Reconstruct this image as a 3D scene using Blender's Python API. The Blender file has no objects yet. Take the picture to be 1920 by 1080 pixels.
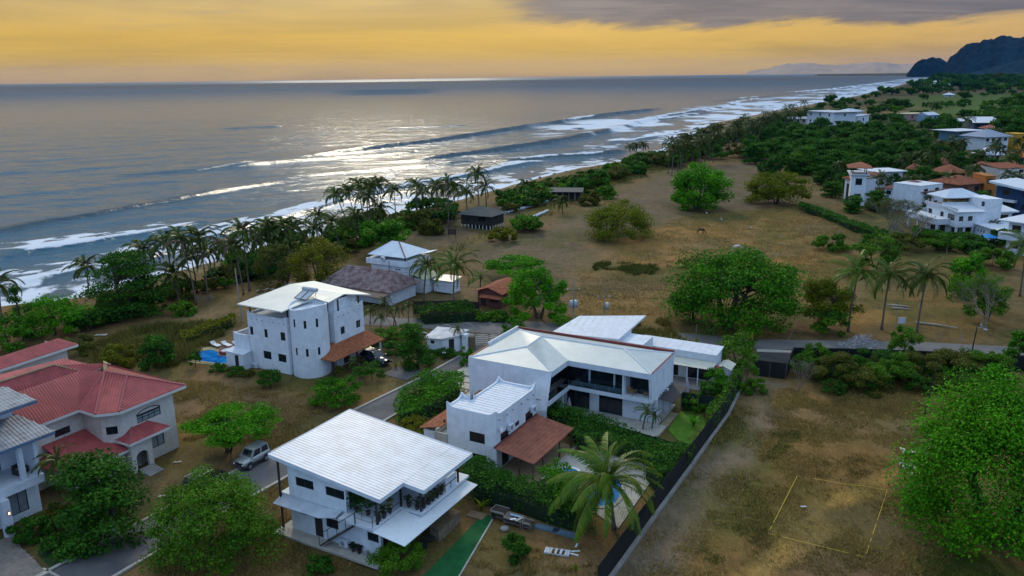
import bpy, bmesh, math, random
import numpy as np
from mathutils import Vector, Matrix

SC = bpy.context.scene
COL = SC.collection
R = math.radians
rnd = random.Random(7)

# ------------------------------------------------------------------ camera
FPX = 1500.0; CAMH = 36.0; ROLL = math.atan(.0129); PITCH = math.atan(397/1500.0)
cp, sp, cr, sr = math.cos(PITCH), math.sin(PITCH), math.cos(ROLL), math.sin(ROLL)
FWD = np.array([0, cp, -sp]); _u0 = np.array([0, sp, cp]); _r0 = np.array([1., 0, 0])
CR = _r0*cr - _u0*sr; CU = _u0*cr + _r0*sr
CAMP = np.array([0, 0, CAMH])
cam = bpy.data.cameras.new("camera"); camo = bpy.data.objects.new("camera", cam); COL.objects.link(camo)
cam.sensor_width = 36.0; cam.lens = 36.0*FPX/1920.0; cam.clip_start = .5; cam.clip_end = 120000
m = Matrix.Identity(4)
for i in range(3):
    m[i][0], m[i][1], m[i][2], m[i][3] = CR[i], CU[i], -FWD[i], CAMP[i]
camo.matrix_world = m
SC.camera = camo

# ------------------------------------------------------------------ sky, sun, exposure
SUN_AZ, SUN_EL = R(-8.5), R(28.0)
SC.view_settings.view_transform = 'Standard'; SC.view_settings.look = 'None'
SC.view_settings.exposure = 0.08; SC.view_settings.gamma = 1.0; SC.view_settings.use_curve_mapping = False
W = bpy.data.worlds.new("World"); SC.world = W; W.use_nodes = True
nt = W.node_tree; nt.nodes.clear()
class NB:
    """tiny node builder"""
    def __init__(s, nt): s.nt = nt
    def n(s, t, **k):
        o = s.nt.nodes.new(t)
        for a, b in k.items(): setattr(o, a, b)
        return o
    def l(s, a, b): s.nt.links.new(a, b)
    def put(s, sock, v):
        if hasattr(v, 'is_output'): s.l(v, sock)
        elif v is not None: sock.default_value = v
    def math(s, op, a, b=None, c=None, clamp=False):
        o = s.n('ShaderNodeMath', operation=op, use_clamp=clamp)
        s.put(o.inputs[0], a); s.put(o.inputs[1], b)
        if c is not None: s.put(o.inputs[2], c)
        return o.outputs[0]
    def mr(s, v, a, b, c=0., d=1., smooth=True):
        o = s.n('ShaderNodeMapRange'); o.interpolation_type = 'SMOOTHSTEP' if smooth else 'LINEAR'
        s.put(o.inputs[0], v)
        for i, x in enumerate((a, b, c, d)): s.put(o.inputs[i+1], x)
        return o.outputs[0]
    def mix(s, f, a, b, blend='MIX'):
        o = s.n('ShaderNodeMix', data_type='RGBA', blend_type=blend)
        s.put(o.inputs[0], f); s.put(o.inputs[6], a); s.put(o.inputs[7], b)
        return o.outputs[2]
    def ramp(s, v, stops, interp='LINEAR'):
        o = s.n('ShaderNodeValToRGB'); s.put(o.inputs[0], v); e = o.color_ramp.elements
        o.color_ramp.interpolation = interp
        while len(e) < len(stops): e.new(.5)
        for x, (p, c) in zip(e, stops): x.position = p; x.color = (*c, 1) if len(c) == 3 else c
        return o.outputs[0]
    def noise(s, vec, scale, detail=4., rough=.55, dist=0., out=0, w=None):
        o = s.n('ShaderNodeTexNoise'); s.put(o.inputs['Vector'], vec)
        o.inputs['Scale'].default_value = scale; o.inputs['Detail'].default_value = detail
        o.inputs['Roughness'].default_value = rough; o.inputs['Distortion'].default_value = dist
        return o.outputs[out]
    def mapping(s, vec, scale=(1, 1, 1), loc=(0, 0, 0), rot=(0, 0, 0)):
        o = s.n('ShaderNodeMapping'); s.l(vec, o.inputs[0]); o.inputs['Scale'].default_value = scale
        o.inputs['Location'].default_value = loc; o.inputs['Rotation'].default_value = rot
        return o.outputs[0]
def c3(*c): return (*c, 1.0)
wb = NB(nt)
tc = wb.n('ShaderNodeTexCoord').outputs['Generated']
sep = wb.n('ShaderNodeSeparateXYZ'); wb.l(tc, sep.inputs[0]); dx, dy, dz = sep.outputs
zc = wb.math('MAXIMUM', dz, 0.0)
hl = wb.math('SQRT', wb.math('ADD', wb.math('MULTIPLY', dx, dx), wb.math('MULTIPLY', dy, dy)))
cosaz = wb.math('DIVIDE', wb.math('ADD', wb.math('MULTIPLY', dx, math.sin(SUN_AZ)), wb.math('MULTIPLY', dy, math.cos(SUN_AZ))), wb.math('MAXIMUM', hl, .0001))
zs = wb.math('SQRT', zc)      # finer near the horizon
sunset = wb.ramp(zs, [(0.0, (.56, .37, .13)), (.10, (.67, .44, .105)), (.22, (.68, .42, .05)), (.30, (.54, .38, .13)), (.345, (.36, .34, .29)), (.41, (.25, .32, .40)), (.54, (.28, .39, .53)), (.72, (.58, .70, .86)), (1.0, (.64, .82, 1.04))])
anti = wb.ramp(zs, [(0.0, (.20, .36, .62)), (.25, (.22, .45, .90)), (.5, (.38, .66, 1.10)), (1.0, (.64, .82, 1.04))])
side = wb.ramp(zs, [(0.0, (.52, .34, .16)), (.20, (.55, .34, .11)), (.31, (.44, .35, .26)), (.40, (.27, .33, .41)), (.54, (.32, .43, .57)), (.72, (.60, .72, .88)), (1.0, (.64, .82, 1.04))])
fa = wb.mr(cosaz, -.1, .72); fb = wb.mr(cosaz, .72, .93)
skyc = wb.mix(fb, wb.mix(fa, anti, side), sunset)
# clouds: one broken deck seen in plan, denser to the right of the sunset
inv = wb.math('DIVIDE', 1.0, wb.math('ADD', zc, .06))
cx = wb.math('MULTIPLY', dx, inv); cy = wb.math('MULTIPLY', dy, inv)
cmb = wb.n('ShaderNodeCombineXYZ'); wb.l(cx, cmb.inputs[0]); wb.l(cy, cmb.inputs[1])
n1 = wb.noise(wb.mapping(cmb.outputs[0], (.9, .55, 1), (3.2, 1.7, 0)), 1.1, 8, .62, .4)
n2 = wb.noise(wb.mapping(cmb.outputs[0], (.5, 1.4, 1), (7.7, 2.1, 0)), 1.6, 7, .6, .6)
azx = wb.math('DIVIDE', dx, wb.math('MAXIMUM', hl, .0001))
edge = wb.math('ADD', wb.math('MULTIPLY', wb.math('SUBTRACT', n1, .5), .055), zc)
edge2 = wb.math('ADD', edge, wb.math('MULTIPLY', wb.mr(azx, .02, .12), .012))
deck = wb.math('MULTIPLY', wb.mr(edge2, .058, .074), wb.mr(wb.math('ADD', azx, wb.math('MULTIPLY', wb.math('SUBTRACT', n1, .5), .12)), -.02, .05))
deck = wb.math('MULTIPLY', deck, wb.mr(zc, .20, .11))
dcol = wb.mix(wb.mr(n2, .35, .7), c3(.095, .10, .135), c3(.19, .172, .185))
wisp = wb.math('MULTIPLY', wb.mr(n2, .55, .74), wb.math('MULTIPLY', wb.mr(zc, .035, .07), wb.mr(zc, .25, .12)))
mot = wb.noise(wb.mapping(tc, (2.2, 2.2, 26)), 1.0, 6, .62, .5)
skyc = wb.mix(wb.math('MULTIPLY', wb.mr(mot, .35, .75), wb.mr(zc, .25, .1)), skyc, wb.mix(1.0, skyc, c3(.70, .72, .80), 'MULTIPLY'))
skyc = wb.mix(wb.math('MULTIPLY', wisp, .55), skyc, c3(.36, .27, .18))
skyc = wb.mix(wb.math('MULTIPLY', deck, .93), skyc, dcol)
# bright rim just under the deck
rim = wb.math('MULTIPLY', wb.mr(edge2, .034, .056), wb.math('MULTIPLY', wb.mr(edge2, .072, .060), wb.mr(azx, -.10, .1)))
skyc = wb.mix(wb.math('MULTIPLY', rim, .35), skyc, c3(.80, .50, .13))
sky = wb.n('ShaderNodeTexSky'); sky.sky_type = 'NISHITA'; sky.sun_disc = False
sky.sun_elevation = SUN_EL; sky.sun_rotation = SUN_AZ; sky.dust_density = 2.5; sky.air_density = 1.2
tot = wb.mix(.06, wb.mix(1.0, skyc, c3(10.0, 10.0, 10.0), 'MULTIPLY'), sky.outputs[0])
bg = wb.n('ShaderNodeBackground'); wb.l(tot, bg.inputs[0]); bg.inputs[1].default_value = .103
wo = wb.n('ShaderNodeOutputWorld'); wb.l(bg.outputs[0], wo.inputs[0])
W.cycles.sampling_method = 'MANUAL'; W.cycles.sample_map_resolution = 1024

sl = bpy.data.lights.new("sun", 'SUN'); sl.energy = 1.6; sl.angle = R(11); sl.color = (1.0, .87, .64)
so = bpy.data.objects.new("sun", sl); COL.objects.link(so)
sd = Vector((math.sin(SUN_AZ)*math.cos(SUN_EL), math.cos(SUN_AZ)*math.cos(SUN_EL), math.sin(SUN_EL)))
so.rotation_euler = sd.to_track_quat('Z', 'Y').to_euler(); so.location = (0, 200, 150)
cy_ = SC.cycles
cy_.max_bounces = 6; cy_.diffuse_bounces = 3; cy_.glossy_bounces = 3; cy_.transmission_bounces = 3; cy_.volume_bounces = 0
cy_.use_denoising = True

# ------------------------------------------------------------------ projecting plan positions (survey of the photograph)
def at(px, py, z=0.0):
    d = FWD*FPX + CR*(px-960) + CU*(540-py)
    return CAMP + d*((z-CAMH)/d[2])
def ppm(p): return FPX/((np.array(p)-CAMP) @ FWD)
def zat(xy, py):
    lo, hi = -6., 400.
    for _ in range(50):
        q = (lo+hi)/2; v = np.array([xy[0], xy[1], q])-CAMP
        if 540-FPX*(v@CU)/(v@FWD) > py: lo = q
        else: hi = q
    return q

# ------------------------------------------------------------------ materials
MATS = {}
def pmat(name, col, rough=.7, var=.18, vscale=1.5, bump=0., bscale=8., metal=0., spec=.3, col2=None, streak=0., attr=None, trans=0., coat=0.):
    """Principled material with noise-driven colour variation in object space"""
    if name in MATS: return MATS[name]
    mt = bpy.data.materials.new(name); mt.use_nodes = True; t = mt.node_tree; t.nodes.clear(); b = NB(t)
    p = b.n('ShaderNodeBsdfPrincipled'); o = b.n('ShaderNodeOutputMaterial')
    p.inputs['Roughness'].default_value = rough; p.inputs['Metallic'].default_value = metal
    p.inputs['Specular IOR Level'].default_value = spec; p.inputs['Coat Weight'].default_value = coat
    co = b.n('ShaderNodeTexCoord').outputs['Object']
    if attr:
        base = b.n('ShaderNodeAttribute', attribute_name=attr).outputs['Color']
    else: base = c3(*col)
    dark = c3(*(x*(1-var) for x in col)) if col2 is None else c3(*col2)
    nz = b.noise(co, vscale, 5, .6)
    if attr:
        c = b.mix(b.mr(nz, .3, .7, 0., var), base, b.mix(1., base, c3(.55, .55, .55), 'MULTIPLY'))
    else:
        c = b.mix(b.mr(nz, .32, .68), base, dark)
    if streak:
        sn = b.noise(b.mapping(co, (1, 1, .12)), 2.2, 5, .65)
        c = b.mix(b.mr(sn, .52, .8, 0., streak), c, c3(col[0]*.55, col[1]*.53, col[2]*.5))
    b.put(p.inputs['Base Color'], c)
    if bump:
        bn = b.n('ShaderNodeBump'); bn.inputs['Strength'].default_value = bump; bn.inputs['Distance'].default_value = .05
        b.l(b.noise(co, bscale, 4, .6), bn.inputs['Height']); b.l(bn.outputs[0], p.inputs['Normal'])
    if trans:
        tr = b.n('ShaderNodeBsdfTranslucent'); b.put(tr.inputs[0], c)
        mx = b.n('ShaderNodeMixShader'); mx.inputs[0].default_value = trans
        b.l(p.outputs[0], mx.inputs[1]); b.l(tr.outputs[0], mx.inputs[2]); b.l(mx.outputs[0], o.inputs[0])
    else: b.l(p.outputs[0], o.inputs[0])
    MATS[name] = mt
    return mt
WHITE = lambda: pmat('white_stucco', (.70, .74, .80), .85, .16, 1.0, .25, 14, streak=.5)
WHITE2 = lambda: pmat('white_paint', (.62, .66, .72), .6, .13, 1.1, streak=.28)
CREAM = lambda: pmat('cream_stucco', (.60, .56, .52), .9, .16, 1.6, .4, 10, streak=.35)
ROOFW = lambda: pmat('white_sheet_roofing', (.54, .585, .65), .45, .2, .7, spec=.35, streak=.4)
ROOFG = lambda: pmat('pale_grey_sheet_roofing', (.60, .62, .58), .45, .10, .7, spec=.5)
ROOFR = lambda: pmat('red_painted_sheet_roofing', (.42, .080, .078), .6, .28, .9, spec=.4)
TERRA = lambda: pmat('terracotta_tile', (.40, .135, .06), .85, .42, 2.6, .3, 9)
TERRA2 = lambda: pmat('old_terracotta_tile', (.36, .13, .08), .9, .3, 1.4, .3, 9)
BLACKM = lambda: pmat('black_metal', (.018, .018, .02), .45, .1, 3, spec=.4)
DARKW = lambda: pmat('dark_window_frame', (.022, .020, .022), .5, .1, 3)
GLASS = lambda: pmat('dark_glass', (.012, .018, .026), .07, .2, .6, spec=.8)
GLASSB = lambda: pmat('bluish_glass', (.05, .10, .14), .08, .3, .5, spec=.8)
CURT = lambda: pmat('curtained_glass', (.26, .30, .33), .12, .25, 1.5, spec=.7)
CONC = lambda: pmat('concrete', (.30, .28, .26), .9, .28, .9, .3, 6)
CONCL = lambda: pmat('pale_concrete', (.44, .41, .36), .9, .22, .8, .3, 6)
ASPH = lambda: pmat('asphalt', (.085, .082, .09), .9, .35, .35, .35, 30, col2=(.13, .125, .125))
WOOD = lambda: pmat('brown_wood', (.14, .075, .04), .75, .3, 3, .3, 12)
DARKWOOD = lambda: pmat('dark_wood', (.040, .030, .026), .85, .35, 2, .3, 10)
THATCH = lambda: pmat('grey_thatch_tile', (.17, .12, .13), .95, .45, 1.4, .5, 7, col2=(.30, .25, .25))
BARK = lambda: pmat('palm_bark', (.15, .12, .095), .95, .3, 2, .5, 12)
BARK2 = lambda: pmat('tree_bark', (.075, .058, .042), .95, .3, 2, .5, 12)
LEAF = lambda: pmat('leaf', (.05, .1, .02), .6, .3, .35, attr='col', trans=.25, spec=.10)
FROND = lambda: pmat('palm_frond', (.05, .1, .02), .5, .2, .6, attr='col', trans=.2, spec=.2)
GRASSM = lambda: pmat('grass_blade', (.1, .1, .03), .8, .2, .5, attr='col', trans=.15, spec=.1)
RUBBER = lambda: pmat('tyre_rubber', (.015, .015, .016), .85, .1)
CHROME = lambda: pmat('bright_metal', (.55, .56, .58), .3, .1, 2, metal=.9)
GREYM = lambda: pmat('grey_metal', (.30, .31, .33), .5, .2, 2, metal=.3)
SHADE = lambda: pmat('black_shade_cloth', (.014, .016, .016), .9, .35, .8)
SHADEG = lambda: pmat('dark_green_shade_cloth', (.012, .026, .024), .9, .35, .8)

# ------------------------------------------------------------------ mesh building
class MB:
    def __init__(s): s.v = []; s.f = []
    def add(s, vs, fs):
        k = len(s.v); s.v.extend(tuple(map(float, q)) for q in vs); s.f.extend(tuple(i+k for i in f) for f in fs)
    def box(s, x0, x1, y0, y1, z0, z1):
        s.add([(x0, y0, z0), (x1, y0, z0), (x1, y1, z0), (x0, y1, z0), (x0, y0, z1), (x1, y0, z1), (x1, y1, z1), (x0, y1, z1)],
              [(0, 3, 2, 1), (4, 5, 6, 7), (0, 1, 5, 4), (1, 2, 6, 5), (2, 3, 7, 6), (3, 0, 4, 7)])
        return s
    def prism(s, pts, z0, z1):
        n = len(pts)
        s.add([(*p, z0) for p in pts]+[(*p, z1) for p in pts],
              [tuple(range(n-1, -1, -1)), tuple(range(n, 2*n))]+[(i, (i+1) % n, n+(i+1) % n, n+i) for i in range(n)])
        return s
    def slab(s, pts, th):
        """3-D polygon (top) extruded straight down"""
        n = len(pts)
        s.add([(p[0], p[1], p[2]-th) for p in pts]+list(pts),
              [tuple(range(n-1, -1, -1)), tuple(range(n, 2*n))]+[(i, (i+1) % n, n+(i+1) % n, n+i) for i in range(n)])
        return s
    def poly(s, pts): s.add(pts, [tuple(range(len(pts)))]); return s
    def tube(s, path, rad, n=6, cap=True):
        path = [np.array(p, float) for p in path]
        if not hasattr(rad, '__len__'): rad = [rad]*len(path)
        rings = []; k = len(s.v)
        for i, p in enumerate(path):
            d = path[min(i+1, len(path)-1)]-path[max(i-1, 0)]; d = d/(np.linalg.norm(d)+1e-9)
            a = np.cross(d, [0, 0, 1.] if abs(d[2]) < .9 else [1., 0, 0]); a /= np.linalg.norm(a); c = np.cross(d, a)
            for j in range(n):
                t = 2*math.pi*j/n
                s.v.append(tuple(p+(a*math.cos(t)+c*math.sin(t))*rad[i]))
        for i in range(len(path)-1):
            for j in range(n):
                s.f.append((k+i*n+j, k+i*n+(j+1) % n, k+(i+1)*n+(j+1) % n, k+(i+1)*n+j))
        if cap:
            s.f.append(tuple(k+j for j in range(n-1, -1, -1))); e = k+(len(path)-1)*n
            s.f.append(tuple(e+j for j in range(n)))
        return s
    def lathe(s, prof, n=10, c=(0, 0, 0)):
        k = len(s.v)
        for r, z in prof:
            for j in range(n):
                t = 2*math.pi*j/n; s.v.append((c[0]+r*math.cos(t), c[1]+r*math.sin(t), c[2]+z))
        for i in range(len(prof)-1):
            for j in range(n): s.f.append((k+i*n+j, k+i*n+(j+1) % n, k+(i+1)*n+(j+1) % n, k+(i+1)*n+j))
        s.f.append(tuple(k+j for j in range(n-1, -1, -1))); e = k+(len(prof)-1)*n; s.f.append(tuple(e+j for j in range(n)))
        return s
    def wall(s, p0, p1, z0, z1, op=(), depth=.18, ztop=None):
        """outer skin of a wall from p0 to p1 (inside on the left) with recessed openings (s0,s1,a,b)"""
        p0 = np.array(p0, float); p1 = np.array(p1, float); L = np.linalg.norm(p1-p0); d = (p1-p0)/L; nin = np.array([-d[1], d[0]])
        xs = sorted({0., L, *[o[0] for o in op], *[o[1] for o in op]}); zs_ = sorted({z0, z1, *[o[2] for o in op], *[o[3] for o in op]})
        def pt(a, z, i=0.):
            q = p0+d*a+nin*i; return (q[0], q[1], z)
        for i in range(len(xs)-1):
            for j in range(len(zs_)-1):
                mx_, mz = (xs[i]+xs[i+1])/2, (zs_[j]+zs_[j+1])/2
                if any(o[0] < mx_ < o[1] and o[2] < mz < o[3] for o in op): continue
                s.add([pt(xs[i], zs_[j]), pt(xs[i+1], zs_[j]), pt(xs[i+1], zs_[j+1]), pt(xs[i], zs_[j+1])], [(0, 1, 2, 3)])
        for a, b, c, e in op:
            q = [pt(a, c), pt(b, c), pt(b, e), pt(a, e), pt(a, c, depth), pt(b, c, depth), pt(b, e, depth), pt(a, e, depth)]
            s.add(q, [(0, 4, 5, 1), (1, 5, 6, 2), (2, 6, 7, 3), (3, 7, 4, 0)])
        return s
    def face(s, pts, spacing=.3, w=.05, h=.03, th=.12, course=None, jit=0.):
        """roof plane: polygon whose first edge is the eave, with ribs running up the slope clipped to it"""
        P = [np.array(p, float) for p in pts]; s.slab([tuple(p) for p in P], th)
        e = P[1]-P[0]; e /= np.linalg.norm(e)
        nrm = np.cross(P[1]-P[0], P[2]-P[0]); nrm /= np.linalg.norm(nrm)
        if nrm[2] < 0: nrm = -nrm
        up = np.cross(nrm, e)
        A = [((p-P[0])@e, (p-P[0])@up) for p in P]
        lo = min(a[0] for a in A); hi = max(a[0] for a in A); x = lo+spacing*.5
        while x < hi:
            ys = []
            for i in range(len(A)):
                (x0, y0), (x1, y1) = A[i], A[(i+1) % len(A)]
                if (x0 <= x < x1) or (x1 <= x < x0): ys.append(y0+(y1-y0)*(x-x0)/(x1-x0))
            ys.sort()
            for k in range(0, len(ys)-1, 2):
                a, b = ys[k], ys[k+1]
                if b-a < .05: continue
                cuts = [(a, b)] if not course else [(a+i*course, min(b, a+(i+1)*course)) for i in range(int(math.ceil((b-a)/course)))]
                for (c0, c1) in cuts:
                    if c1-c0 < .02: continue
                    jx = (rnd.random()-.5)*jit; hh = h*(1+(rnd.random()-.5)*jit*8)
                    q0 = P[0]+e*(x+jx)+up*c0; q1 = P[0]+e*(x+jx)+up*c1
                    l0 = .5 if course else 0.
                    s.add([q0-e*w*.5, q0-e*w*.25+nrm*hh, q0+e*w*.25+nrm*hh, q0+e*w*.5, q1-e*w*.5, q1-e*w*.25+nrm*hh*(1-l0), q1+e*w*.25+nrm*hh*(1-l0), q1+e*w*.5],
                          [(0, 4, 5, 1), (1, 5, 6, 2), (2, 6, 7, 3), (0, 1, 2, 3)])
            x += spacing
        return s
    def build(s, name, mat, parent=None, smooth=False, kind=None, loc=None):
        me = bpy.data.meshes.new(name); me.from_pydata(s.v, [], s.f); me.update()
        if mat: me.materials.append(mat)
        if smooth: me.shade_smooth()
        o = bpy.data.objects.new(name, me); COL.objects.link(o)
        if parent: o.parent = parent
        if loc is not None: o.location = loc
        if kind: o['kind'] = kind
        return o
def npmesh(name, V, Q, mat=None, col=None, smooth=False):
    """fast mesh from numpy quads/tris"""
    me = bpy.data.meshes.new(name); V = np.asarray(V, np.float32); Q = np.asarray(Q, np.int32); k = Q.shape[1]
    me.vertices.add(len(V)); me.vertices.foreach_set('co', V.ravel())
    me.loops.add(Q.size); me.loops.foreach_set('vertex_index', Q.ravel())
    me.polygons.add(len(Q)); me.polygons.foreach_set('loop_start', np.arange(0, Q.size, k, dtype=np.int32))
    me.polygons.foreach_set('loop_total', np.full(len(Q), k, np.int32))
    me.update(calc_edges=True)
    if col is not None:
        a = me.color_attributes.new('col', 'FLOAT_COLOR', 'POINT'); c = np.ones((len(V), 4), np.float32); c[:, :3] = col
        a.data.foreach_set('color', c.ravel())
    if mat: me.materials.append(mat)
    if smooth: me.shade_smooth()
    return me
def mobj(name, me, parent=None, loc=None, rot=None, scale=None, kind=None):
    o = bpy.data.objects.new(name, me); COL.objects.link(o)
    if parent: o.parent = parent
    if loc is not None: o.location = loc
    if rot is not None: o.rotation_euler = rot
    if scale is not None: o.scale = scale if hasattr(scale, '__len__') else (scale,)*3
    if kind: o['kind'] = kind
    return o
def tag(o, label, cat, group=None, kind=None):
    o['label'] = label; o['category'] = cat
    if group: o['group'] = group
    if kind: o['kind'] = kind
    return o
def thing(name, label, cat, loc=(0, 0, 0), rz=0., group=None, scale=1.):
    o = bpy.data.objects.new(name, None); COL.objects.link(o); o.location = loc; o.rotation_euler = (0, 0, rz)
    o.empty_display_size = .2
    if scale != 1.: o.scale = (scale,)*3
    return tag(o, label, cat, group)
def copy_thing(src, loc, rz=None, label=None, group=None, scale=None):
    r = src.copy(); COL.objects.link(r); r.location = loc
    if rz is not None: r.rotation_euler = (0, 0, rz)
    if scale: r.scale = scale if hasattr(scale, '__len__') else (scale,)*3
    if label: r['label'] = label
    if group: r['group'] = group
    for ch in src.children:
        c = ch.copy(); COL.objects.link(c); c.parent = r
        for g in ch.children:
            d = g.copy(); COL.objects.link(d); d.parent = c
    return r
GR = R(-29)      # the street grid all the houses near the lane share
def frame(px, py, z, t=29):
    p = at(px, py, z); return (p[0], p[1], 0.)
def window(parent, p0, p1, a, b, z0, z1, mull=1, rail=0, fm=None, gm=None, inset=.10, bar=.06, name='window'):
    """frame (part) and pane (sub-part) set back in a wall from p0 to p1"""
    p0 = np.array(p0, float); p1 = np.array(p1, float); d = (p1-p0)/np.linalg.norm(p1-p0); nin = np.array([-d[1], d[0]])
    f = MB(); g = MB()
    def bx(s0, s1, c0, c1, i0, i1, mb):
        q = [p0+d*s0+nin*i0, p0+d*s1+nin*i0, p0+d*s1+nin*i1, p0+d*s0+nin*i1]; mb.prism([tuple(x) for x in q], c0, c1)
    i0, i1 = inset-.04, inset+.04
    bx(a, b, z0, z0+bar, i0, i1, f); bx(a, b, z1-bar, z1, i0, i1, f)
    bx(a, a+bar, z0+bar, z1-bar, i0, i1, f); bx(b-bar, b, z0+bar, z1-bar, i0, i1, f)
    for k in range(mull):
        x = a+(b-a)*(k+1)/(mull+1); bx(x-bar/2, x+bar/2, z0+bar, z1-bar, i0, i1, f)
    for k in range(rail):
        zz = z0+(z1-z0)*(k+1)/(rail+1); bx(a+bar, b-bar, zz-bar/2, zz+bar/2, i0+.005, i1-.005, f)
    bx(a+bar, b-bar, z0+bar, z1-bar, inset-.012, inset+.012, g)
    fo = f.build(name, fm or DARKW(), parent); g.build('pane', gm or GLASS(), fo)
    return fo
def walls(parent, poly, z0, z1, ops=None, mat=None, name='wall', depth=.2, cap=True):
    """closed outline (counter-clockwise) of wall skins with openings per edge; windows fitted from the same list:
    ops[edge] = [(s0,s1,z0,z1,kind)]"""
    ops = ops or {}; mb = MB(); n = len(poly)
    for i in range(n):
        o = [q[:4] for q in ops.get(i, [])]
        mb.wall(poly[i], poly[(i+1) % n], z0, z1, o, depth)
    if cap: mb.poly([(*p, z1) for p in poly])
    w = mb.build(name, mat or WHITE(), parent)
    for i, l in ops.items():
        for q in l:
            k = q[4] if len(q) > 4 else 'w'
            p0, p1 = poly[i], poly[(i+1) % n]
            if k == 'w': window(parent, p0, p1, *q[:4])
            elif k == 'w0': window(parent, p0, p1, *q[:4], mull=0)
            elif k == 'w2': window(parent, p0, p1, *q[:4], mull=2)
            elif k == 'c': window(parent, p0, p1, *q[:4], gm=CURT())
            elif k == 'c3': window(parent, p0, p1, *q[:4], mull=3, rail=1, gm=CURT())
            elif k == 'd': window(parent, p0, p1, *q[:4], mull=0, name='door', gm=DARKWOOD())
            elif k == 'g': window(parent, p0, p1, *q[:4], mull=2, gm=GLASS(), name='glass_door')
            elif k == 'b': window(parent, p0, p1, *q[:4], mull=1, gm=GLASSB())
    return w
# ================================================================== ground, sea, roads
nrng = np.random.default_rng(11)
def vnoise(x, y, sc, seed=0):
    """smooth value noise, numpy"""
    x = x/sc+seed*17.3; y = y/sc-seed*9.1
    xi = np.floor(x); yi = np.floor(y); fx = x-xi; fy = y-yi; fx = fx*fx*(3-2*fx); fy = fy*fy*(3-2*fy)
    def h(a, b):
        v = np.sin(a*127.1+b*311.7+seed*3.7)*43758.5453; return v-np.floor(v)
    return (h(xi, yi)*(1-fx)+h(xi+1, yi)*fx)*(1-fy)+(h(xi, yi+1)*(1-fx)+h(xi+1, yi+1)*fx)*fy
def fbm(x, y, sc, seed=0, o=4):
    t = 0; a = .5; n = 0
    for i in range(o):
        t = t+a*vnoise(x, y, sc/2**i, seed+i*5); n += a; a *= .55
    return t/n
def segdist(X, Y, line):
    """distance to a polyline and side (positive = left of travel)"""
    best = np.full(X.shape, 1e9); side = np.zeros(X.shape); along = np.zeros(X.shape); acc = 0.
    for (a, b) in zip(line[:-1], line[1:]):
        dx_, dy_ = b[0]-a[0], b[1]-a[1]; L2 = dx_*dx_+dy_*dy_+1e-9
        t = np.clip(((X-a[0])*dx_+(Y-a[1])*dy_)/L2, 0, 1)
        ex, ey = X-a[0]-t*dx_, Y-a[1]-t*dy_; d = np.hypot(ex, ey)
        s = np.sign(dx_*(Y-a[1])-dy_*(X-a[0])); m_ = d < best
        best = np.where(m_, d, best); side = np.where(m_, s, side); along = np.where(m_, acc+t*math.sqrt(L2), along)
        acc += math.sqrt(L2)
    return best, side, along
def pdist(X, Y, poly):
    """signed distance to a polygon, negative inside"""
    ins = np.zeros(X.shape, bool); n = len(poly)
    for i in range(n):
        (x0, y0), (x1, y1) = poly[i], poly[(i+1) % n]
        c = ((y0 > Y) != (y1 > Y)) & (X < (x1-x0)*(Y-y0)/(y1-y0+1e-12)+x0); ins ^= c
    d, _, _ = segdist(X, Y, list(poly)+[poly[0]])
    return np.where(ins, -d, d)
def px2(pts, z=0.): return [tuple(at(*p, z)[:2]) for p in pts]
SEAZ = -1.6
COAST = [(-420, -260), (-190, 40), (-130, 108)]+px2([(0, 574), (60, 566), (120, 562), (160, 552), (260, 522), (400, 488), (480, 468), (650, 425), (760, 396), (830, 380), (945, 350), (1060, 319), (1165, 302), (1230, 288), (1330, 232), (1480, 203), (1600, 181), (1700, 156), (1745, 145)], SEAZ)+[(3600, 7600), (3300, 9000), (5200, 14000), (20000, 60000)]
def coastd(X, Y):
    d, s, a = segdist(X, Y, COAST); return np.where(s > 0, d, -d), a   # positive = seaward (left of travel)
LANE_UL = [(-5.3, 104.8), (-6.8, 100.8), (-11.5, 92.4), (-17.6, 83.2), (-22.4, 75.6), (-26.6, 68.6), (-30.8, 61.1), (-35.6, 52.9), (-40, 45)]
LANE_LR = [(-1.4, 104.8), (-3.6, 97.5), (-7.9, 91.0), (-13.0, 82.3), (-17.2, 74.9), (-21.4, 68.0), (-25.2, 61.6), (-30.0, 53.2), (-34.5, 45)]
ROAD_T = px2([(560, 585), (682, 592), (760, 597), (940, 600), (1060, 606), (1425, 637), (1725, 641), (1886, 650), (2080, 661)])
ROAD_B = px2([(520, 608), (640, 608), (745, 612), (937, 627), (1060, 634), (1425, 655), (1725, 658), (1886, 665), (2080, 676)])
# --- ground sheet: rings round the viewpoint, fine near, coarse far
na, nr = 560, 470
az = np.linspace(R(-62), R(62), na); rr = 36*np.exp(np.linspace(0, math.log(24000/36), nr))
rr = np.concatenate([[6], rr]); nr += 1
A, RR = np.meshgrid(az, rr); X = np.sin(A)*RR; Y = np.cos(A)*RR
cd, ca = coastd(X, Y)
S = lambda v, a, b: np.clip((v-a)/(b-a), 0, 1)**2*(3-2*np.clip((v-a)/(b-a), 0, 1))
N1 = fbm(X, Y, 9, 1); N2 = fbm(X, Y, 2.6, 2); N3 = fbm(X, Y, 40, 3); N4 = fbm(X, Y, 300, 4)
def C(*c): return np.array(c)
colr = np.ones(X.shape+(3,))*C(.155, .112, .066)
def lay(c, w):
    global colr
    w = np.clip(w, 0, 1)[..., None]; colr = colr*(1-w)+C(*c)*w
def area(px, c, soft=2.5, amt=1., wob=3.):
    d = pdist(X, Y, px2(px))+(N1-.5)*wob*3+(N2-.5)*wob*1.8
    lay(c, (1-S(d, -soft, soft))*amt)
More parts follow.
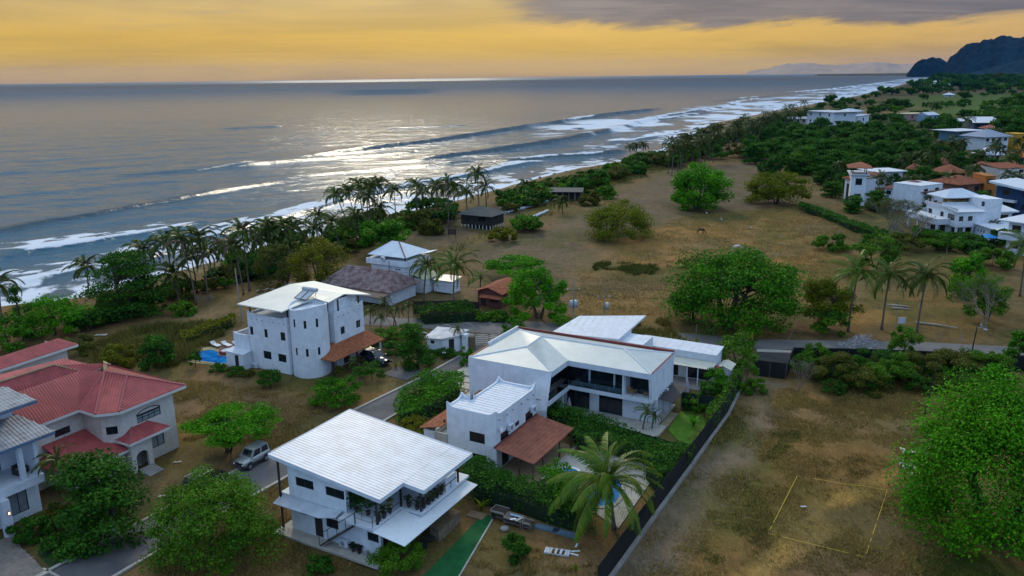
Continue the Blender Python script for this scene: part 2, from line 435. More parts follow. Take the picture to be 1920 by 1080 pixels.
# broad patches
lay((.20, .135, .06), S(N1, .48, .7)*.6); lay((.10, .085, .05), S(N3, .5, .7)*.5)
# inland plain, mosaic of scrub, dry pasture and green pasture
inl = S(RR, 380, 620)
lay((.085, .078, .046), inl); lay((.045, .065, .028), inl*S(N4, .4, .58)); lay((.13, .108, .07), inl*S(fbm(X, Y, 160, 8), .55, .68)*.8)
area([(1640, 212), (1700, 182), (1790, 175), (1920, 178), (1960, 215), (1800, 218)], (.075, .14, .04), 40, .9, 20)
area([(1560, 215), (1640, 196), (1720, 200), (1730, 215), (1640, 220)], (.19, .15, .10), 25, .8, 10)
# upper field
area([(880, 480), (1000, 428), (1120, 392), (1250, 318), (1452, 300), (1500, 380), (1230, 430), (1110, 455), (1080, 520), (1060, 600), (930, 560)], (.118, .104, .098), 5, .95, 4)
area([(1090, 520), (1160, 455), (1300, 400), (1500, 390), (1600, 430), (1560, 510), (1480, 520), (1260, 500)], (.245, .158, .062), 6, .9, 5)
area([(1060, 520), (1250, 512), (1260, 600), (1080, 610)], (.150, .115, .08), 4, .9)
area([(1080, 555), (1250, 545), (1260, 640), (1080, 640)], (.225, .155, .065), 3, .7)
area([(1500, 390), (1620, 440), (1600, 500), (1490, 430)], (.125, .095, .06), 4, .8)
area([(1380, 395), (1480, 400), (1490, 470), (1400, 440)], (.15, .13, .05), 5, .6)
area([(1550, 470), (1760, 440), (1900, 560), (1900, 640), (1590, 640)], (.165, .125, .055), 5, .8)
area([(1600, 440), (1720, 440), (1900, 520), (1800, 520), (1640, 500)], (.075, .085, .03), 5, .7)
area([(1570, 560), (1640, 570), (1640, 625), (1580, 625)], (.25, .165, .07), 2, .9)
for e in [(1190, 503, 60, 10), (1130, 500, 18, 7)]:
    area([(e[0]-e[2], e[1]), (e[0], e[1]-e[3]), (e[0]+e[2], e[1]), (e[0], e[1]+e[3])], (.085, .095, .025), 2, .9)
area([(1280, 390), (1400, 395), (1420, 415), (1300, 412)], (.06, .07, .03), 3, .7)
# dark beach soil round the sheds, band of tall grass by the field
area([(700, 470), (840, 400), (1060, 350), (1150, 345), (1010, 410), (900, 480), (790, 500)], (.085, .075, .068), 4, .95)
area([(800, 500), (900, 450), (1010, 412), (1150, 350), (1290, 305), (1230, 300), (1090, 340), (1010, 385), (940, 418), (840, 460)], (.13, .115, .035), 3, .85)
# bright path and scrub behind the beach at the left
area([(200, 640), (320, 595), (430, 545), (640, 470), (660, 500), (520, 560), (430, 610), (250, 650)], (.215, .165, .10), 3, .9)
area([(0, 640), (250, 600), (330, 560), (220, 640), (120, 680), (0, 690)], (.09, .075, .045), 4, .8)
area([(130, 640), (420, 605), (440, 625), (330, 690), (180, 690)], (.13, .12, .04), 3, .85)
area([(150, 585), (330, 560), (250, 625), (150, 640)], (.15, .105, .06), 3, .7)
# the left lot
area([(290, 700), (470, 700), (620, 750), (640, 790), (470, 870), (330, 790)], (.165, .122, .082), 3, .9, 2)
area([(300, 800), (380, 790), (440, 850), (330, 930), (280, 920)], (.20, .125, .05), 2, .85, 1.5)
area([(430, 690), (560, 705), (640, 690), (720, 700), (650, 730), (560, 740), (480, 715)], (.135, .12, .045), 1.5, .85, 1)
area([(640, 745), (740, 715), (720, 735), (660, 770)], (.21, .145, .07), 1, .8, .6)
area([(700, 720), (735, 700), (760, 714), (720, 735)], (.21, .16, .09), .7, .8, .5)
area([(800, 660), (880, 650), (830, 690), (780, 700)], (.18, .145, .08), 1, .8, .5)
# plot between lane and the nearest house, and its yard
area([(470, 920), (540, 893), (520, 960), (640, 1050), (700, 1080), (200, 1080), (310, 1025)], (.145, .105, .062), 1.5, .9, 1)
area([(880, 1000), (1010, 950), (1130, 1010), (1160, 1080), (780, 1080)], (.165, .118, .07), 1.2, .9, 1)
for e in [(965, 1022, 30, 36), (990, 1065, 18, 14), (560, 1030, 60, 22)]:
    area([(e[0]-e[2], e[1]), (e[0], e[1]-e[3]), (e[0]+e[2], e[1]), (e[0], e[1]+e[3])], (.045, .065, .03), 1.2, .85, .8)
# the open lot at the right
area([(1400, 690), (1490, 700), (1740, 720), (1920, 740), (1920, 1080), (1150, 1080)], (.175, .122, .056), 3, .85, 2)
area([(1135, 1090), (1290, 1090), (1330, 960), (1420, 850), (1480, 775), (1470, 720), (1400, 700), (1370, 790), (1260, 920)], (.165, .148, .145), 1.3, .95, 1.4)
area([(1330, 770), (1400, 770), (1440, 830), (1340, 850), (1240, 900), (1290, 830)], (.065, .085, .03), 2.2, .8, 2.6)
area([(1440, 810), (1510, 800), (1500, 845), (1430, 860)], (.085, .105, .028), 2.5, .6, 3.)
area([(1370, 880), (1470, 890), (1430, 1010), (1340, 1060), (1300, 1040)], (.085, .095, .032), 2.4, .8, 2.6)
area([(1360, 1090), (1470, 1000), (1560, 925), (1680, 870), (1700, 900), (1640, 960), (1520, 1030), (1440, 1090)], (.37, .26, .10), 1.2, .95, 1.)
area([(1560, 960), (1620, 935), (1660, 940), (1650, 985), (1590, 1000)], (.13, .082, .045), .8, .9, .8)
area([(1440, 1090), (1480, 1055), (1600, 1035), (1680, 1010), (1900, 1090)], (.135, .092, .058), 1., .9, .8)
area([(1640, 950), (1730, 930), (1740, 1010), (1660, 1040)], (.155, .118, .088), 1., .8, .8)
area([(1720, 1050), (1830, 1030), (1900, 1060), (1900, 1090), (1740, 1095)], (.11, .15, .025), 1., .9, .8)
area([(1560, 770), (1600, 765), (1610, 780), (1570, 788)], (.05, .035, .02), .6, .9, .4)
area([(1450, 730), (1740, 740), (1720, 790), (1480, 780)], (.20, .132, .06), 2, .7, 2)
area([(1560, 335), (1640, 300), (1930, 250), (1930, 490), (1720, 470), (1600, 405)], (.06, .07, .032), 6, .8, 4)
area([(1500, 385), (1560, 395), (1720, 455), (1800, 480), (1800, 500), (1600, 450)], (.065, .085, .03), 4, .75, 3)
# yards of the houses
area([(700, 640), (870, 640), (860, 700), (740, 700), (640, 690)], (.075, .075, .04), 1.5, .7, 1)
area([(1000, 760), (1300, 830), (1400, 700), (1260, 670)], (.085, .085, .05), 1, .8, .8)
# verge of the beach road
rd, _, _ = segdist(X, Y, [tuple((np.array(a)+np.array(b))/2) for a, b in zip(ROAD_T, ROAD_B)])
lay((.135, .108, .075), (1-S(rd+(N2-.5)*2, 3.0, 6.5))*.85)
lay((.085, .08, .05), (S(rd, 4.5, 6)*(1-S(rd, 8, 11)))*.4)
# fine mottling
lay((.24, .17, .09), S(N2, .6, .8)*.35*(RR < 400)); lay((.07, .06, .04), S(1-N2, .6, .8)*.45*(RR < 400))
# beach
bw = np.where(RR > 500, 26, 11)
lay((.23, .19, .15), (1-S(-cd+(N1-.5)*8, bw*.55, bw))*1.)
lay((.10, .09, .085), (1-S(-cd+(N2-.5)*3, 1., 6)))
lay((.075, .088, .032), S(fbm(X, Y, 6, 15), .46, .64)*.6*(RR < 420)); lay((.15, .13, .105), S(fbm(X, Y, 13, 16), .52, .7)*.45*(RR < 420))
colr = colr*C(1.05, .88, .62)
Zg = np.zeros(X.shape)
keep = np.ones(X.shape)
_k, _, _ = segdist(X, Y, [tuple((np.array(a)+np.array(b))/2) for a, b in zip(LANE_UL, LANE_LR)])
for poly in ([(-48, 62), (-20, 62), (-20, 50), (-46, 45)], [(-22, 66), (4, 50), (34, 92), (10, 108)], [(-46, 106), (-40, 96), (-12, 86), (-10, 104), (-30, 112)], [(-58, 86), (-45, 60), (-28, 72), (-32, 82)]):
    keep *= S(pdist(X, Y, poly), 1., 5.)
keep *= S(rd, 4.2, 8)*S(_k, 3.2, 6)
Zg += keep*((N1-.62)*.9+(N2-.55)*.30)*(1-S(RR, 500, 900))
Zg = np.where(RR > 500, Zg+(N4-.5)*6*S(RR, 900, 2500)*S(-cd, 60, 500), Zg)
Zg += -S(cd, -9, 6)*3.2-S(cd, 6, 40)*6
Zg -= .012*(1-keep)
V = np.stack([X, Y, Zg], -1).reshape(-1, 3); idx = np.arange(nr*na).reshape(nr, na)
Q = np.stack([idx[:-1, :-1], idx[:-1, 1:], idx[1:, 1:], idx[1:, :-1]], -1).reshape(-1, 4)
# drop sheet cells that lie well under the sea
dq = cd.ravel()[Q].min(1); Q = Q[dq < 120]
GM = bpy.data.materials.new('ground_soil_and_dry_grass'); GM.use_nodes = True; t = GM.node_tree; t.nodes.clear(); b = NB(t)
p = b.n('ShaderNodeBsdfPrincipled'); o = b.n('ShaderNodeOutputMaterial'); b.l(p.outputs[0], o.inputs[0])
p.inputs['Roughness'].default_value = .95; p.inputs['Specular IOR Level'].default_value = .1
co = b.n('ShaderNodeTexCoord').outputs['Object']; base = b.n('ShaderNodeAttribute', attribute_name='col').outputs['Color']
nA = b.noise(co, .55, 6, .68); nB_ = b.noise(co, 3.2, 5, .7); nC = b.noise(b.mapping(co, (1, .35, 1), rot=(0, 0, .5)), 1.3, 5, .7, 1.2)
c = b.mix(b.mr(nA, .38, .68, 0, .55), base, b.mix(1., base, c3(.55, .54, .5), 'MULTIPLY'))
c = b.mix(b.mr(nB_, .46, .7, 0, .7), c, b.mix(1., base, c3(1.55, 1.5, 1.35), 'MULTIPLY'))
c = b.mix(b.mr(nC, .48, .70, 0, .75), c, b.mix(1., base, c3(.5, .55, .45), 'MULTIPLY'))
b.put(p.inputs['Base Color'], c)
bn = b.n('ShaderNodeBump'); bn.inputs['Strength'].default_value = .7; bn.inputs['Distance'].default_value = .12
b.l(b.math('ADD', nB_, b.math('MULTIPLY', nC, .8)), bn.inputs['Height']); b.l(bn.outputs[0], p.inputs['Normal'])
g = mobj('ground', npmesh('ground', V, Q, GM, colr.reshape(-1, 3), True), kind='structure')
g['label'] = 'dry brown field soil with patches of yellow and green grass'
GZ = dict(X=X, Y=Y)
def ground_z(x, y):
    """height of the ground sheet (nearest sample)"""
    r_ = math.hypot(x, y); a_ = math.atan2(x, y)
    i = int(np.clip(np.searchsorted(rr, r_), 1, nr-1)); j = int(np.clip(round((a_-az[0])/(az[1]-az[0])), 0, na-1))
    f_ = (r_-rr[i-1])/(rr[i]-rr[i-1]); f_ = min(max(f_, 0), 1)
    return float(Zg[i-1, j]*(1-f_)+Zg[i, j]*f_)
def gat(px, py, z=None):
    q = at(px, py, 0.)
    zz = ground_z(q[0], q[1]) if z is None else z
    if z is None and zz < -.02:
        q = at(px, py, zz)
    return Vector((q[0], q[1], zz))
# --- sea: same kind of ring sheet with real swell, breakers and foam
na2, nr2 = 700, 520
az2 = np.linspace(R(-62), R(62), na2)
rr2 = np.concatenate([100*np.exp(np.linspace(0, math.log(900/100), 380)), 900*np.exp(np.linspace(.01, math.log(24000/900), 140))])
A2, R2 = np.meshgrid(az2, rr2); XS = np.sin(A2)*R2; YS = np.cos(A2)*R2
cs, cal = coastd(XS, YS)
foam = np.zeros(XS.shape); ZS = np.zeros(XS.shape); teal_shade = np.zeros(XS.shape)
F1 = fbm(XS, YS, 14, 21); F2 = fbm(XS, YS, 4.5, 22); F3 = fbm(XS, YS, 60, 23, 3); F4 = fbm(XS, YS, 1.6, 24, 3)
# ambient swell, crests roughly along the coast
for wl, am, ang, sd_ in ((38, .16, .62, 31), (23, .13, .70, 32), (12, .09, .52, 33), (7, .06, .8, 34)):
    ph = (XS*math.cos(R(90)*ang)*-1+YS*math.sin(R(90)*ang))*2*math.pi/wl+fbm(XS, YS, wl*3, sd_)*7
    ZS += np.sin(ph)*am*fbm(XS, YS, wl*2, sd_+4)*1.6*np.clip(1-(R2-300)/900, 0, 1)*S(cs, 2, 40)
def breaker(pts, h, w, foamspec, teal_shade_amt=.6, wob=2.2):
    """pts in the photograph's plan survey; foamspec = [(t0,t1,trail)] shares of the length that have broken"""
    global foam, ZS, teal_shade
    L = px2(pts, SEAZ+h*.6); d, s, a = segdist(XS, YS, L)
    tot = sum(math.dist(p, q) for p, q in zip(L[:-1], L[1:])); t_ = a/tot
    sd = np.where(s > 0, d, -d)+(F1-.5)*wob+(F2-.5)*1.2        # + is seaward
    end = S(t_, 0, .12)*(1-S(t_, .88, 1))*np.clip(.75+F3*.5, .6, 1.2)
    cut = (d < 60) & (t_ > .0005) & (t_ < .9995)
    prof = np.where(sd > 0, np.exp(-(sd/(w*3.4))**2), np.exp(-(sd/(w*.48))**2))
    ZS += prof*h*end*cut
    teal_shade = np.maximum(teal_shade, cut*np.exp(-((sd+w*.2)/(w*.8))**2)*end*teal_shade_amt)
    for (t0, t1, trail) in foamspec:
        e = S(t_, t0, t0+.06)*(1-S(t_, t1-.06, t1))
        crest = np.exp(-((sd-.1*w)/(w*.42))**2)
        back = (sd < 0)*np.exp(sd/8.)*.0+S(sd, -w*.2, w*.5)*(1-S(sd, trail*.35, trail))
        tex = np.clip((F2*.55+F1*.45-.40)*5.5, 0, 1)
        foam = np.maximum(foam, cut*e*np.maximum(crest*(.55+.6*F2), back*tex*.85))
breaker([(480, 300), (560, 291), (690, 277), (800, 264), (900, 249), (960, 240), (1050, 227), (1140, 213), (1260, 200)], 1.9, 4.2, [(.52, .70, 26)], .8)
breaker([(640, 309), (690, 305), (780, 298), (880, 285), (970, 273), (1060, 259), (1160, 239), (1250, 216), (1330, 203)], 1.8, 4.0, [(.55, 1., 24), (.44, .52, 12)], .9)
breaker([(930, 304), (985, 297), (1030, 292), (1080, 290), (1120, 287), (1180, 280)], 1.3, 3.2, [(.15, .8, 14)], 1.)
breaker([(-120, 448), (0, 431), (80, 415), (170, 402), (290, 378), (430, 354), (560, 336)], .65, 3.6, [], .9)
breaker([(-60, 500), (60, 468), (180, 450), (300, 432), (420, 408)], .7, 3., [(.2, .9, 22)], .2)
breaker([(330, 452), (400, 436), (470, 417), (560, 397), (640, 372), (760, 348), (900, 322), (985, 304), (1050, 298)], 1.1, 3.4, [(.0, 1., 12)], .3)
breaker([(-60, 560), (0, 540), (90, 517), (180, 500), (280, 480), (360, 455)], .7, 3., [(.0, 1., 22)], .2)
breaker([(420, 312), (560, 300), (700, 292), (820, 280)], .7, 3., [], .6); breaker([(500, 335), (640, 322), (780, 312), (900, 298)], .6, 3., [], .5); breaker([(1050, 246), (1150, 232), (1260, 220), (1340, 208)], .8, 3.5, [(.2, .7, 10)], .6); breaker([(200, 330), (360, 318), (500, 300)], .6, 4., [], .5)
breaker([(720, 240), (800, 237), (880, 234)], .9, 4., [], .6); breaker([(420, 241), (470, 238), (530, 237)], .7, 4., [], .4)
breaker([(1130, 268), (1180, 262), (1240, 253), (1290, 241)], .7, 3., [(.1, .9, 20)], .3)
breaker([(1300, 212), (1400, 188), (1450, 182)], 1.2, 5., [(.4, .9, 20)], .4)
breaker([(1330, 190), (1400, 183), (1480, 176)], 1.2, 6., [(.3, .6, 14)], .5)
breaker([(1420, 178), (1500, 172), (1570, 166), (1660, 155)], 1.2, 8., [(.1, 1., 40)], .3)
# wash zone along the sand and the surf far up the coast
tex = np.clip((F2*.5+F1*.5-.36)*4., 0, 1); tex2 = np.clip((F1*.4+F4*.6-.42)*5, 0, 1)
foam = np.maximum(foam, (1-S(cs, 4, np.where(XS < -10, 62, 34)))*tex*.7)
foam = np.maximum(foam, (1-S(cs, .2, 3.5))*.75)
foam = np.maximum(foam, S(R2, 380, 620)*(1-S(cs, 40, 150+60*F3))*np.clip((F3*.6+F1*.4-.34)*4, 0, 1)*.9)
foam = np.maximum(foam, (S(cs, 10, 30)*(1-S(cs, 45, 120)))*np.clip((F2*.5+F3*.5-.53)*6, 0, 1)*.5*(R2 < 500))
ZS = np.where(foam > .35, ZS+(F4-.5)*.35*np.minimum(foam, 1)*(R2 < 600), ZS)+SEAZ
wet = 1-S(cs, 3, 26)
AZD = np.degrees(np.arctan2(XS, YS))
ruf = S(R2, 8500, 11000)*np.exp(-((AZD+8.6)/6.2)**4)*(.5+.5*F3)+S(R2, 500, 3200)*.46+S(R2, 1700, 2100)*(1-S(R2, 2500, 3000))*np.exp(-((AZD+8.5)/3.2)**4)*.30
V = np.stack([XS, YS, ZS], -1).reshape(-1, 3); idx = np.arange(nr2*na2).reshape(nr2, na2)
Q = np.stack([idx[:-1, :-1], idx[:-1, 1:], idx[1:, 1:], idx[1:, :-1]], -1).reshape(-1, 4); Q = Q[cs.ravel()[Q].max(1) > -14]
WMAT = bpy.data.materials.new('sea_water'); WMAT.use_nodes = True; t = WMAT.node_tree; t.nodes.clear(); b = NB(t)
p = b.n('ShaderNodeBsdfPrincipled'); o = b.n('ShaderNodeOutputMaterial'); b.l(p.outputs[0], o.inputs[0])
co = b.n('ShaderNodeTexCoord').outputs['Object']; at_ = b.n('ShaderNodeAttribute', attribute_name='col').outputs['Color']
sp_ = b.n('ShaderNodeSeparateColor'); b.l(at_, sp_.inputs[0]); fo, te, we = sp_.outputs
nf = b.noise(co, 1.4, 5, .7); ff = b.mr(b.math('ADD', fo, b.math('MULTIPLY', b.math('SUBTRACT', nf, .5), .5)), .30, .62)
ff = b.math('MULTIPLY', ff, b.mr(fo, .02, .18))
wc = b.mix(te, c3(.020, .095, .150), c3(.005, .035, .060)); wc = b.mix(b.math('MULTIPLY', we, .6), wc, c3(.09, .085, .08))  # teal of the waves, darkened to paint in their shaded fronts
b.put(p.inputs['Base Color'], b.mix(ff, wc, c3(.62, .66, .72)))
wnd = b.n('ShaderNodeAttribute', attribute_name='wind').outputs['Fac']
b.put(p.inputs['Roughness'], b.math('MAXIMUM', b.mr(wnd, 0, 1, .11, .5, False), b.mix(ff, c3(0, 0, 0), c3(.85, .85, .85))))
p.inputs['IOR'].default_value = 1.333; p.inputs['Specular IOR Level'].default_value = .17
rot = (0, 0, R(28))
w1 = b.noise(b.mapping(co, (.35, 1, 1), rot=rot), .16, 5, .62, .5); w2 = b.noise(b.mapping(co, (.45, 1, 1), rot=rot), .75, 5, .6, .6); w3 = b.noise(b.mapping(co, (.35, 1, 1), rot=rot), .035, 4, .6, .4)
hgt = b.math('ADD', b.math('ADD', b.math('MULTIPLY', w1, 1.25), b.math('MULTIPLY', w2, .34)), b.math('MULTIPLY', w3, 4.2))
bn = b.n('ShaderNodeBump'); bn.inputs['Distance'].default_value = .85; b.put(bn.inputs['Strength'], b.mix(we, c3(.62, .62, .62), c3(.22, .22, .22)))
b.l(hgt, bn.inputs['Height']); b.l(bn.outputs[0], p.inputs['Normal'])
sme = npmesh('sea', V, Q, WMAT, np.stack([foam, teal_shade, wet], -1).reshape(-1, 3), True)
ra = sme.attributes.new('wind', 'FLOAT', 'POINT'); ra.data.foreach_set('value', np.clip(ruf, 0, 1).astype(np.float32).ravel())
sea = mobj('sea', sme, kind='structure')
sea['label'] = 'grey blue ocean with long breaking waves under the sunset'
# --- lane, beach road, kerbs
def strip(name, L1, L2, z, mat, label):
    mb = MB(); n = len(L1)
    mb.add([(*p, z) for p in L1]+[(*p, z) for p in L2], [(i, n+i, n+i+1, i+1) for i in range(n-1)])
    mb.f = [f[::-1] for f in mb.f] if np.cross(np.array(L1[1])-np.array(L1[0]), np.array(L2[0])-np.array(L1[0])) > 0 else mb.f
    o = mb.build(name, mat, kind='structure'); o['label'] = label; return o
strip('lane', LANE_UL, LANE_LR, .03, ASPH(), 'narrow dark asphalt lane between the houses')
RM = pmat('worn_road_asphalt', (.125, .120, .118), .92, .25, .3, .3, 20, col2=(.17, .16, .15))
strip('road', ROAD_T, ROAD_B, .03, RM, 'grey worn beach road running across behind the houses')
strip('driveway', px2([(717, 702), (747, 688)], .0), px2([(762, 714), (798, 695)], .0), .045, ASPH(), 'short asphalt driveway in front of the parked dark car')
strip('gate_apron', [(-5.2, 104.8), (-7, 110.6)], [(-1.4, 104.8), (0, 109.4)], .045, CONC(), 'concrete apron between the gate and the beach road')
def kerb(name, L, w, h, label, mat=None):
    mb = MB(); L = [np.array(p, float) for p in L]; acc = None
    root = thing(name, label, 'kerb', (L[0][0], L[0][1], 0)); o0 = L[0]
    for a, b_ in zip(L[:-1], L[1:]):
        d = b_-a; ln = np.linalg.norm(d); d /= ln; nn = np.array([-d[1], d[0]]); k = max(1, int(ln/4))
        for i in range(k):
            q0 = a+d*(ln*i/k+.012)-o0; q1 = a+d*(ln*(i+1)/k-.012)-o0; m_ = MB()
            m_.prism([tuple(q0-nn*w/2), tuple(q1-nn*w/2), tuple(q1+nn*w/2), tuple(q0+nn*w/2)], -.1, h); m_.build('kerb_block', mat or CONCL(), root)
    return root
offs = lambda L, d: [(x+d, y+abs(d)*.25) for x, y in L]
kerb('kerb', offs(LANE_UL, -.25), .28, .15, 'pale concrete kerb along the seaward side of the lane')
kerb('kerb', offs(LANE_LR[3:], .2), .28, .15, 'pale concrete kerb along the lane beside the nearest white house')
# ================================================================== houses on the street grid (local x = u, local y = v)
def plant_pot(parent_or_none, loc, label, h=.5, leaf=(.05, .12, .02), n=26, spread=.45, rz=0., pot=None, up=.9):
    t = thing('potted_plant', label, 'potted plant', loc, rz)
    MB().lathe([(.13, 0), (.2, .32), (.21, .36), (.16, .36)], 8).build('pot', pot or pmat('dark_pot', (.05, .04, .04), .8), t)
    V = []; Q = []; cc = []
    for i in range(n):
        a = rnd.random()*6.28; r_ = rnd.uniform(.1, 1)*spread; z = .36+h*rnd.uniform(.2, 1)*up; s_ = rnd.uniform(.10, .2)
        c = np.array([math.cos(a)*r_, math.sin(a)*r_, z]); d1 = np.array([math.cos(a), math.sin(a), rnd.uniform(-.6, .6)])*s_; d2 = np.array([-math.sin(a), math.cos(a), rnd.uniform(-.5, .5)])*s_*.6
        k = len(V); V += [c-d1, c-d2, c+d1, c+d2]; Q.append((k, k+1, k+2, k+3)); f_ = rnd.uniform(.6, 1.5); cc += [np.array(leaf)*f_]*4
    mobj('leaves', npmesh('leaves', np.array(V), np.array(Q), LEAF(), np.array(cc)), t, kind='stuff')
    return t
def ac_unit(loc, rz, label, grp=None):
    t = thing('air_conditioner', label, 'air conditioner', loc, rz, grp)
    MB().box(-.4, .4, -.16, .16, 0, .58).build('casing', WHITE2(), t)
    MB().lathe([(.22, 0), (.22, .012), (.17, .014)], 12).build('fan_grille', GREYM(), t).matrix_local = Matrix.Translation((-.08, -.162, .29)) @ Matrix.Rotation(R(90), 4, 'X')
    for x in (-.36, .3): MB().box(x, x+.06, -.14, .3, -.08, -.002).build('bracket', GREYM(), t)
    return t
def fr(px, py, z=0., t=29): p = at(px, py, z); return (p[0], p[1], 0.)
def loc2w(F, u, v, z, t=29):
    a = R(t); return (F[0]+u*math.cos(a)+v*math.sin(a), F[1]-u*math.sin(a)+v*math.cos(a), z)

# ---------------------------------------------------------------- A: nearest white house with the big tilted roof
FA = fr(548.9, 989.8, .15)
A_ = thing('white_house', 'nearest white house under one big tilted white sheet roof, potted plants on its terrace', 'house', FA, GR)
pv = MB().box(-1., 9.7, -1.15, 9.2, -.05, .15).build('floor_slab', CONCL(), A_)
walls(A_, [(0, 0), (9.2, 0), (9.2, 9.2), (0, 9.2)], .15, 3.0,
      {0: [(.98, 1.86, 1.75, 2.1, 'w0'), (2.5, 3.35, .17, 2.15, 'd'), (3.75, 5.0, 1.35, 2.2, 'w'), (7.9, 9.0, 1.35, 2.1, 'w')],
       1: [(.3, 2.6, .2, 2.0, 'g'), (5.5, 8.6, 1.75, 2.2, 'w2')]}, cap=False)
MB().box(-1.0, 9.25, .02, 9.6, 3.0, 3.2).box(9.25, 11.25, 2.6, 9.6, 3.0, 3.2).box(5.9, 9.3, -.95, .02, 2.98, 3.2).build('upper_floor_slab', WHITE2(), A_)
# upper storey: room at the left, open terrace at the right, wall tops follow the roof
def zr(u): return 6.72-(u+1.45)*.103
up = MB()
def slopewall(p0, p1, ops, mb):
    """wall to the underside of the tilted roof"""
    mb.wall(p0, p1, 3.2, 5.15, ops, .18)
    a, b_ = zr(p0[0])-.02, zr(p1[0])-.02
    mb.add([(*p0, 5.15), (*p1, 5.15), (*p1, b_), (*p0, a)], [(0, 1, 2, 3)])
o0 = [(.8, 2.7, 4.25, 5.05), (3.95, 5.85, 4.2, 5.0)]
slopewall((0, 0), (6., 0), o0, up); slopewall((6., 0), (6., 5.6), [(.35, 3.2, 3.25, 4.95)], up); slopewall((6., 5.6), (9.1, 5.6), [], up); slopewall((9.1, 5.6), (9.1, 9.2), [], up)
slopewall((9.1, 9.2), (0, 9.2), [], up); slopewall((0, 9.2), (0, 0), [], up)
up.build('upper_wall', WHITE(), A_)
for o_ in o0: window(A_, (0, 0), (6, 0), *o_)
window(A_, (6, 0), (6, 5.6), .35, 3.2, 3.25, 4.95, mull=2, name='glass_door')
L_ = [(-1.45, -.5, zr(-1.45)), (9.75, -.5, zr(9.75)), (9.75, 2.45, zr(9.75)), (11.68, 2.45, zr(11.68)), (11.68, 9.5, zr(11.68)), (-1.45, 9.6, zr(-1.45))]
rf = MB()
rf.face([(9.75, 9.55, zr(9.75)), (9.75, -.5, zr(9.75)), (-1.45, -.5, zr(-1.45)), (-1.45, 9.55, zr(-1.45))], .33, .06, .022, .1)
rf.face([(11.68, 9.5, zr(11.68)-.012), (11.68, 2.45, zr(11.68)-.012), (9.72, 2.45, zr(9.72)-.012), (9.72, 9.5, zr(9.72)-.012)], .33, .06, .022, .1)
rf.build('roof', ROOFW(), A_)
fs = MB()      # fascia boards
def board(p, q, h=.30, w=.05, mb=fs):
    p = np.array(p, float); q = np.array(q, float); d = (q-p)[:2]; d = d/np.linalg.norm(d); nn = np.array([-d[1], d[0]])*w
    a = [(p[0], p[1]), (q[0], q[1]), (q[0]-nn[0], q[1]-nn[1]), (p[0]-nn[0], p[1]-nn[1])]; zz = [p[2], q[2], q[2], p[2]]
    mb.add([(*a[i], zz[i]-h) for i in range(4)]+[(*a[i], zz[i]+.03) for i in range(4)], [(0, 3, 2, 1), (4, 5, 6, 7), (0, 1, 5, 4), (1, 2, 6, 5), (2, 3, 7, 6), (3, 0, 4, 7)])
for i in range(6): board(L_[i], L_[(i+1) % 6])
fs.build('fascia', WHITE2(), A_)
MB().box(9.4, 9.55, -.5, 9.5, 5.2, 5.4).build('roof_beam', BLACKM(), A_); MB().box(-1.3, -1.15, -.4, 9.4, 6.3, 6.5).build('roof_beam', BLACKM(), A_)
for (x, y, zb, zt) in ((-.75, -.25, .15, 6.3), (9.2, -.28, 3.2, 5.3), (11.05, 2.85, 3.2, 5.2), (11.05, 8.2, 3.2, 5.2), (9.2, 2.75, 3.2, 5.3)):
    MB().box(x-.07, x+.07, y-.07, y+.07, zb, zt).build('post', BLACKM(), A_)
# awnings
MB().face([(-.9, -1.05, 2.72), (3.95, -1.05, 2.72), (3.95, -.02, 3.05), (-.9, .05, 3.05)], .16, .05, .03, .04).build('awning', ROOFW(), A_)
MB().face([(3.97, -1.05, 2.72), (5.6, -.9, 3.12), (5.6, -.02, 3.3), (3.97, -.02, 3.05)], .16, .05, .03, .04).build('awning', ROOFW(), A_)
for a, b_ in (((3.6, -1.0, 2.66), (3.6, 0, 2.66)), ((5.6, -.85, 2.98), (5.5, 0, 2.9)), ((.2, -1.0, 2.66), (.2, 0, 2.66))): MB().tube([a, b_], .03, 5).build('awning_bracket', BLACKM(), A_)
MB().face([(12.25, 9.35, 2.66), (12.25, -1.0, 2.66), (9.32, -1.0, 2.98), (9.32, 9.35, 2.98)], .19, .06, .035, .05).build('lower_roof', pmat('weathered_white_sheet', (.72, .74, .76), .45, .0, .5, spec=.5, streak=.45), A_)
for y in (.3, 5, 8.6): MB().box(9.3, 12.2, y, y+.1, 2.5, 2.6).build('lower_roof_beam', BLACKM(), A_)
# railings, stair
rl = MB()
def railing(pts, z, h=.95, mb=None, st=1.3, mid=True, r=.025):
    mb = mb or MB(); pts = [np.array(p, float) for p in pts]
    for a, b_ in zip(pts[:-1], pts[1:]):
        n = max(1, int(round(np.linalg.norm(b_-a)/st)))
        for i in range(n+1):
            q = a+(b_-a)*i/n; mb.tube([(*q, z), (*q, z+h)], r, 5)
        mb.tube([(*a, z+h), (*b_, z+h)], r, 5)
        if mid: mb.tube([(*a, z+h*.5), (*b_, z+h*.5)], r*.7, 5)
    return mb
railing([(7.6, -.9), (9.25, -.9), (9.25, -.35)], 3.2).build('railing', BLACKM(), A_)
railing([(6.05, -.02), (7.5, -.02)], 3.2, .9).build('railing', BLACKM(), A_)
railing([(9.3, 2.7), (9.3, -.2)], 3.2, .55, None, 1.2, False).build('railing', BLACKM(), A_)
railing([(11.1, 3.0), (11.1, 6.2)], 3.2, .9, None, 1., True).build('railing', BLACKM(), A_)
for i in range(13):
    x = 4.0+i*.27; z = .33+i*.215; MB().box(x, x+.27, -.93, -.18, z-.035, z).build('stair_tread', CONC(), A_)
st_ = MB()
for y in (-.98, -.14): st_.tube([(3.85, y, .2), (7.5, y, 3.0)], .055, 5)
st_.build('stair_stringer', BLACKM(), A_)
hr = MB()
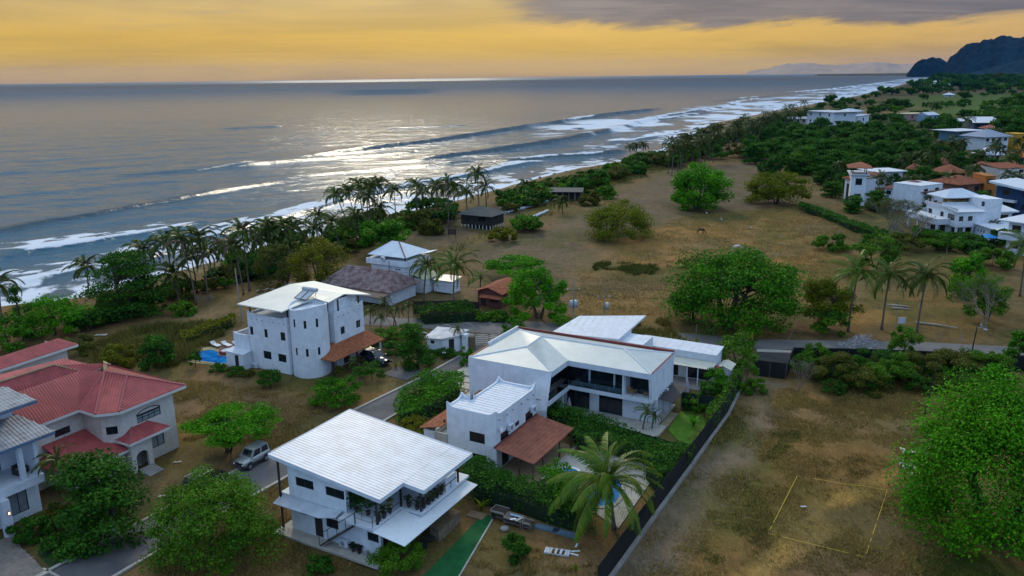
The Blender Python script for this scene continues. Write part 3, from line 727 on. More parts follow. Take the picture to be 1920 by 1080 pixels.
for i in range(5):
    x = 3.8+i*.95; z = .2+max(0, (x-3.85)*.77); hr.tube([(x, -.98, z), (x, -.98, z+.95)], .025, 5)
hr.tube([(3.8, -.98, 1.15), (7.6, -.98, 4.1)], .03, 5).build('stair_railing', BLACKM(), A_)
# white screen at the terrace end
MB().box(11.02, 11.06, 6.3, 7.95, 3.2, 4.25).build('terrace_screen', WHITE2(), A_)
MB().box(11.061, 11.09, 6.3, 7.95, 3.72, 3.78).box(11.061, 11.09, 7.05, 7.11, 3.2, 3.715).build('screen_frame', BLACKM(), A_)
# things on and round house A
spots = [(6.6, .5, 'big_palm'), (7.3, .35, 0), (8.3, .5, 0), (8.0, -.45, 'y')]
for i, (u, v, lf, lb, h, sp) in enumerate([
        (6.6, .45, (.03, .09, .015), 'bushy potted palm on the terrace just right of the upper white wall', 1.5, .75),
        (7.7, .5, (.035, .10, .015), 'larger bushy potted palm in the middle of the open terrace corner', 1.6, .85),
        (9.0, .15, (.10, .09, .015), 'potted croton with yellow leaves beside the terrace corner post', .5, .3),
        (9.05, .75, (.035, .07, .02), 'dark leafy pot plant next to the yellow croton on the terrace', .8, .4),
        (9.0, 1.55, (.16, .14, .01), 'tall yellow green pot plant under the notch of the tilted roof', 1., .35),
        (9.8, 2.95, (.04, .06, .03), 'grey green pot plant behind the terrace notch corner', .8, .4),
        (10.6, 2.95, (.05, .07, .04), 'pot plant with sparse leaves beside the notch post', .7, .4),
        (10.95, 3.35, (.05, .05, .015), 'first pot plant behind the low railing from the notch post', .6, .3),
        (10.95, 4.0, (.10, .10, .02), 'second pot plant behind the low railing, yellowish', .6, .3),
        (10.95, 4.6, (.06, .08, .02), 'third pot plant behind the low railing, middle of the row', .6, .3),
        (10.95, 5.2, (.11, .09, .05), 'fourth pot plant behind the low railing, pale leaves', .6, .3),
        (10.95, 5.8, (.05, .06, .02), 'last pot plant behind the low railing beside the white screen', .6, .3)]):
    plant_pot(None, loc2w(FA, u, v, 3.2), lb, h, lf, 34 if h < 1.2 else 110, sp)
for (u, v, lb) in ((6.65, -.3, 'left of two dark planters on the slab behind the outside stair'), (7.25, -.3, 'right of two dark planters on the slab behind the outside stair')):
    plant_pot(None, loc2w(FA, u, v, .15), lb, .35, (.02, .03, .02), 40, .3)
ac_unit(loc2w(FA, 5.75, -.25, .3), GR, 'air conditioner standing low under the outside stair of the tilted roof house')
for (u, lb) in ((8.0, 'left of two small concrete blocks at the foot of the white wall'), (8.6, 'right of two small concrete blocks at the foot of the white wall')):
    o_ = MB().prism([(-.12, -.1), (.12, -.1), (.12, .1), (-.12, .1)], 0, .42); o_.box(-.09, .09, -.07, .07, .42, .46)
    o_ = o_.build('concrete_block', CONC(), loc=loc2w(FA, u, -.3, .15)); o_.rotation_euler[2] = GR; tag(o_, lb, 'block')
# stone counter, drum, stump below the lower roof
t = thing('stone_counter', 'long rough stone counter beside the turf strip under the lower roof', 'counter', loc2w(FA, 10.9, 4.1, 0), GR)
SM = pmat('field_stone', (.23, .18, .12), .95, .45, 3, .6, 8)
for iy in range(7):
    for iz in range(3):
        y0 = iy*.47; MB().box(.0+rnd.uniform(-.02, .02), .85+rnd.uniform(-.03, .03), y0+.01, y0+.455, iz*.33, iz*.33+.32).build('stone', SM, t)
MB().box(-.05, .9, -.04, 3.3, .995, 1.08).build('counter_top', pmat('weathered_plank', (.16, .115, .07), .9, .35, 2, .4, 10), t)
t = thing('black_drum', 'black round drum lying open beside the stone counter', 'drum', loc2w(FA, 11.05, 2.85, .0), GR)
MB().lathe([(.36, 0), (.4, .04), (.4, .34), (.37, .36), (.33, .3), (.0, .28)], 14).build('drum_shell', BLACKM(), t)
MB().lathe([(.42, .32), (.43, .36), (.40, .38)], 14).build('rim', RUBBER(), t)
t = thing('log_pile', 'heap of dark logs and pots between the drum and the stone counter', 'log pile', loc2w(FA, 10.9, 3.6, 0), GR)
for i in range(9):
    a = rnd.uniform(-.5, .5); MB().tube([(rnd.uniform(-.4, .3), rnd.uniform(-.3, .1), .12+.1*(i % 4)), (rnd.uniform(.2, .6), rnd.uniform(.1, .4), .16+.12*(i % 4))], .09, 6).build('log', DARKWOOD(), t)
t = thing('brick_step', 'tan brick landing at the end of the turf strip by the hedge', 'paving', loc2w(FA, 11.6, 8.4, 0.02), GR)
for i in range(5):
    for j in range(2): MB().box(i*.31, i*.31+.3, j*.51, j*.51+.5, 0, .06+rnd.uniform(0, .01)).build('paver', pmat('tan_paver', (.24, .16, .10), .9, .3), t)
# ---------------------------------------------------------------- C: small white flat-roofed house with clay lean-to
FC = fr(931.7, 885.5)
C_ = thing('adobe_house', 'small white two storey house with a ribbed white flat roof and curled parapet corners', 'house', FC, GR)
poly = [(-5.45, 0), (0, 0), (0, 8.1), (-4.35, 8.1), (-4.35, 2.75), (-5.45, 2.75)]
walls(C_, poly, 0, 5.45, {0: [(2.5, 4.2, 2.55, 3.6, 'w'), (2.5, 4.2, .5, 1.4, 'w')], 1: [(.8, 2.4, 2.7, 3.55, 'w'), (3.65, 4.5, 3.05, 3.55, 'w0'), (5.8, 7.4, 2.75, 3.65, 'w'), (1.0, 2.4, .1, 2.1, 'd'), (3.2, 6.8, .1, 2.1, 'g')]}, cap=False)
pp = MB()        # parapet with upswept corners
def parapet(poly, z0, h, th, curl, mb, flat=()):
    n = len(poly)
    for i in range(n):
        p = np.array(poly[i], float); q = np.array(poly[(i+1) % n], float); L = np.linalg.norm(q-p); d = (q-p)/L; nin = np.array([-d[1], d[0]])
        k = max(6, int(L/.3)); prev = None
        for j in range(k+1):
            s_ = L*j/k; e = min(s_, L-s_); hh = h+curl*math.exp(-(e/.42)**2)*(0 if i in flat else 1)
            c = p+d*s_; cur = [(*(c-nin*.003), z0), (*(c+nin*th), z0), (*(c+nin*th), z0+hh), (*(c-nin*.003), z0+hh)]
            if prev:
                kk = len(mb.v); mb.v.extend(prev+cur); mb.f.extend([(kk+3, kk+2, kk+6, kk+7), (kk, kk+3, kk+7, kk+4), (kk+1, kk+5, kk+6, kk+2)])
            prev = cur
parapet(poly, 5.45, .22, .2, .42, pp)
pp.build('parapet', WHITE(), C_)
RP = MB()
RP.face([(-.18, .18, 5.45), (-.18, 7.92, 5.45), (-4.2, 7.92, 5.57), (-4.2, .18, 5.57)], .5, .03, .035, .08).face([(-4.22, .18, 5.545), (-4.22, 2.6, 5.545), (-5.28, 2.6, 5.575), (-5.28, .18, 5.575)], .5, .03, .035, .08)
RP.build('roof', WHITE2(), C_)
lt = MB().face([(4.2, -.5, 2.05), (4.2, 8.1, 2.05), (.03, 8.1, 2.72), (.03, -.5, 2.72)], .21, .19, .07, .06, .42, .01)
lt.build('lean_to_roof', TERRA2(), C_)
MB().tube([(.1, -.5, 2.76), (.1, 8.1, 2.76)], .12, 6).build('flashing', pmat('maroon_flashing', (.16, .045, .035), .8), C_)
for (x, y) in ((4.0, -.3), (4.0, 1.7), (4.0, 5.3), (4.0, 7.9), (2.4, .0)):
    MB().tube([(x, y, .08), (x+rnd.uniform(-.05, .05), y, 1.1), (x, y, 2.05)], [.1, .08, .08], 7).build('log_post', WOOD(), C_)
MB().box(.0, 4.3, -.4, 8.3, -.05, .08).build('patio_floor', pmat('tan_patio', (.30, .22, .13), .9, .25), C_)
MB().box(4.32, 4.55, -.6, 8.4, -.05, .14).build('patio_edge', CONCL(), C_)
# back lean-to of clay tiles along the lane and the low terrace
MB().face([(-9.2, 6.9, 2.35), (-9.2, .6, 2.35), (-6.5, .6, 3.05), (-6.5, 6.9, 3.05)], .21, .19, .07, .06, .42, .01).face([(-8.6, 12.2, 2.55), (-8.6, 6.0, 2.55), (-4.4, 6.0, 3.5), (-4.4, 12.2, 3.5)], .21, .19, .07, .06, .42, .01).build('back_roof', TERRA(), C_)
walls(C_, [(-8.8, .8), (-5.5, .8), (-5.5, 2.7), (-4.4, 2.7), (-4.4, 12), (-8.2, 12), (-8.2, 6.6), (-8.8, 6.6)], 0, 2.28, {}, cap=False, name='back_wall')
MB().box(-6.9, -5.46, -.1, .03, 0, 2.75).box(-6.55, -5.46, .05, 3.1, 2.3, 2.45).box(-6.9, -6.7, .05, 3.0, 2.3, 2.95).build('terrace', CONCL(), C_)
MB().box(-6.95, -6.8, 1.6, 1.75, 2.3, 3.3).build('terrace_post', DARKWOOD(), C_)
for (v, z, lb) in ((2.35, 3.45, 'air conditioner above the left window over the clay lean-to roof'), (7.05, 3.5, 'air conditioner high at the far corner above the right window of the adobe house'), (7.1, 2.05, 'air conditioner just above the top edge of the clay lean-to roof')):
    ac_unit(loc2w(FC, .27, v, z), GR+R(90), lb, 'air conditioners on the adobe house wall')
for (v, z) in ((.5, 5.15), (2.0, 5.1), (3.2, 5.12), (4.9, 5.1), (6.2, 5.08), (7.4, 5.1)):
    MB().tube([(.0, v, z), (.16, v, z-.02)], .05, 6).build('roof_spout', CONC(), C_)
t = thing('satellite_dish', 'small white satellite dish on the front corner of the adobe house', 'satellite dish', loc2w(FC, .12, .35, 4.05), GR)
MB().lathe([(0.02, 0), (.17, .03), (.26, .09), (.25, .095), (.0, .02)], 12).build('dish', WHITE2(), t).matrix_local = Matrix.Translation((.15, 0, .25)) @ Matrix.Rotation(R(60), 4, 'Y')
MB().tube([(0, 0, 0), (.1, 0, .1), (.15, 0, .25)], .02, 5).build('mast', GREYM(), t)
# pool terrace behind the lean-to
PD = MB()
pdk = px2([(1000, 905), (1052, 858), (1110, 835), (1190, 842), (1236, 880), (1160, 990), (1120, 965)], .06)
PD.prism([tuple(np.array(q)) for q in pdk], -.05, .07); o_ = PD.build('pool_deck', CONCL(), kind='structure'); o_['label'] = 'pale stone pool deck beside the clay lean-to'
POOLM = bpy.data.materials.new('pool_water'); POOLM.use_nodes = True; t_ = POOLM.node_tree; b = NB(t_); p = t_.nodes['Principled BSDF']
n_ = b.noise(b.n('ShaderNodeTexCoord').outputs['Object'], 1.2, 3, .5, .5); b.put(p.inputs['Base Color'], b.mix(b.mr(n_, .35, .7), c3(.005, .10, .38), c3(.012, .24, .56))); p.inputs['Roughness'].default_value = .05; p.inputs['Specular IOR Level'].default_value = .2
bn = b.n('ShaderNodeBump'); bn.inputs['Strength'].default_value = .25; bn.inputs['Distance'].default_value = .1; b.l(n_, bn.inputs['Height']); b.l(bn.outputs[0], p.inputs['Normal'])
def pool(name, label, outline, z, coping=.35, cm=None, wm=None, h=.06):
    c = np.mean(outline, 0); t = thing(name, label, 'pool', (c[0], c[1], 0)); P = [np.array(q)-c for q in outline]
    MB().poly([(*q, z) for q in P]).build('water', wm or POOLM, t)
    mb = MB(); n = len(P); out = [q*(1+coping/np.linalg.norm(q)) for q in P]
    for i in range(n):
        j = (i+1) % n; a, b_, c_, d_ = P[i], P[j], out[j], out[i]
        mb.add([(*a, z-.05), (*b_, z-.05), (*c_, z-.05), (*d_, z-.05), (*a, z+h), (*b_, z+h), (*c_, z+h), (*d_, z+h)], [(4, 5, 6, 7), (0, 1, 5, 4), (2, 3, 7, 6)])
    mb.build('coping', cm or CONCL(), t); return t
def blob(pts, n=28):
    """closed smooth outline through points (Catmull-Rom)"""
    P = [np.array(p, float) for p in pts]; m_ = len(P); out = []
    for i in range(m_):
        p0, p1, p2, p3 = P[i-1], P[i], P[(i+1) % m_], P[(i+2) % m_]
        for k in range(max(2, n//m_)):
            u = k/max(2, n//m_); out.append(.5*((2*p1)+(-p0+p2)*u+(2*p0-5*p1+4*p2-p3)*u*u+(-p0+3*p1-3*p2+p3)*u**3))
    return out
pool('swimming_pool', 'blue pool half hidden under the big coconut palm by the clay lean-to', blob(px2([(1070, 915), (1105, 895), (1150, 890), (1165, 915), (1150, 945), (1110, 948), (1075, 935)], .1)), .09)
pool('plunge_pool', 'small round raised tub with white rim beside the clay lean-to patio', blob(px2([(1045, 888), (1062, 880), (1082, 884), (1078, 896), (1058, 900)], .3)), .34, .3, WHITE2(), h=.1)
# ---------------------------------------------------------------- E: large modern white house
FE = fr(1232.8, 788.2, .2)
E_ = thing('modern_house', 'large modern white house with a pale hipped sheet roof and dark glazed balcony', 'house', FE, GR)
MB().box(-13.5, 1.3, -4.4, -.9, -.05, .2).box(-19.5, .4, -.88, 5., -.05, .21).build('terrace_floor', CONCL(), E_)
UW = MB()
ez, sz = 6.28, 2.82      # eave and slab underside
# solid outer skins of the upper box
UW.add([(0, -2.05, sz), (0, 4.95, 2.9), (0, 4.95, ez), (0, -2.5, ez)], [(0, 1, 2, 3)])                    # right end, leaning front edge
UW.add([(.0, 4.95, 0), (-19.6, 4.95, 0), (-19.6, 4.95, ez), (0, 4.95, ez)], [(0, 1, 2, 3)])
UW.add([(-19.6, 4.95, 0), (-19.6, -6.4, 0), (-19.6, -6.5, ez), (-19.6, 4.95, ez)], [(0, 1, 2, 3)])
UW.add([(-19.6, -6.4, 0), (-9.6, -7.3, 2.2), (-9.4, -6.5, ez), (-19.6, -6.5, ez)], [(0, 1, 2, 3)])
UW.add([(-19.6, -6.4, 0), (-9.7, -7.1, 0), (-9.6, -7.3, 2.2)], [(0, 1, 2)])
UW.build('wall', WHITE(), E_)
MB().add([(-.3, -2.42, ez-.45), (-.3, -2.0, ez-.45), (-.3, -2.0, 3.3), (-.3, -2.1, 3.3)], [(0, 1, 2, 3)])
# fin frame of the balcony opening
fn = MB()
def leanbox(u0, u1, vb0, vt0, th, z0, z1, mb): mb.add([(u0, vb0, z0), (u1, vb0, z0), (u1, vb0+th, z0), (u0, vb0+th, z0), (u0, vt0, z1), (u1, vt0, z1), (u1, vt0+th, z1), (u0, vt0+th, z1)], [(0, 3, 2, 1), (4, 5, 6, 7), (0, 1, 5, 4), (1, 2, 6, 5), (2, 3, 7, 6), (3, 0, 4, 7)])
leanbox(-9.4, -.002, -2.5, -2.52, .25, ez-.62, ez-.002, fn)            # fascia
fn.box(-9.62, -.004, -2.12, .25, sz, 3.28)                               # balcony slab edge
leanbox(-.30, -.006, -2.1, -2.45, 1.9, 3.28, ez-.63, fn)                 # right fin
fn.box(-9.65, -9.41, -7.2, -2.14, sz-.1, 3.2); fn.box(-9.62, -9.40, -6.5, -2.53, ez-.6, ez-.003)
fn.build('balcony_frame', WHITE2(), E_)
for (x, y) in ((-7.6, -.75), (-4.7, -.75), (-3.2, -2.05)):
    MB().box(x-.09, x+.09, y-.09, y+.09, 3.282, ez-.01).build('pillar', WHITE2(), E_)
MB().box(-3.2, -.32, -.9, -.82, 3.282, ez-.05).build('inner_wall', WHITE2(), E_)
MB().box(-3.12, -3.0, -1.95, -.91, 3.282, ez-.05).build('side_wall', WHITE2(), E_)
def glassrun(parent, p0, p1, z0, z1, n, name='glass_door', gm=None):
    p0 = np.array(p0, float); p1 = np.array(p1, float); L = np.linalg.norm(p1-p0)
    for i in range(n): window(parent, p0, p1, L*i/n+.03, L*(i+1)/n-.03, z0, z1, mull=1, name=name, gm=gm, inset=0.)
glassrun(E_, (-14.2, -.55), (-7.75, -.55), 3.3, 5.9, 3); glassrun(E_, (-7.5, -.55), (-4.8, -.55), 3.3, 5.9, 1); glassrun(E_, (-4.6, -.55), (-3.2, -.55), 3.3, 5.9, 1)
glassrun(E_, (-2.9, -.95), (-.35, -.95), 3.3, 5.85, 1)
glassrun(E_, (-11.2, -6.0), (-11.2, -.6), 3.3, 5.9, 2)
MB().box(-13.9, -9.62, -7.0, .2, 3.1, 3.2).box(-9.62, -.3, .26, .5, 3.0, 3.2).build('balcony_floor', CONC(), E_)
gp = MB(); GB = bpy.data.materials.new('balcony_glass'); GB.use_nodes = True; tt = GB.node_tree; tt.nodes.clear(); b = NB(tt)
o_ = b.n('ShaderNodeOutputMaterial'); mx = b.n('ShaderNodeMixShader'); tp = b.n('ShaderNodeBsdfTransparent'); tp.inputs[0].default_value = (.55, .68, .72, 1); gl = b.n('ShaderNodeBsdfGlossy'); gl.inputs['Roughness'].default_value = .03
fre = b.n('ShaderNodeFresnel'); fre.inputs[0].default_value = 1.5; b.l(fre.outputs[0], mx.inputs[0]); b.l(tp.outputs[0], mx.inputs[1]); b.l(gl.outputs[0], mx.inputs[2]); b.l(mx.outputs[0], o_.inputs[0])
for i in range(4): MB().box(-9.5+i*1.58, -9.5+i*1.58+1.54, -2.11, -2.09, 3.29, 4.2).build('balcony_glass', GB, E_)
for i in range(3): MB().box(-9.52, -9.5, -7.0+i*1.6, -7.0+i*1.6+1.56, 3.21, 4.1).build('balcony_glass', GB, E_)
# ground floor behind the terrace
walls(E_, [(-13.2, -.8), (-.4, -.8), (-.4, 4.6), (-13.2, 4.6)], .2, sz, {0: [(2.87, 5.65, .22, 2.6, 'g'), (6.75, 9.5, .22, 2.6, 'g')]}, cap=False, name='ground_floor_wall')
walls(E_, [(-13.1, -6.8), (-13.0, -6.8), (-13.0, -.82), (-13.1, -.82)], .2, sz, {1: [(.8, 5.6, .22, 2.6, 'g')]}, cap=False, name='ground_floor_wall')
for (x, y) in ((-.12, -.4), (.0, 2.9), (-10.2, -2.4)):
    MB().box(x-.17, x+.17, y-.17, y+.17, .2, sz).build('pillar', WHITE2(), E_)
# hipped roof
R0, R1, R2_, R3 = (-14.6, 1.5, 7.05), (-4.6, 1.6, 7.05), (-14.5, -2.4, 7.0), None
e0, e1, e2, e3, e4, e5 = (0, -2.5, ez), (0, 4.8, ez), (-19.5, 4.8, ez), (-19.5, -6.5, ez), (-9.4, -6.5, ez), (-9.4, -2.5, ez)
rf = MB()
rf.face([e5, e0, R1, R0], .2, .05, .025, .06); rf.face([e0, e1, R1], .2, .05, .025, .06); rf.face([e1, e2, R0, R1], .2, .05, .025, .06)
rf.face([e2, e3, R2_, R0], .2, .05, .025, .06); rf.face([e3, e4, R2_], .2, .05, .025, .06); rf.face([e4, e5, R0, R2_], .2, .05, .025, .06)
rf.build('roof', ROOFG(), E_)
rc = MB()
for a, b_ in ((e0, R1), (e1, R1), (R0, R1), (R0, R2_), (R2_, e4), (R2_, e3), (R0, e2)):
    rc.tube([np.array(a)+[0, 0, .02], np.array(b_)+[0, 0, .02]], .09, 5)
rc.build('ridge_cap', WHITE2(), E_)
REDC = pmat('red_brown_flashing', (.20, .045, .035), .7, .2)
MB().box(-19.6, .02, 4.82, 4.99, ez, ez+.30).build('back_parapet', REDC, E_)
MB().box(-.10, .04, -2.5, 4.8, ez+.0, ez+.045).build('edge_cap', REDC, E_)
MB().box(-19.62, -19.45, -2.2, 4.8, ez, ez+.42).build('side_parapet', WHITE2(), E_)
MB().box(-19.62, -19.45, -6.45, -2.22, ez, ez+.1).build('side_cap', pmat('orange_flashing', (.34, .11, .04), .7, .2), E_)
MB().face([(1.62, .2, 2.5), (1.62, 5.2, 2.5), (.02, 5.2, 2.62), (.02, .2, 2.62)], .5, .04, .02, .06).build('canopy', pmat('dark_brown_sheet', (.06, .05, .05), .6, .2), E_)
for i in range(6): MB().tube([(.01, .4+i*.75, 3.05), (.3, .4+i*.75, 3.0)], .035, 5).build('wall_light', BLACKM(), E_)
# back wings of the same house
B_ = thing('white_annex', 'white annex with a bright slanted flat roof behind the modern house', 'house', FE, GR)
def lev(px, py, z):     # local (u,v) of a pixel at height z
    q = at(px, py, z); d = np.array([q[0]-FE[0], q[1]-FE[1]]); a = R(29); return (d[0]*math.cos(a)-d[1]*math.sin(a), d[0]*math.sin(a)+d[1]*math.cos(a))
walls(B_, [(-15.4, 6.6), (-7.9, 8.2), (-7.9, 12.8), (-15.4, 12.8)], 0, 5.65, {1: [(.3, 1.3, 4.55, 4.85, 'w0'), (.3, 1.3, 4.05, 4.4, 'w0')]})
MB().face([(-15.7, 6.2, 6.0), (-7.7, 8.0, 5.8), (-7.9, 18.0, 6.0), (-15.5, 14.0, 6.0)], .9, .03, .012, .22).build('roof', WHITE2(), B_)
walls(B_, [(-7.88, 9.0), (-5.0, 9.0), (-5.0, 12.5), (-7.88, 12.5)], 0, 5.2)
Lw = thing('long_low_house', 'long low white house with a flat roof and an awning behind the modern house', 'house', FE, GR)
walls(Lw, [(-7.2, 13.8), (2.4, 13.8), (2.4, 16.6), (-7.2, 16.6)], 0, 3.55, {0: [(2.8, 3.5, .2, 2.2, 'd'), (6.2, 9.2, .2, 2.2, 'g'), (4.3, 5.1, .2, 2.1, 'd')]}, cap=False)
MB().face([(-7.5, 13.6, 3.62), (2.6, 13.6, 3.62), (2.6, 16.8, 3.8), (-7.5, 16.8, 3.8)], .8, .04, .02, .16).build('roof', WHITE2(), Lw)
MB().box(-7.3, 2.5, 13.62, 13.78, 2.75, 3.46).build('fascia', WHITE2(), Lw)
MB().face([(-4.2, 11.6, 2.45), (2.6, 11.6, 2.45), (2.6, 13.6, 2.72), (-4.2, 13.6, 2.72)], .18, .05, .025, .05).build('awning', pmat('cream_sheet', (.60, .58, .48), .6, .12), Lw)
MB().box(-5, 2.8, 10.5, 13.7, -.02, .16).build('porch_floor', CONC(), Lw)
for x in (-.4, .9, 2.4): MB().box(x-.06, x+.06, 11.7, 11.82, .16, 2.42).build('post', WHITE2(), Lw)
walls(Lw, [(3.0, 13.2), (4.2, 13.2), (4.2, 15.2), (3.0, 15.2)], 0, 2.4, name='shed_wall')
MB().face([(2.9, 12.9, 2.45), (3.5, 12.9, 2.7), (3.5, 15.4, 2.7), (2.9, 15.4, 2.45)], .2, .04, .02, .05).face([(4.5, 15.4, 2.3), (4.5, 12.9, 2.3), (3.52, 12.9, 2.7), (3.52, 15.4, 2.7)], .2, .04, .02, .05).build('shed_roof', pmat('cream_sheet', (.60, .58, .48), .6, .12), Lw)
MB().slab([(2.62, 12.6, 2.35), (3.3, 12.6, 2.3), (3.3, 13.1, 2.55), (2.62, 13.1, 2.6)], .05).build('red_awning', pmat('red_cloth', (.28, .05, .035), .8), Lw)
# paving slabs beside the modern house on the lane side
t = thing('paving_slabs', 'large pale concrete slabs laid between the lane and the modern house', 'paving', FE, GR)
for (u0, u1, v0, v1, z) in ((-27.2, -24.6, 1.9, 4.6, .3), (-24.5, -20., 1.9, 4.6, .3), (-26.2, -22.4, .2, 1.75, .14), (-22.3, -19.8, .2, 1.75, .14), (-26., -22.4, -1.6, .1, .12), (-22.3, -19.8, -1.6, .1, .34), (-25.6, -22.6, -3.4, -1.75, .12), (-22.5, -19.8, -3.4, -1.75, .12)):
    MB().box(u0+.05, u1-.05, v0+.05, v1-.05, -.05, z).build('slab', pmat('cream_paving', (.50, .45, .37), .9, .2), t)
# lawn and steps right of the house
lawn = MB().prism(px2([(1252, 806), (1276, 772), (1310, 770), (1325, 790), (1310, 826), (1284, 838)], .05), -.05, .06)
o_ = lawn.build('lawn', pmat('lawn_green', (.09, .21, .010), .9, .35, 1.5, .6, 25), kind='structure'); o_['label'] = 'small vivid green lawn beside the modern house'
t = thing('paving_strip', 'tan stepping pavers between the modern house and its green lawn', 'paving', FE, GR)
for i in range(6): MB().box(.55+.08*i*0, 1.35, -2.6+i*.95, -2.6+i*.95+.9, -.02, .1).build('paver', pmat('tan_slab', (.33, .26, .16), .9, .25), t)
# chairs and umbrellas at the modern house
def lounge_chair(loc, rz, label):
    t = thing('wooden_chair', label, 'chair', loc, rz)
    MB().box(-.3, .3, -.3, .3, .32, .38).build('seat', WOOD2, t)
    for i in range(5): leg = MB(); leg.slab([(-.3+i*.12, .28, .38), (-.2+i*.12, .28, .38), (-.2+i*.12, .5, 1.0+.08*math.sin(i*math.pi/4)), (-.3+i*.12, .5, 1.0+.08*math.sin(i*math.pi/4))], .04); leg.build('back_slat', WOOD2, t)
    for sx in (-.33, .33):
        MB().box(sx-.05, sx+.05, -.32, .35, .56, .60).build('armrest', WOOD2, t)
        for sy in (-.28, .25): MB().box(sx-.03, sx+.03, sy-.03, sy+.03, 0, .56).build('leg', WOOD2, t)
    return t
WOOD2 = pmat('honey_wood', (.32, .18, .07), .7, .2)
lounge_chair(loc2w(FE, -2.4, -1.5, 3.3), GR+R(150), 'honey coloured slatted wooden chair on the right end of the glazed balcony')
t = thing('small_table', 'low wooden side table on the balcony near the right fin', 'table', loc2w(FE, -.8, -1.5, 3.3), GR)
MB().box(-.3, .3, -.2, .2, .38, .42).build('table_top', WOOD2, t)
for sx in (-.25, .25):
    for sy in (-.15, .15): MB().box(sx-.02, sx+.02, sy-.02, sy+.02, 0, .38).build('leg', WOOD2, t)
def folded_parasol(loc, label, h=2.0):
    t = thing('folded_parasol', label, 'parasol', loc)
    MB().tube([(0, 0, .05), (0, 0, h+.1)], .025, 6).build('pole', GREYM(), t)
    MB().lathe([(.25, .0), (.25, .05), (.05, .07)], 10).build('base', CONC(), t)
    V = [(.30*(1 if i % 2 else .62), .55) for i in range(12)]; mb = MB(); k = [(math.cos(i*math.pi/6)*V[i][0], math.sin(i*math.pi/6)*V[i][0], h*.42) for i in range(12)]
    k2 = [(math.cos(i*math.pi/6)*.12, math.sin(i*math.pi/6)*.12, h*.8) for i in range(12)]; top = (0, 0, h+.06)
    mb.add(k+k2+[top], [(i, (i+1) % 12, 12+(i+1) % 12, 12+i) for i in range(12)]+[(12+i, 12+(i+1) % 12, 24) for i in range(12)]); mb.build('canopy', pmat('lilac_cloth', (.42, .36, .44), .9, .15), t)
folded_parasol(loc2w(FE, 1.2, 6.4, .1), 'folded lilac parasol standing behind the modern house near the awning', 3.2)
folded_parasol(tuple(at(1067, 770, .2)[:2])+(.2,), 'small folded lilac parasol on the terrace in front of the dark glass doors', 1.6)
# ---------------------------------------------------------------- F: white tower house
FF = fr(542.2, 702.2)
T_ = thing('tower_house', 'three storey white stucco house with a round stair tower and flat overhanging roof', 'house', FF, GR)
walls(T_, [(-6.45, 0), (.3, 0), (.3, 5.), (3.9, 4.62), (3.9, 10.4), (-6.45, 10.4)], 0, 7.0,
      {0: [(.3, .85, 4.4, 5.5, 'w0'), (2.8, 3.35, 4.4, 5.5, 'w0'), (5.55, 6.35, 4.4, 5.5, 'w'), (2.3, 3.65, 1.5, 2.55, 'w'), (4.85, 6.2, 1.5, 2.55, 'w')],
       2: [(1.0, 1.9, 3.95, 5.05, 'w'), (.9, 1.7, .1, 2.1, 'd')], 3: [(1.1, 1.9, 4.15, 5.15, 'w'), (4.15, 5.0, 4.15, 5.15, 'w'), (1.3, 2.5, .1, 2.1, 'd')]}, cap=True)
ty = MB(); parapet([(-6.45, 0), (.3, 0), (.3, 5.), (3.9, 4.62), (3.9, 10.4), (-6.45, 10.4)], 7.0, .28, .22, .28, ty); ty.build('parapet', WHITE(), T_)
# round tower
tw = MB(); cx_, cy_c, r_ = 2.05, 2.1, 2.35; n = 40; zt = 9.15
def tp(a, r=r_): return (cx_+r*math.cos(a), cy_c+r*math.sin(a))
tops = [8.95+.22*math.cos(2*math.pi*(i/n)*2+.6) for i in range(n)]
segw = {}
for (ac_, zl) in ((-93, ((2.92, 3.9), (6.55, 7.6))), (-59, ((2.85, 3.88), (6.48, 7.5))), (-22, ((2.9, 3.9), (6.5, 7.6)))):
    segw[int(((ac_+360) % 360)/360*n)] = zl
for i in range(n):
    a = 2*math.pi*i/n; a1 = 2*math.pi*(i+1)/n; p_, q_ = tp(a), tp(a1); L_s = math.dist(p_, q_)
    op = [(.02, L_s-.02, z0, z1) for z0, z1 in segw.get(i, ())]
    tw.wall(p_, q_, 0, zt-.4, op, .16)
    for o_ in op: window(T_, p_, q_, *o_, mull=0, bar=.05)
    z0, z1 = tops[i], tops[(i+1) % n]
    tw.add([(*p_, zt-.4), (*q_, zt-.4), (*q_, z1), (*p_, z0)], [(0, 1, 2, 3)])
    pi_, qi_ = tp(a, r_-.2), tp(a1, r_-.2); tw.add([(*p_, z0), (*q_, z1), (*qi_, z1), (*pi_, z0)], [(0, 1, 2, 3)]); tw.add([(*pi_, z0), (*qi_, z1), (*qi_, 8.45), (*pi_, 8.45)], [(0, 1, 2, 3)])
tw.poly([(*tp(2*math.pi*i/n, r_-.19), 8.5) for i in range(n)]); tw.build('round_tower', WHITE(), T_)
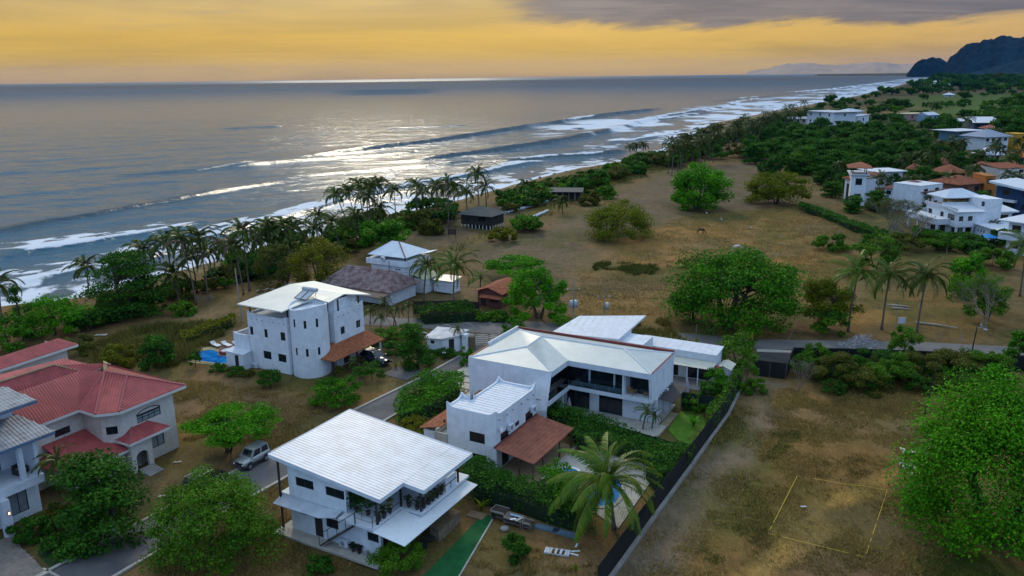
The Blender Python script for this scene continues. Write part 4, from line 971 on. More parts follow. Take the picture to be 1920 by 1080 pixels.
# roof-terrace room and roof
walls(T_, [(-1.2, 3.), (3.4, 5.4), (3.4, 9.6), (-1.2, 9.6)], 7.0, 8.75, {0: [(3.6, 4.4, 7.05, 8.7, 'd')]}, name='roof_room', cap=False)
rf = MB()
rf.face([(-7.0, -.9, 8.62), (.7, -1.0, 8.62), (1.2, 4.2, 9.12), (-6.4, 8.0, 9.2)], .5, .03, .015, .14)
rf.face([(3.6, 4.2, 8.85), (3.4, 7.4, 9.15), (-6.4, 8.0, 9.21), (1.2, 4.2, 9.13)], .5, .03, .015, .14)
rf.face([(6.0, 9.6, 8.85), (-5.6, 11.6, 8.9), (-6.4, 8.0, 9.19), (3.4, 7.4, 9.14)], .5, .03, .015, .14)
rf.build('roof', pmat('off_white_sheet', (.66, .66, .60), .5, .08, .5, spec=.4), T_)
for (x, y) in ((-6.2, .35), (3.5, 6.0), (3.55, 9.9), (-6.1, 9.9), (.1, .5)): MB().box(x-.07, x+.07, y-.07, y+.07, 7.0, 8.72).build('post', BLACKM(), T_)
walls(T_, [(-9.2, -.1), (-6.44, -.1), (-6.44, 8), (-9.2, 8)], 0, 4.1, name='terrace_wall', cap=False); MB().box(-9., -6.46, .1, 7.8, 3.3, 3.4).build('terrace_floor', CONC(), T_)
tq = MB(); parapet([(-9.2, -.1), (-6.46, -.1), (-6.46, 8), (-9.2, 8)], 4.1, .12, .18, .15, tq); tq.build('parapet', WHITE(), T_)
walls(T_, [(-9.3, -1.5), (-6.2, -1.5), (-6.2, -.12), (-9.3, -.12)], 0, 2.1, {0: [(1.5, 2.2, .05, 1.85, 'd')]}, name='store_wall', cap=False)
MB().slab([(-9.4, -1.6, 2.2), (-6.1, -1.6, 2.12), (-6.1, -.14, 2.3), (-9.4, -.14, 2.36)], .12).build('store_roof', WHITE2(), T_)
# clay porch roof
pr = MB()
pr.face([(2.9, 1.3, 2.35), (6.4, 1.25, 2.35), (3.95, 4.6, 3.3), (2.2, 4.6, 3.3)], .21, .19, .07, .06, .42, .01)
pr.face([(6.4, 1.25, 2.35), (6.6, 11.2, 2.35), (3.95, 10.6, 3.35), (3.95, 4.6, 3.3)], .21, .19, .07, .06, .42, .01)
pr.build('porch_roof', TERRA(), T_)
for (x, y) in ((3.1, 1.6), (6.0, 1.6), (6.1, 6), (6.2, 10.6)): MB().box(x-.1, x+.1, y-.1, y+.1, 0, 2.3).build('porch_post', DARKWOOD() if y < 9 else WHITE2(), T_)
for i in range(7): MB().box(-5.8+i*.95, -5.7+i*.95, -.08, .0, 6.55, 6.65).build('rainspout', CONC(), T_)
for i in range(5): MB().box(3.9, 3.98, 5.3+i*1.05, 5.4+i*1.05, 6.6, 6.7).build('rainspout', CONC(), T_)
# solar heater on the roof
t = thing('solar_water_heater', 'solar water heater with a grey tank on the white roof of the tower house', 'solar heater', loc2w(FF, .3, 3.6, 9.12), GR)
for i in range(2): 
    pn = MB(); pn.slab([(-1.0+i*1.02, -.9, .12), (-.02+i*1.02, -.9, .12), (-.02+i*1.02, .7, .75), (-1.0+i*1.02, .7, .75)], .06); q = pn.build('collector_panel', pmat('panel_glass', (.45, .48, .52), .12, .15), t)
    fb_ = MB(); 
    for (a, b_) in (((-1.0+i*1.02, -.9, .13), (-.02+i*1.02, -.9, .13)), ((-.02+i*1.02, -.9, .13), (-.02+i*1.02, .7, .76)), ((-1.0+i*1.02, .7, .76), (-1.0+i*1.02, -.9, .13))): fb_.tube([a, b_], .045, 5)
    fb_.build('panel_frame', BLACKM(), q)
MB().tube([(-1.15, .95, .95), (1.15, .95, .95)], .27, 12).build('tank', pmat('tank_grey', (.42, .45, .48), .35, .15, metal=.3), t)
MB().tube([(1.0, .9, .8), (1.35, .6, .7), (1.3, 0, .3), (1.0, -.6, .05)], .02, 5).tube([(-.9, .95, 0), (-.9, .95, .8)], .03, 5).tube([(.9, .95, 0), (.9, .95, .8)], .03, 5).build('pipe', BLACKM(), t)
ac_unit(loc2w(FF, -5.6, -.35, .1), GR, 'grey air conditioner on the grass at the foot of the tower house')
# pool garden of the tower house
dk = blob([loc2w(FF, u, v, 0)[:2] for u, v in ((-19.0, -1.2), (-17.8, 2.8), (-14, 4.2), (-9.4, 4.0), (-9.4, -.8), (-12.5, -2.2), (-16, -2.6))], 36)
o_ = MB().prism([tuple(q) for q in dk], -.05, .05).build('pool_terrace', pmat('yellow_sandstone', (.42, .33, .17), .9, .25), kind='structure'); o_['label'] = 'yellowish stone terrace round the tower house pool'
pool('swimming_pool', 'bright blue free form pool beside the tower house', blob([loc2w(FF, u, v, 0)[:2] for u, v in ((-17.6, -.6), (-16.6, 1.9), (-14.6, 1.7), (-13.6, .9), (-11, 1.2), (-9.6, .5), (-10.6, -1.2), (-13.0, -1.7), (-16, -1.9))], 36), .07, .3, pmat('yellow_sandstone', (.42, .33, .17), .9, .25))
pool('hot_tub', 'raised round hot tub with white inside and red brick side next to the blue pool', blob([loc2w(FF, -13.2+1.1*math.cos(a), 2.35+1.1*math.sin(a), 0)[:2] for a in np.linspace(0, 6.283, 12)[:-1]], 24), .45, .25, pmat('red_brick_coping', (.26, .06, .05), .85, .3), pmat('pale_tub_water', (.55, .66, .74), .1, .2), .12)
MB_ = MB().lathe([(1.33, 0), (1.33, .42)], 22); q = MB_.build('tub_wall', pmat('red_brick_coping', (.26, .06, .05), .85, .3)); q.parent = [o for o in COL.objects if o.name == 'hot_tub'][0]
def sun_lounger(loc, rz, label):
    t = thing('sun_lounger', label, 'sun lounger', loc, rz, 'sun loungers by the tower house pool')
    MB().box(-.95, .5, -.33, .33, .26, .36).build('mattress', WHITE2(), t)
    q = MB(); q.slab([(.5, -.33, .37), (1.0, -.33, .62), (1.0, .33, .62), (.5, .33, .37)], .09); q.build('backrest', WHITE2(), t)
    MB().box(-.97, .98, -.36, .36, .20, .255).build('frame', WOOD(), t)
    for x in (-.85, .85):
        for y in (-.3, .3): MB().box(x-.03, x+.03, y-.03, y+.03, 0, .2).build('leg', WOOD(), t)
for i, lb in enumerate(('white sun lounger nearest to the blue pool', 'middle one of the three white sun loungers', 'white sun lounger closest to the tower house terrace wall')):
    sun_lounger(loc2w(FF, -16.9+i*1.35, 3.35+i*.75, .05), GR+R(180-12), lb)
tk = thing('palapa', 'small clay tiled garden roof peeping out behind the tower house terrace', 'garden shelter', loc2w(FF, -8.6, 10.3, 0), GR)
MB().face([(-2.2, -1.6, 2.2), (1.6, -1.6, 2.2), (1.6, 0, 3.0), (-.6, 0, 3.0)], .21, .19, .06, .05, .42).face([(-2.2, 1.6, 2.2), (-2.2, -1.6, 2.2), (-.6, 0, 3.0)], .21, .19, .06, .05, .42).face([(1.6, 1.6, 2.2), (-2.2, 1.6, 2.2), (-.6, 0, 3.0), (1.6, 0, 3.0)], .21, .19, .06, .05, .42).build('roof', TERRA(), tk)
for x in (-1.9, 1.4):
    for y in (-1.3, 1.3): MB().box(x-.08, x+.08, y-.08, y+.08, 0, 2.2).build('post', WOOD(), tk)
# ================================================================== red roofed villa, left house, houses by the beach and in the village
def levf(F, t=29):
    def g(px, py, z):
        q = at(px, py, z); d = (q[0]-F[0], q[1]-F[1]); a = R(t); return (d[0]*math.cos(a)-d[1]*math.sin(a), d[0]*math.sin(a)+d[1]*math.cos(a), z)
    return g
FB = fr(336.2, 838); lb_ = levf(FB)
B = thing('red_roofed_villa', 'cream villa with many wine red hipped roofs and an arched entrance porch', 'house', FB, GR)
def archwin(parent, p0, p1, a, b, z0, z1, rise, mull=3, gm=None):
    w = window(parent, p0, p1, a, b, z0, z1-rise, mull=mull, rail=0, gm=gm, bar=.08)
    p0 = np.array(p0, float); p1 = np.array(p1, float); d = (p1-p0)/np.linalg.norm(p1-p0); nin = np.array([-d[1], d[0]]); mb = MB(); n = 10; pts = []
    for i in range(n+1):
        s_ = a+(b-a)*i/n; q = p0+d*s_+nin*.03; pts.append((*q, z1-rise+rise*math.sin(math.pi*i/n)**.8))
    fan = MB().poly([*pts]); o_ = fan.build('arched_pane', gm or CURT(), w)
    q = MB().tube([np.array(x)-np.array([*nin, 0])*.03 for x in pts], .05, 5); q.build('arched_frame', DARKW(), w)
CS = CREAM()
walls(B, [(-12, 0), (-12, -6.9), (-3.9, -6.9), (-3.9, -7.0), (-1.3, -7.0), (0, -5.75), (0, 0)], 0, 6.05,
      {5: [(1.55, 4.2, 4.25, 5.1, 'c3'), (2.75, 4.2, 1.1, 2.35, 'c')], 4: [(.35, 1.35, 3.9, 4.7, 'w')]}, CS, cap=False)
archwin(B, (0, -5.75), (0, 0), 1.55, 4.2, 4.9, 5.45, .35, 2)
walls(B, [(-12, -13), (-3.9, -13), (-3.9, -7.02), (-12, -7.02)], 0, 6.05, {1: [(3.1, 4.6, 4.3, 5.0, 'w')]}, CS, cap=False)
P1, P2, P3, P4, P5 = (-3.2, -13.2, 6.45), (-3.2, -7.7, 6.45), (-.75, -7.75, 6.45), (.72, -6.35, 6.45), (.72, 1.1, 6.45)
A1, A2, A0 = (-5.3, -3.3, 8.35), (-2.9, -2.6, 8.1), (-7.4, -2.3, 8.6)
rf = MB(); kw = dict(spacing=.27, w=.12, h=.05, th=.1)
rf.face([P4, P5, A2], **kw); rf.face([P5, (-12, 1.1, 6.45), A0, A1, A2], **kw); rf.face([P3, P4, A2, A1], **kw); rf.face([P2, P3, A1], **kw)
rf.face([P1, P2, A1, (-7.4, -4.6, 8.5), (-7.6, -13.2, 8.4)], **kw)
rf.build('roof', ROOFR(), B)
rc = MB()
for a, b_ in ((P4, A2), (P5, A2), (A1, A2), (P3, A1), (P2, A1)): rc.tube([np.array(a)+[0, 0, .03], np.array(b_)+[0, 0, .05]], .11, 5)
rc.build('ridge_cap', pmat('red_ridge_cap', (.36, .10, .10), .5, .15), B)
MB().slab([A1, (A1[0]-.5, A1[1]+.2, A1[2]+.02), (A0[0]-.2, A0[1]+.5, A0[2]+.05), (A0[0]+.7, A0[1]+.4, A0[2]-.02)], .03).build('unpainted_sheet', pmat('tan_sheet', (.42, .29, .16), .7, .2), B)
ev = MB()
for a, b_ in ((P1, P2), (P2, P3), (P3, P4), (P4, P5), (P5, (-12, 1.1, 6.45))): board((*a[:2], a[2]-.07), (*b_[:2], b_[2]-.07), .2, .06, ev)
ev.build('eaves_board', pmat('white_eaves', (.62, .60, .58), .7, .1), B)
# higher roofs behind
e1, e2, r1, r2, bk = lb_(-80, 780, 7.3), lb_(167, 699.6, 7.3), lb_(-80, 742, 8.9), lb_(100, 684.5, 8.9), lb_(206, 681, 7.3)
MB().face([e1, e2, r2, r1], **kw).face([e2, bk, r2], **kw).build('roof', ROOFR(), B)
MB().tube([np.array(r1)+[0, 0, .04], np.array(r2)+[0, 0, .04], np.array(e2)+[0, 0, .04]], .11, 5).build('ridge_cap', pmat('tan_sheet', (.42, .29, .16), .7, .2), B)
q1, q2 = np.array(e1), np.array(e2); wl = MB(); wl.wall((q1[0]-.7, q1[1]), (q2[0]-.7, q2[1]-.8), 4., 7.2); wl.wall((q2[0]-.7, q2[1]-.8), (bk[0]-.3, bk[1]-.6), 4., 7.2); wl.build('upper_wall', CS, B)
ev = MB(); board((*e1[:2], 7.24), (*e2[:2], 7.24), .22, .06, ev); board((*e2[:2], 7.24), (*bk[:2], 7.24), .22, .06, ev); ev.build('eaves_board', MATS['white_eaves'], B)
e1, e2, r1, r2 = lb_(-80, 719, 7.2), lb_(146, 645, 7.2), lb_(-80, 694, 8.0), lb_(100, 637.2, 8.0)
MB().face([e1, e2, r2, r1], **kw).build('roof', ROOFR(), B)
bk3 = (e2[0]-4, e2[1]+.2, 7.2); MB().face([e2, bk3, r2], **kw).build('roof', ROOFR(), B)
wl = MB(); wl.wall((e1[0]-.8, e1[1]), (e2[0]-.8, e2[1]-.9), 0., 7.1); wl.wall((e2[0]-.8, e2[1]-.9), (e2[0]-5, e2[1]-.8), 0, 7.1); wl.build('wall', CS, B)
ev = MB(); board((*e1[:2], 7.14), (*e2[:2], 7.14), .22, .06, ev); ev.build('eaves_board', MATS['white_eaves'], B)
s1, s2, s3 = lb_(20, 730, 7.0), lb_(120, 672, 7.4), lb_(196, 690, 7.0)
MB().face([s1, s3, s2, lb_(-40, 712, 7.4)], **kw).build('roof', ROOFR(), B)
# entrance porch with arches, low roof
def archwall(p0, p1, z1, a, b, ztop, mb, n=10):
    p0 = np.array(p0, float); p1 = np.array(p1, float); L = np.linalg.norm(p1-p0); d = (p1-p0)/L; nin = np.array([-d[1], d[0]]); spring = ztop-(b-a)/2*.8
    mb.wall(p0, p0+d*a, 0, z1); mb.wall(p0+d*b, p1, 0, z1)
    P = lambda s_, z, i=0.: (*(p0+d*s_+nin*i), z)
    pr = None
    for i in range(n+1):
        th = math.pi*(1-i/n); s_ = (a+b)/2+(b-a)/2*math.cos(th); z = spring+(ztop-spring)*math.sin(th)
        if pr: mb.add([P(pr[0], pr[1]), P(s_, z), P(s_, z1), P(pr[0], z1), P(pr[0], pr[1], .3), P(s_, z, .3)], [(0, 1, 2, 3), (0, 4, 5, 1)])
        pr = (s_, z)
    for s_ in (a, b): mb.add([P(s_, 0), P(s_, 0, .3), P(s_, spring, .3), P(s_, spring)], [(0, 1, 2, 3)])
pc = MB(); archwall((1.05, -5.95), (1.05, -3.7), 3.3, .45, 1.75, 1.95, pc); archwall((-2.9, -5.95), (1.05, -5.95), 3.3, 1.6, 3.1, 2.0, pc); pc.wall((1.05, -3.7), (0, -3.7), 0, 3.3); pc.build('porch_wall', CS, B)
MB().box(-2.8, .95, -5.85, -5.6, .0, .02).build('porch_floor', CONC(), B)
MB().box(-.02, .0, -5.6, -3.8, 0, 2.6).build('porch_shadow_wall', CS, B)
pa, pb, pd, pe, ap = (1.5, -6.3, 3.35), (1.5, -1.85, 3.35), (-3.4, -6.3, 3.35), (-3.4, -1.85, 3.35), (-.9, -4.05, 4.6)
rf = MB(); rf.face([pa, pb, ap], **kw); rf.face([pd, pa, ap], **kw); rf.face([pb, pe, ap], **kw); rf.build('porch_roof', ROOFR(), B)
MB().tube([pa, ap], .1, 5).tube([pb, ap], .1, 5).tube([pd, ap], .1, 5).build('ridge_cap', MATS['red_ridge_cap'], B)
ev = MB(); board((*pd[:2], 3.28), (*pa[:2], 3.28), .2, .06, ev); board((*pa[:2], 3.28), (*pb[:2], 3.28), .2, .06, ev); ev.build('eaves_board', MATS['white_eaves'], B)
la, lb2, lc, ld = (.75, -5.97, 2.55), (.75, -11.2, 2.55), (-3.88, -7.03, 4.1), (-3.88, -11.2, 4.1)
rf = MB(); rf.face([lb2, la, (-2.6, -6., 3.6), lc, ld], **kw); rf.face([(-7, -13.2, 2.55), (.75, -11.2, 2.55), (-3.9, -9.0, 4.05)], **kw); rf.build('low_roof', ROOFR(), B)
MB().tube([(.75, -11.2, 2.6), (-3.9, -9.0, 4.1)], .11, 5).build('ridge_cap', MATS['red_ridge_cap'], B)
lw = MB(); archwall((.1, -10.8), (.1, -5.98), 2.5, 2.0, 3.0, 1.9, lw); lw.wall((-3.8, -10.8), (.1, -10.8), 0, 2.5); lw.build('low_wall', CS, B)
ev = MB(); board((*lb2[:2], 2.48), (*la[:2], 2.48), .2, .06, ev); ev.build('eaves_board', MATS['white_eaves'], B)
for i in range(5): MB().box(1.2+i*.32, 1.52+i*.32, -5.6, -4.0, -.1, .32-i*.06).build('step', CONC(), B)
# ---------------------------------------------------------------- D: white house at the left edge
FD = fr(73.3, 958.9); GD = R(-31)
D_ = thing('left_edge_house', 'white house at the left edge with grey tiled roofs and a balcony', 'house', FD, GD)
walls(D_, [(-9, -8), (0, -8), (0, .3), (-9, .3)], 0, 3.35, {1: [(5.8, 7.3, .6, 2.6, 'c'), (1.5, 3.5, .1, 2.4, 'g')]}, cap=False)
MB().box(-3.2, 1.72, -9, .12, 3.35, 4.05).build('balcony_slab', WHITE2(), D_)
MB().box(1.6, 2.25, -3.75, -3.15, -.2, 3.34).build('column', WHITE2(), D_)
walls(D_, [(-9, -9), (-2., -9), (-2., .0), (-9, .0)], 4.06, 7.5, {1: [(2.2, 7.6, 4.1, 6.9, 'g')]}, cap=False, name='upper_wall')
MB().box(-.2, 1.5, -.28, .02, 4.06, 7.5).box(-1.99, -.22, -.1, .02, 4.06, 7.5).build('end_wall', WHITE2(), D_)
MB().box(1.05, 1.5, -1.5, -1.15, 4.06, 7.4).build('pillar', WHITE2(), D_)
GT = pmat('grey_slate_roofing', (.30, .30, .31), .6, .35, 1.2, .2, 9)
MB().face([(2.2, -10, 7.55), (2.2, 1.3, 7.55), (-1.2, .2, 8.75), (-1.2, -10, 8.75)], .3, .26, .03, .12, .5).face([(2.2, 1.3, 7.55), (-6, 1.5, 7.55), (-4, .2, 8.75), (-1.2, .2, 8.75)], .3, .26, .03, .12, .5).build('roof', GT, D_)
walls(D_, [(-8, -10), (-1.5, -10), (-1.5, .0), (-8, .0)], 8.2, 10., {1: [(7.6, 9.4, 9.05, 9.55, 'b')]}, cap=False, name='top_wall')
MB().face([(.4, -10, 10.05), (.4, 1.2, 10.05), (-3.4, .6, 10.75), (-3.4, -10, 10.75)], .3, .26, .03, .14, .5).build('top_roof', GT, D_)
ev = MB(); board((2.2, -10, 7.48), (2.2, 1.3, 7.48), .18, .06, ev); board((.4, -10, 9.96), (.4, 1.2, 9.96), .18, .06, ev); ev.build('gutter', pmat('blue_grey_gutter', (.10, .15, .24), .5, .1), D_)
t = thing('armchair', 'dark wicker armchair with a pale cushion on the balcony at the left edge', 'armchair', loc2w(FD, .1, -.95, 4.06, 31), GD+R(100))
WK = pmat('dark_wicker', (.04, .035, .03), .8, .3)
MB().box(-.4, .4, -.4, .4, .08, .36).build('seat', WK, t); MB().box(-.4, .4, .3, .42, .37, .85).build('backrest', WK, t)
MB().box(-.46, -.36, -.4, .4, .08, .6).build('armrest', WK, t); MB().box(.36, .46, -.4, .4, .08, .6).build('armrest', WK, t); MB().box(-.33, .33, -.36, .29, .37, .48).build('cushion', pmat('pale_cushion', (.45, .43, .42), .9), t)
t = thing('wall_lamp', 'small lit lamp on the square column at the left edge', 'lamp', loc2w(FD, 2.28, -3.4, 2.1, 31), GD)
MB().box(0, .1, -.1, .1, 0, .3).build('lamp_body', BLACKM(), t)
EM = bpy.data.materials.new('warm_lamp'); EM.use_nodes = True; EM.node_tree.nodes['Principled BSDF'].inputs['Emission Color'].default_value = (1, .55, .35, 1); EM.node_tree.nodes['Principled BSDF'].inputs['Emission Strength'].default_value = 3
MB().box(.1, .13, -.07, .07, .05, .25).build('lens', EM, t)
dk = thing('wooden_deck', 'grey weathered plank deck in front of the house at the left edge', 'deck', FD, GD)
PL = pmat('grey_plank', (.26, .22, .19), .9, .3, 2.5, .4, 14)
for i in range(26):
    u = 1.9+i*.29; MB().box(u, u+.27, -10-.1*rnd.random(), -3.55-.05*i+.12*rnd.random(), -.06+.02*rnd.random(), .12).build('plank', PL, dk)
MB().box(9.6, 9.8, -10, -4.7, -.05, .16).box(8.9, 11, -4.78, -4.6, -.05, .15).build('deck_edge', CONCL(), dk)
lw = MB().prism(px2([(100, 1070), (170, 1030), (222, 1001), (160, 985), (80, 1010), (70, 1040)], .0), -.05, .05); o_ = lw.build('lawn', pmat('dark_lawn', (.03, .07, .015), .95, .35, 1.5, .6, 25), kind='structure'); o_['label'] = 'dark green lawn between the plank deck and the lane'
# ---------------------------------------------------------------- H: beach house with pyramid roof, tiled hall in front
FH = (-17.83, 132.28, 0)
H1 = thing('tiled_hall', 'low hall with a mottled old purple grey tiled roof behind the tower house', 'house', FH, GR)
tm = pmat('mottled_old_tile', (.15, .085, .085), .95, .45, 1.1, .5, 6, col2=(.30, .23, .22))
rf = MB(); kw2 = dict(spacing=.3, w=.26, h=.08, th=.1, course=.5, jit=.02)
rf.face([(-13, -7.6, 2.4), (2.2, -7.6, 2.4), (-.5, -3.4, 5.0), (-10, -3.4, 5.0)], **kw2); rf.face([(2.2, -7.6, 2.4), (2.2, .9, 2.4), (-.5, -3.4, 5.0)], **kw2); rf.face([(2.2, .9, 2.4), (-13, .9, 2.4), (-10, -3.4, 5), (-.5, -3.4, 5.)], **kw2); rf.build('roof', tm, H1)
MB().slab([(-13, -9.4, 1.95), (1.6, -9.4, 1.95), (2.1, -7.7, 2.32), (-13, -7.7, 2.32)], .06).build('porch_roof', pmat('brown_sheet', (.075, .05, .045), .7, .3), H1)
walls(H1, [(-12, -6.6), (1.4, -6.6), (1.4, .3), (-12, .3)], 0, 2.3, {0: [(11.6, 12.3, .6, 1.2, 'w0'), (3, 4, .1, 2, 'd')]}, cap=False)
H2 = thing('pyramid_roof_house', 'white beach house with a pale blue pyramid sheet roof behind the tiled hall', 'house', FH, GR)
walls(H2, [(-8.4, .95), (-1.2, .95), (-1.2, 7.5), (-8.4, 7.5)], 0, 4.6, {0: [(5.3, 5.7, 3.9, 4.1, 'b'), (5.85, 6.3, 3.9, 4.1, 'b')]}, cap=False)
walls(H2, [(-9.2, .6), (-.6, .6), (-.6, 7.8), (-9.2, 7.8)], 4.6, 5.5, {}, cap=True, name='terrace_wall')
MB().face([(-9.0, .8, 6.2), (-.8, .8, 6.2), (-4.8, 4.5, 8.1), (-6.4, 4.5, 8.1)], .35, .05, .02, .08).face([(-.8, .8, 6.2), (-.8, 8.0, 6.2), (-4.8, 4.5, 8.1)], .35, .05, .02, .08).face([(-.8, 8, 6.2), (-9, 8, 6.2), (-6.4, 4.5, 8.1), (-4.8, 4.5, 8.1)], .35, .05, .02, .08).face([(-9, 8, 6.2), (-9, .8, 6.2), (-6.4, 4.5, 8.1)], .35, .05, .02, .08).build('roof', pmat('pale_blue_sheet', (.62, .68, .74), .45, .1, .6), H2)
MB().slab([(-.9, 5, 6.1), (1.0, 5.6, 6.5), (1.0, 8, 6.5), (-.9, 8, 6.1)], .06).build('roof_wing', MATS['pale_blue_sheet'], H2)
MB().tube([(-.8, .8, 6.25), (-4.8, 4.5, 8.15)], .1, 5).tube([(-9, .8, 6.25), (-6.4, 4.5, 8.15)], .08, 5).build('rusty_ridge', pmat('rust', (.22, .07, .05), .9, .4), H2)
for (x, y) in ((-8.8, 1.), (-1., 1.), (-1, 7.6), (-8.8, 7.6), (-5, 1.)): MB().box(x-.06, x+.06, y-.06, y+.06, 5.5, 6.2).build('post', BLACKM(), H2)
MB().box(-4.2, -4.1, .5, .6, .2, 5.5).build('drain_pipe', GREYM(), H2)
ac_unit(loc2w(FH, -5.3, .42, 5.5), GR, 'air conditioner under the pale blue pyramid roof of the beach house')
walls(H2, [(-.55, 2), (2.2, 2), (2.2, 6), (-.55, 6)], 0, 2.6, {}, name='side_wall', cap=False)
MB().face([(2.5, 1.6, 2.5), (2.5, 6.4, 2.5), (-.55, 6.4, 3.4), (-.55, 1.6, 3.4)], .3, .05, .02, .05).build('side_roof', pmat('lime_sheet', (.42, .42, .26), .7, .25), H2)
t = thing('lean_to', 'low white shed with a grey roof between the two palms behind the road', 'shed', tuple(at(828, 548, 0)), GR)
MB().box(-1.6, 2.2, 0, 2.5, 0, 2.1).build('wall', WHITE(), t); MB().slab([(-1.9, -.3, 2.2), (2.5, -.3, 2.2), (2.5, 2.8, 2.5), (-1.9, 2.8, 2.5)], .06).build('roof', GREYM(), t)
# I: small terracotta cottage under the bright tree
FI = (-3.08, 125.31, 0)
I_ = thing('terracotta_cottage', 'small cottage with a terracotta gable roof under the bright green tree', 'cottage', FI, GR)
MB().face([(-2.7, 6.2, 2.45), (-2.7, -1.7, 2.45), (0, -1.7, 3.35), (0, 6.2, 3.35)], .25, .22, .07, .08, .45).face([(2.7, -1.7, 2.45), (2.7, 6.2, 2.45), (0, 6.2, 3.35), (0, -1.7, 3.35)], .25, .22, .07, .08, .45).build('roof', pmat('bright_terracotta', (.42, .13, .065), .85, .3, 1.5), I_)
RBW = pmat('red_brown_wall', (.16, .06, .05), .9, .25); mb = MB(); mb.wall((-2.2, -1.2), (2.2, -1.2), 0, 2.4, [(.6, 1.5, .1, 1.9), (2.4, 3.8, .8, 1.8)]); mb.wall((2.2, -1.2), (2.2, 5.8), 0, 2.4); mb.wall((-2.2, 5.8), (-2.2, -1.2), 0, 2.4); mb.add([(-2.2, -1.2, 2.4), (2.2, -1.2, 2.4), (0, -1.2, 3.2)], [(0, 1, 2)]); mb.build('wall', RBW, I_)
window(I_, (-2.2, -1.2), (2.2, -1.2), .6, 1.5, .1, 1.9, mull=0, name='door', gm=DARKWOOD()); window(I_, (-2.2, -1.2), (2.2, -1.2), 2.4, 3.8, .8, 1.8)
MB().slab([(-1.4, -2.2, 1.75), (2.6, -2.2, 1.75), (2.6, -1.3, 2.05), (-1.4, -1.3, 2.05)], .06).build('awning', pmat('bright_terracotta', (.42, .13, .065), .85, .3, 1.5), I_)
# J, K: dark beach sheds
FJ = (-5.13, 192.59, 0)
J_ = thing('dark_beach_hut', 'dark timber beach hut on white posts with a grey hipped roof', 'hut', FJ, GR)
db = MB(); db.wall((-8.4, 0), (.2, 0), .7, 3.2, [(1, 2.6, 1.5, 2.8), (5, 7, 1.5, 2.8)]); db.wall((.2, 0), (.2, 6.4), .7, 3.2, [(2.6, 3.6, .8, 2.7)]); db.wall((.2, 6.4), (-8.4, 6.4), .7, 3.2); db.wall((-8.4, 6.4), (-8.4, 0), .7, 3.2); db.box(-8.4, .2, 0.0, 6.4, .6, .7); db.build('wall', DARKWOOD(), J_)
window(J_, (-8.4, 0), (.2, 0), 1, 2.6, 1.5, 2.8); window(J_, (-8.4, 0), (.2, 0), 5, 7, 1.5, 2.8); window(J_, (.2, 0), (.2, 6.4), 2.6, 3.6, .8, 2.7, mull=0, name='door', gm=DARKWOOD())
GSH = pmat('dark_grey_shingle', (.085, .088, .09), .85, .25, 1.2)
MB().face([(-9.2, -.8, 3.15), (.9, -.8, 3.15), (-3.2, 3.2, 4.9), (-5.4, 3.2, 4.9)], .5, .04, .02, .1).face([(.9, -.8, 3.15), (.9, 7.2, 3.15), (-3.2, 3.2, 4.9)], .5, .04, .02, .1).face([(.9, 7.2, 3.15), (-9.2, 7.2, 3.15), (-5.4, 3.2, 4.9), (-3.2, 3.2, 4.9)], .5, .04, .02, .1).face([(-9.2, 7.2, 3.15), (-9.2, -.8, 3.15), (-5.4, 3.2, 4.9)], .5, .04, .02, .1).build('roof', GSH, J_)
MB().face([(-8.2, -.9, 3.2), (-3.6, -.9, 3.2), (-5.4, .8, 4.05)], .5, .04, .02, .1).build('dormer_roof', GSH, J_)
for i in range(9): MB().box(-8.3+i*1.03, -8.14+i*1.03, -.12, .04, -.3, .7).build('stilt', WHITE2(), J_)
for i in range(5): MB().box(.12, .28, .9+i*1.25, 1.06+i*1.25, -.3, .7).build('stilt', WHITE2(), J_)
qk = at(1032, 377.5, 0)
K_ = thing('dark_open_shed', 'dark open front shed at the end of the white sand tubes', 'shed', (qk[0], qk[1], 0), R(-8))
MB().box(0, 9.2, 1.2, 5, 0, 2.9).build('back_wall', DARKWOOD(), K_); MB().slab([(-.4, -.5, 2.9), (9.6, -.5, 2.9), (9.6, 5.4, 3.4), (-.4, 5.4, 3.4)], .15).build('roof', GSH, K_)
for i in range(6): MB().box(i*1.8, i*1.8+.14, -.1, .04, 0, 2.8).build('post', pmat('pale_post', (.35, .30, .24), .9), K_)
MB().box(.15, 9.1, -.02, .02, .6, .7).build('rail', DARKWOOD(), K_)
for i, (a, b_, lb) in enumerate((((937, 401.5), (1029, 376), 'long white sand tube nearest to the dark shed'), ((936, 391), (1032, 371), 'long white sand tube on the seaward side'), ((998, 406.5), (1028, 394.5), 'short white sand tube lying at the edge of the tall grass'))):
    p_, q_ = at(*a, .2), at(*b_, .2); n = 14 if i < 2 else 5; root = thing('sand_tube', lb, 'sand tube', (p_[0], p_[1], .12))
    if True:
        for k in range(n):
            s0 = (q_-p_)*(k+.04)/n; s1 = (q_-p_)*(k+.96)/n; w_ = np.array([rnd.uniform(-.12, .12), 0, rnd.uniform(-.03, .03)])
            MB().tube([s0+w_, s0*.8+s1*.2+w_, s0*.2+s1*.8+w_, s1+w_], [.26, .42, .44, .26], 8).build('bag', WHITE2(), root, True)
t = thing('beach_notice_board', 'dark slatted board on two posts near the beach hut', 'notice board', tuple(at(848, 447, 0)), R(-10))
for i in range(4): MB().box(-1., 1., -.04, .04, .9+i*.33, 1.18+i*.33).build('board', DARKWOOD(), t)
MB().box(-.85, -.75, .05, .13, 0, 2.2).build('post', DARKWOOD(), t); MB().box(.75, .85, .05, .13, 0, 2.2).build('post', DARKWOOD(), t)
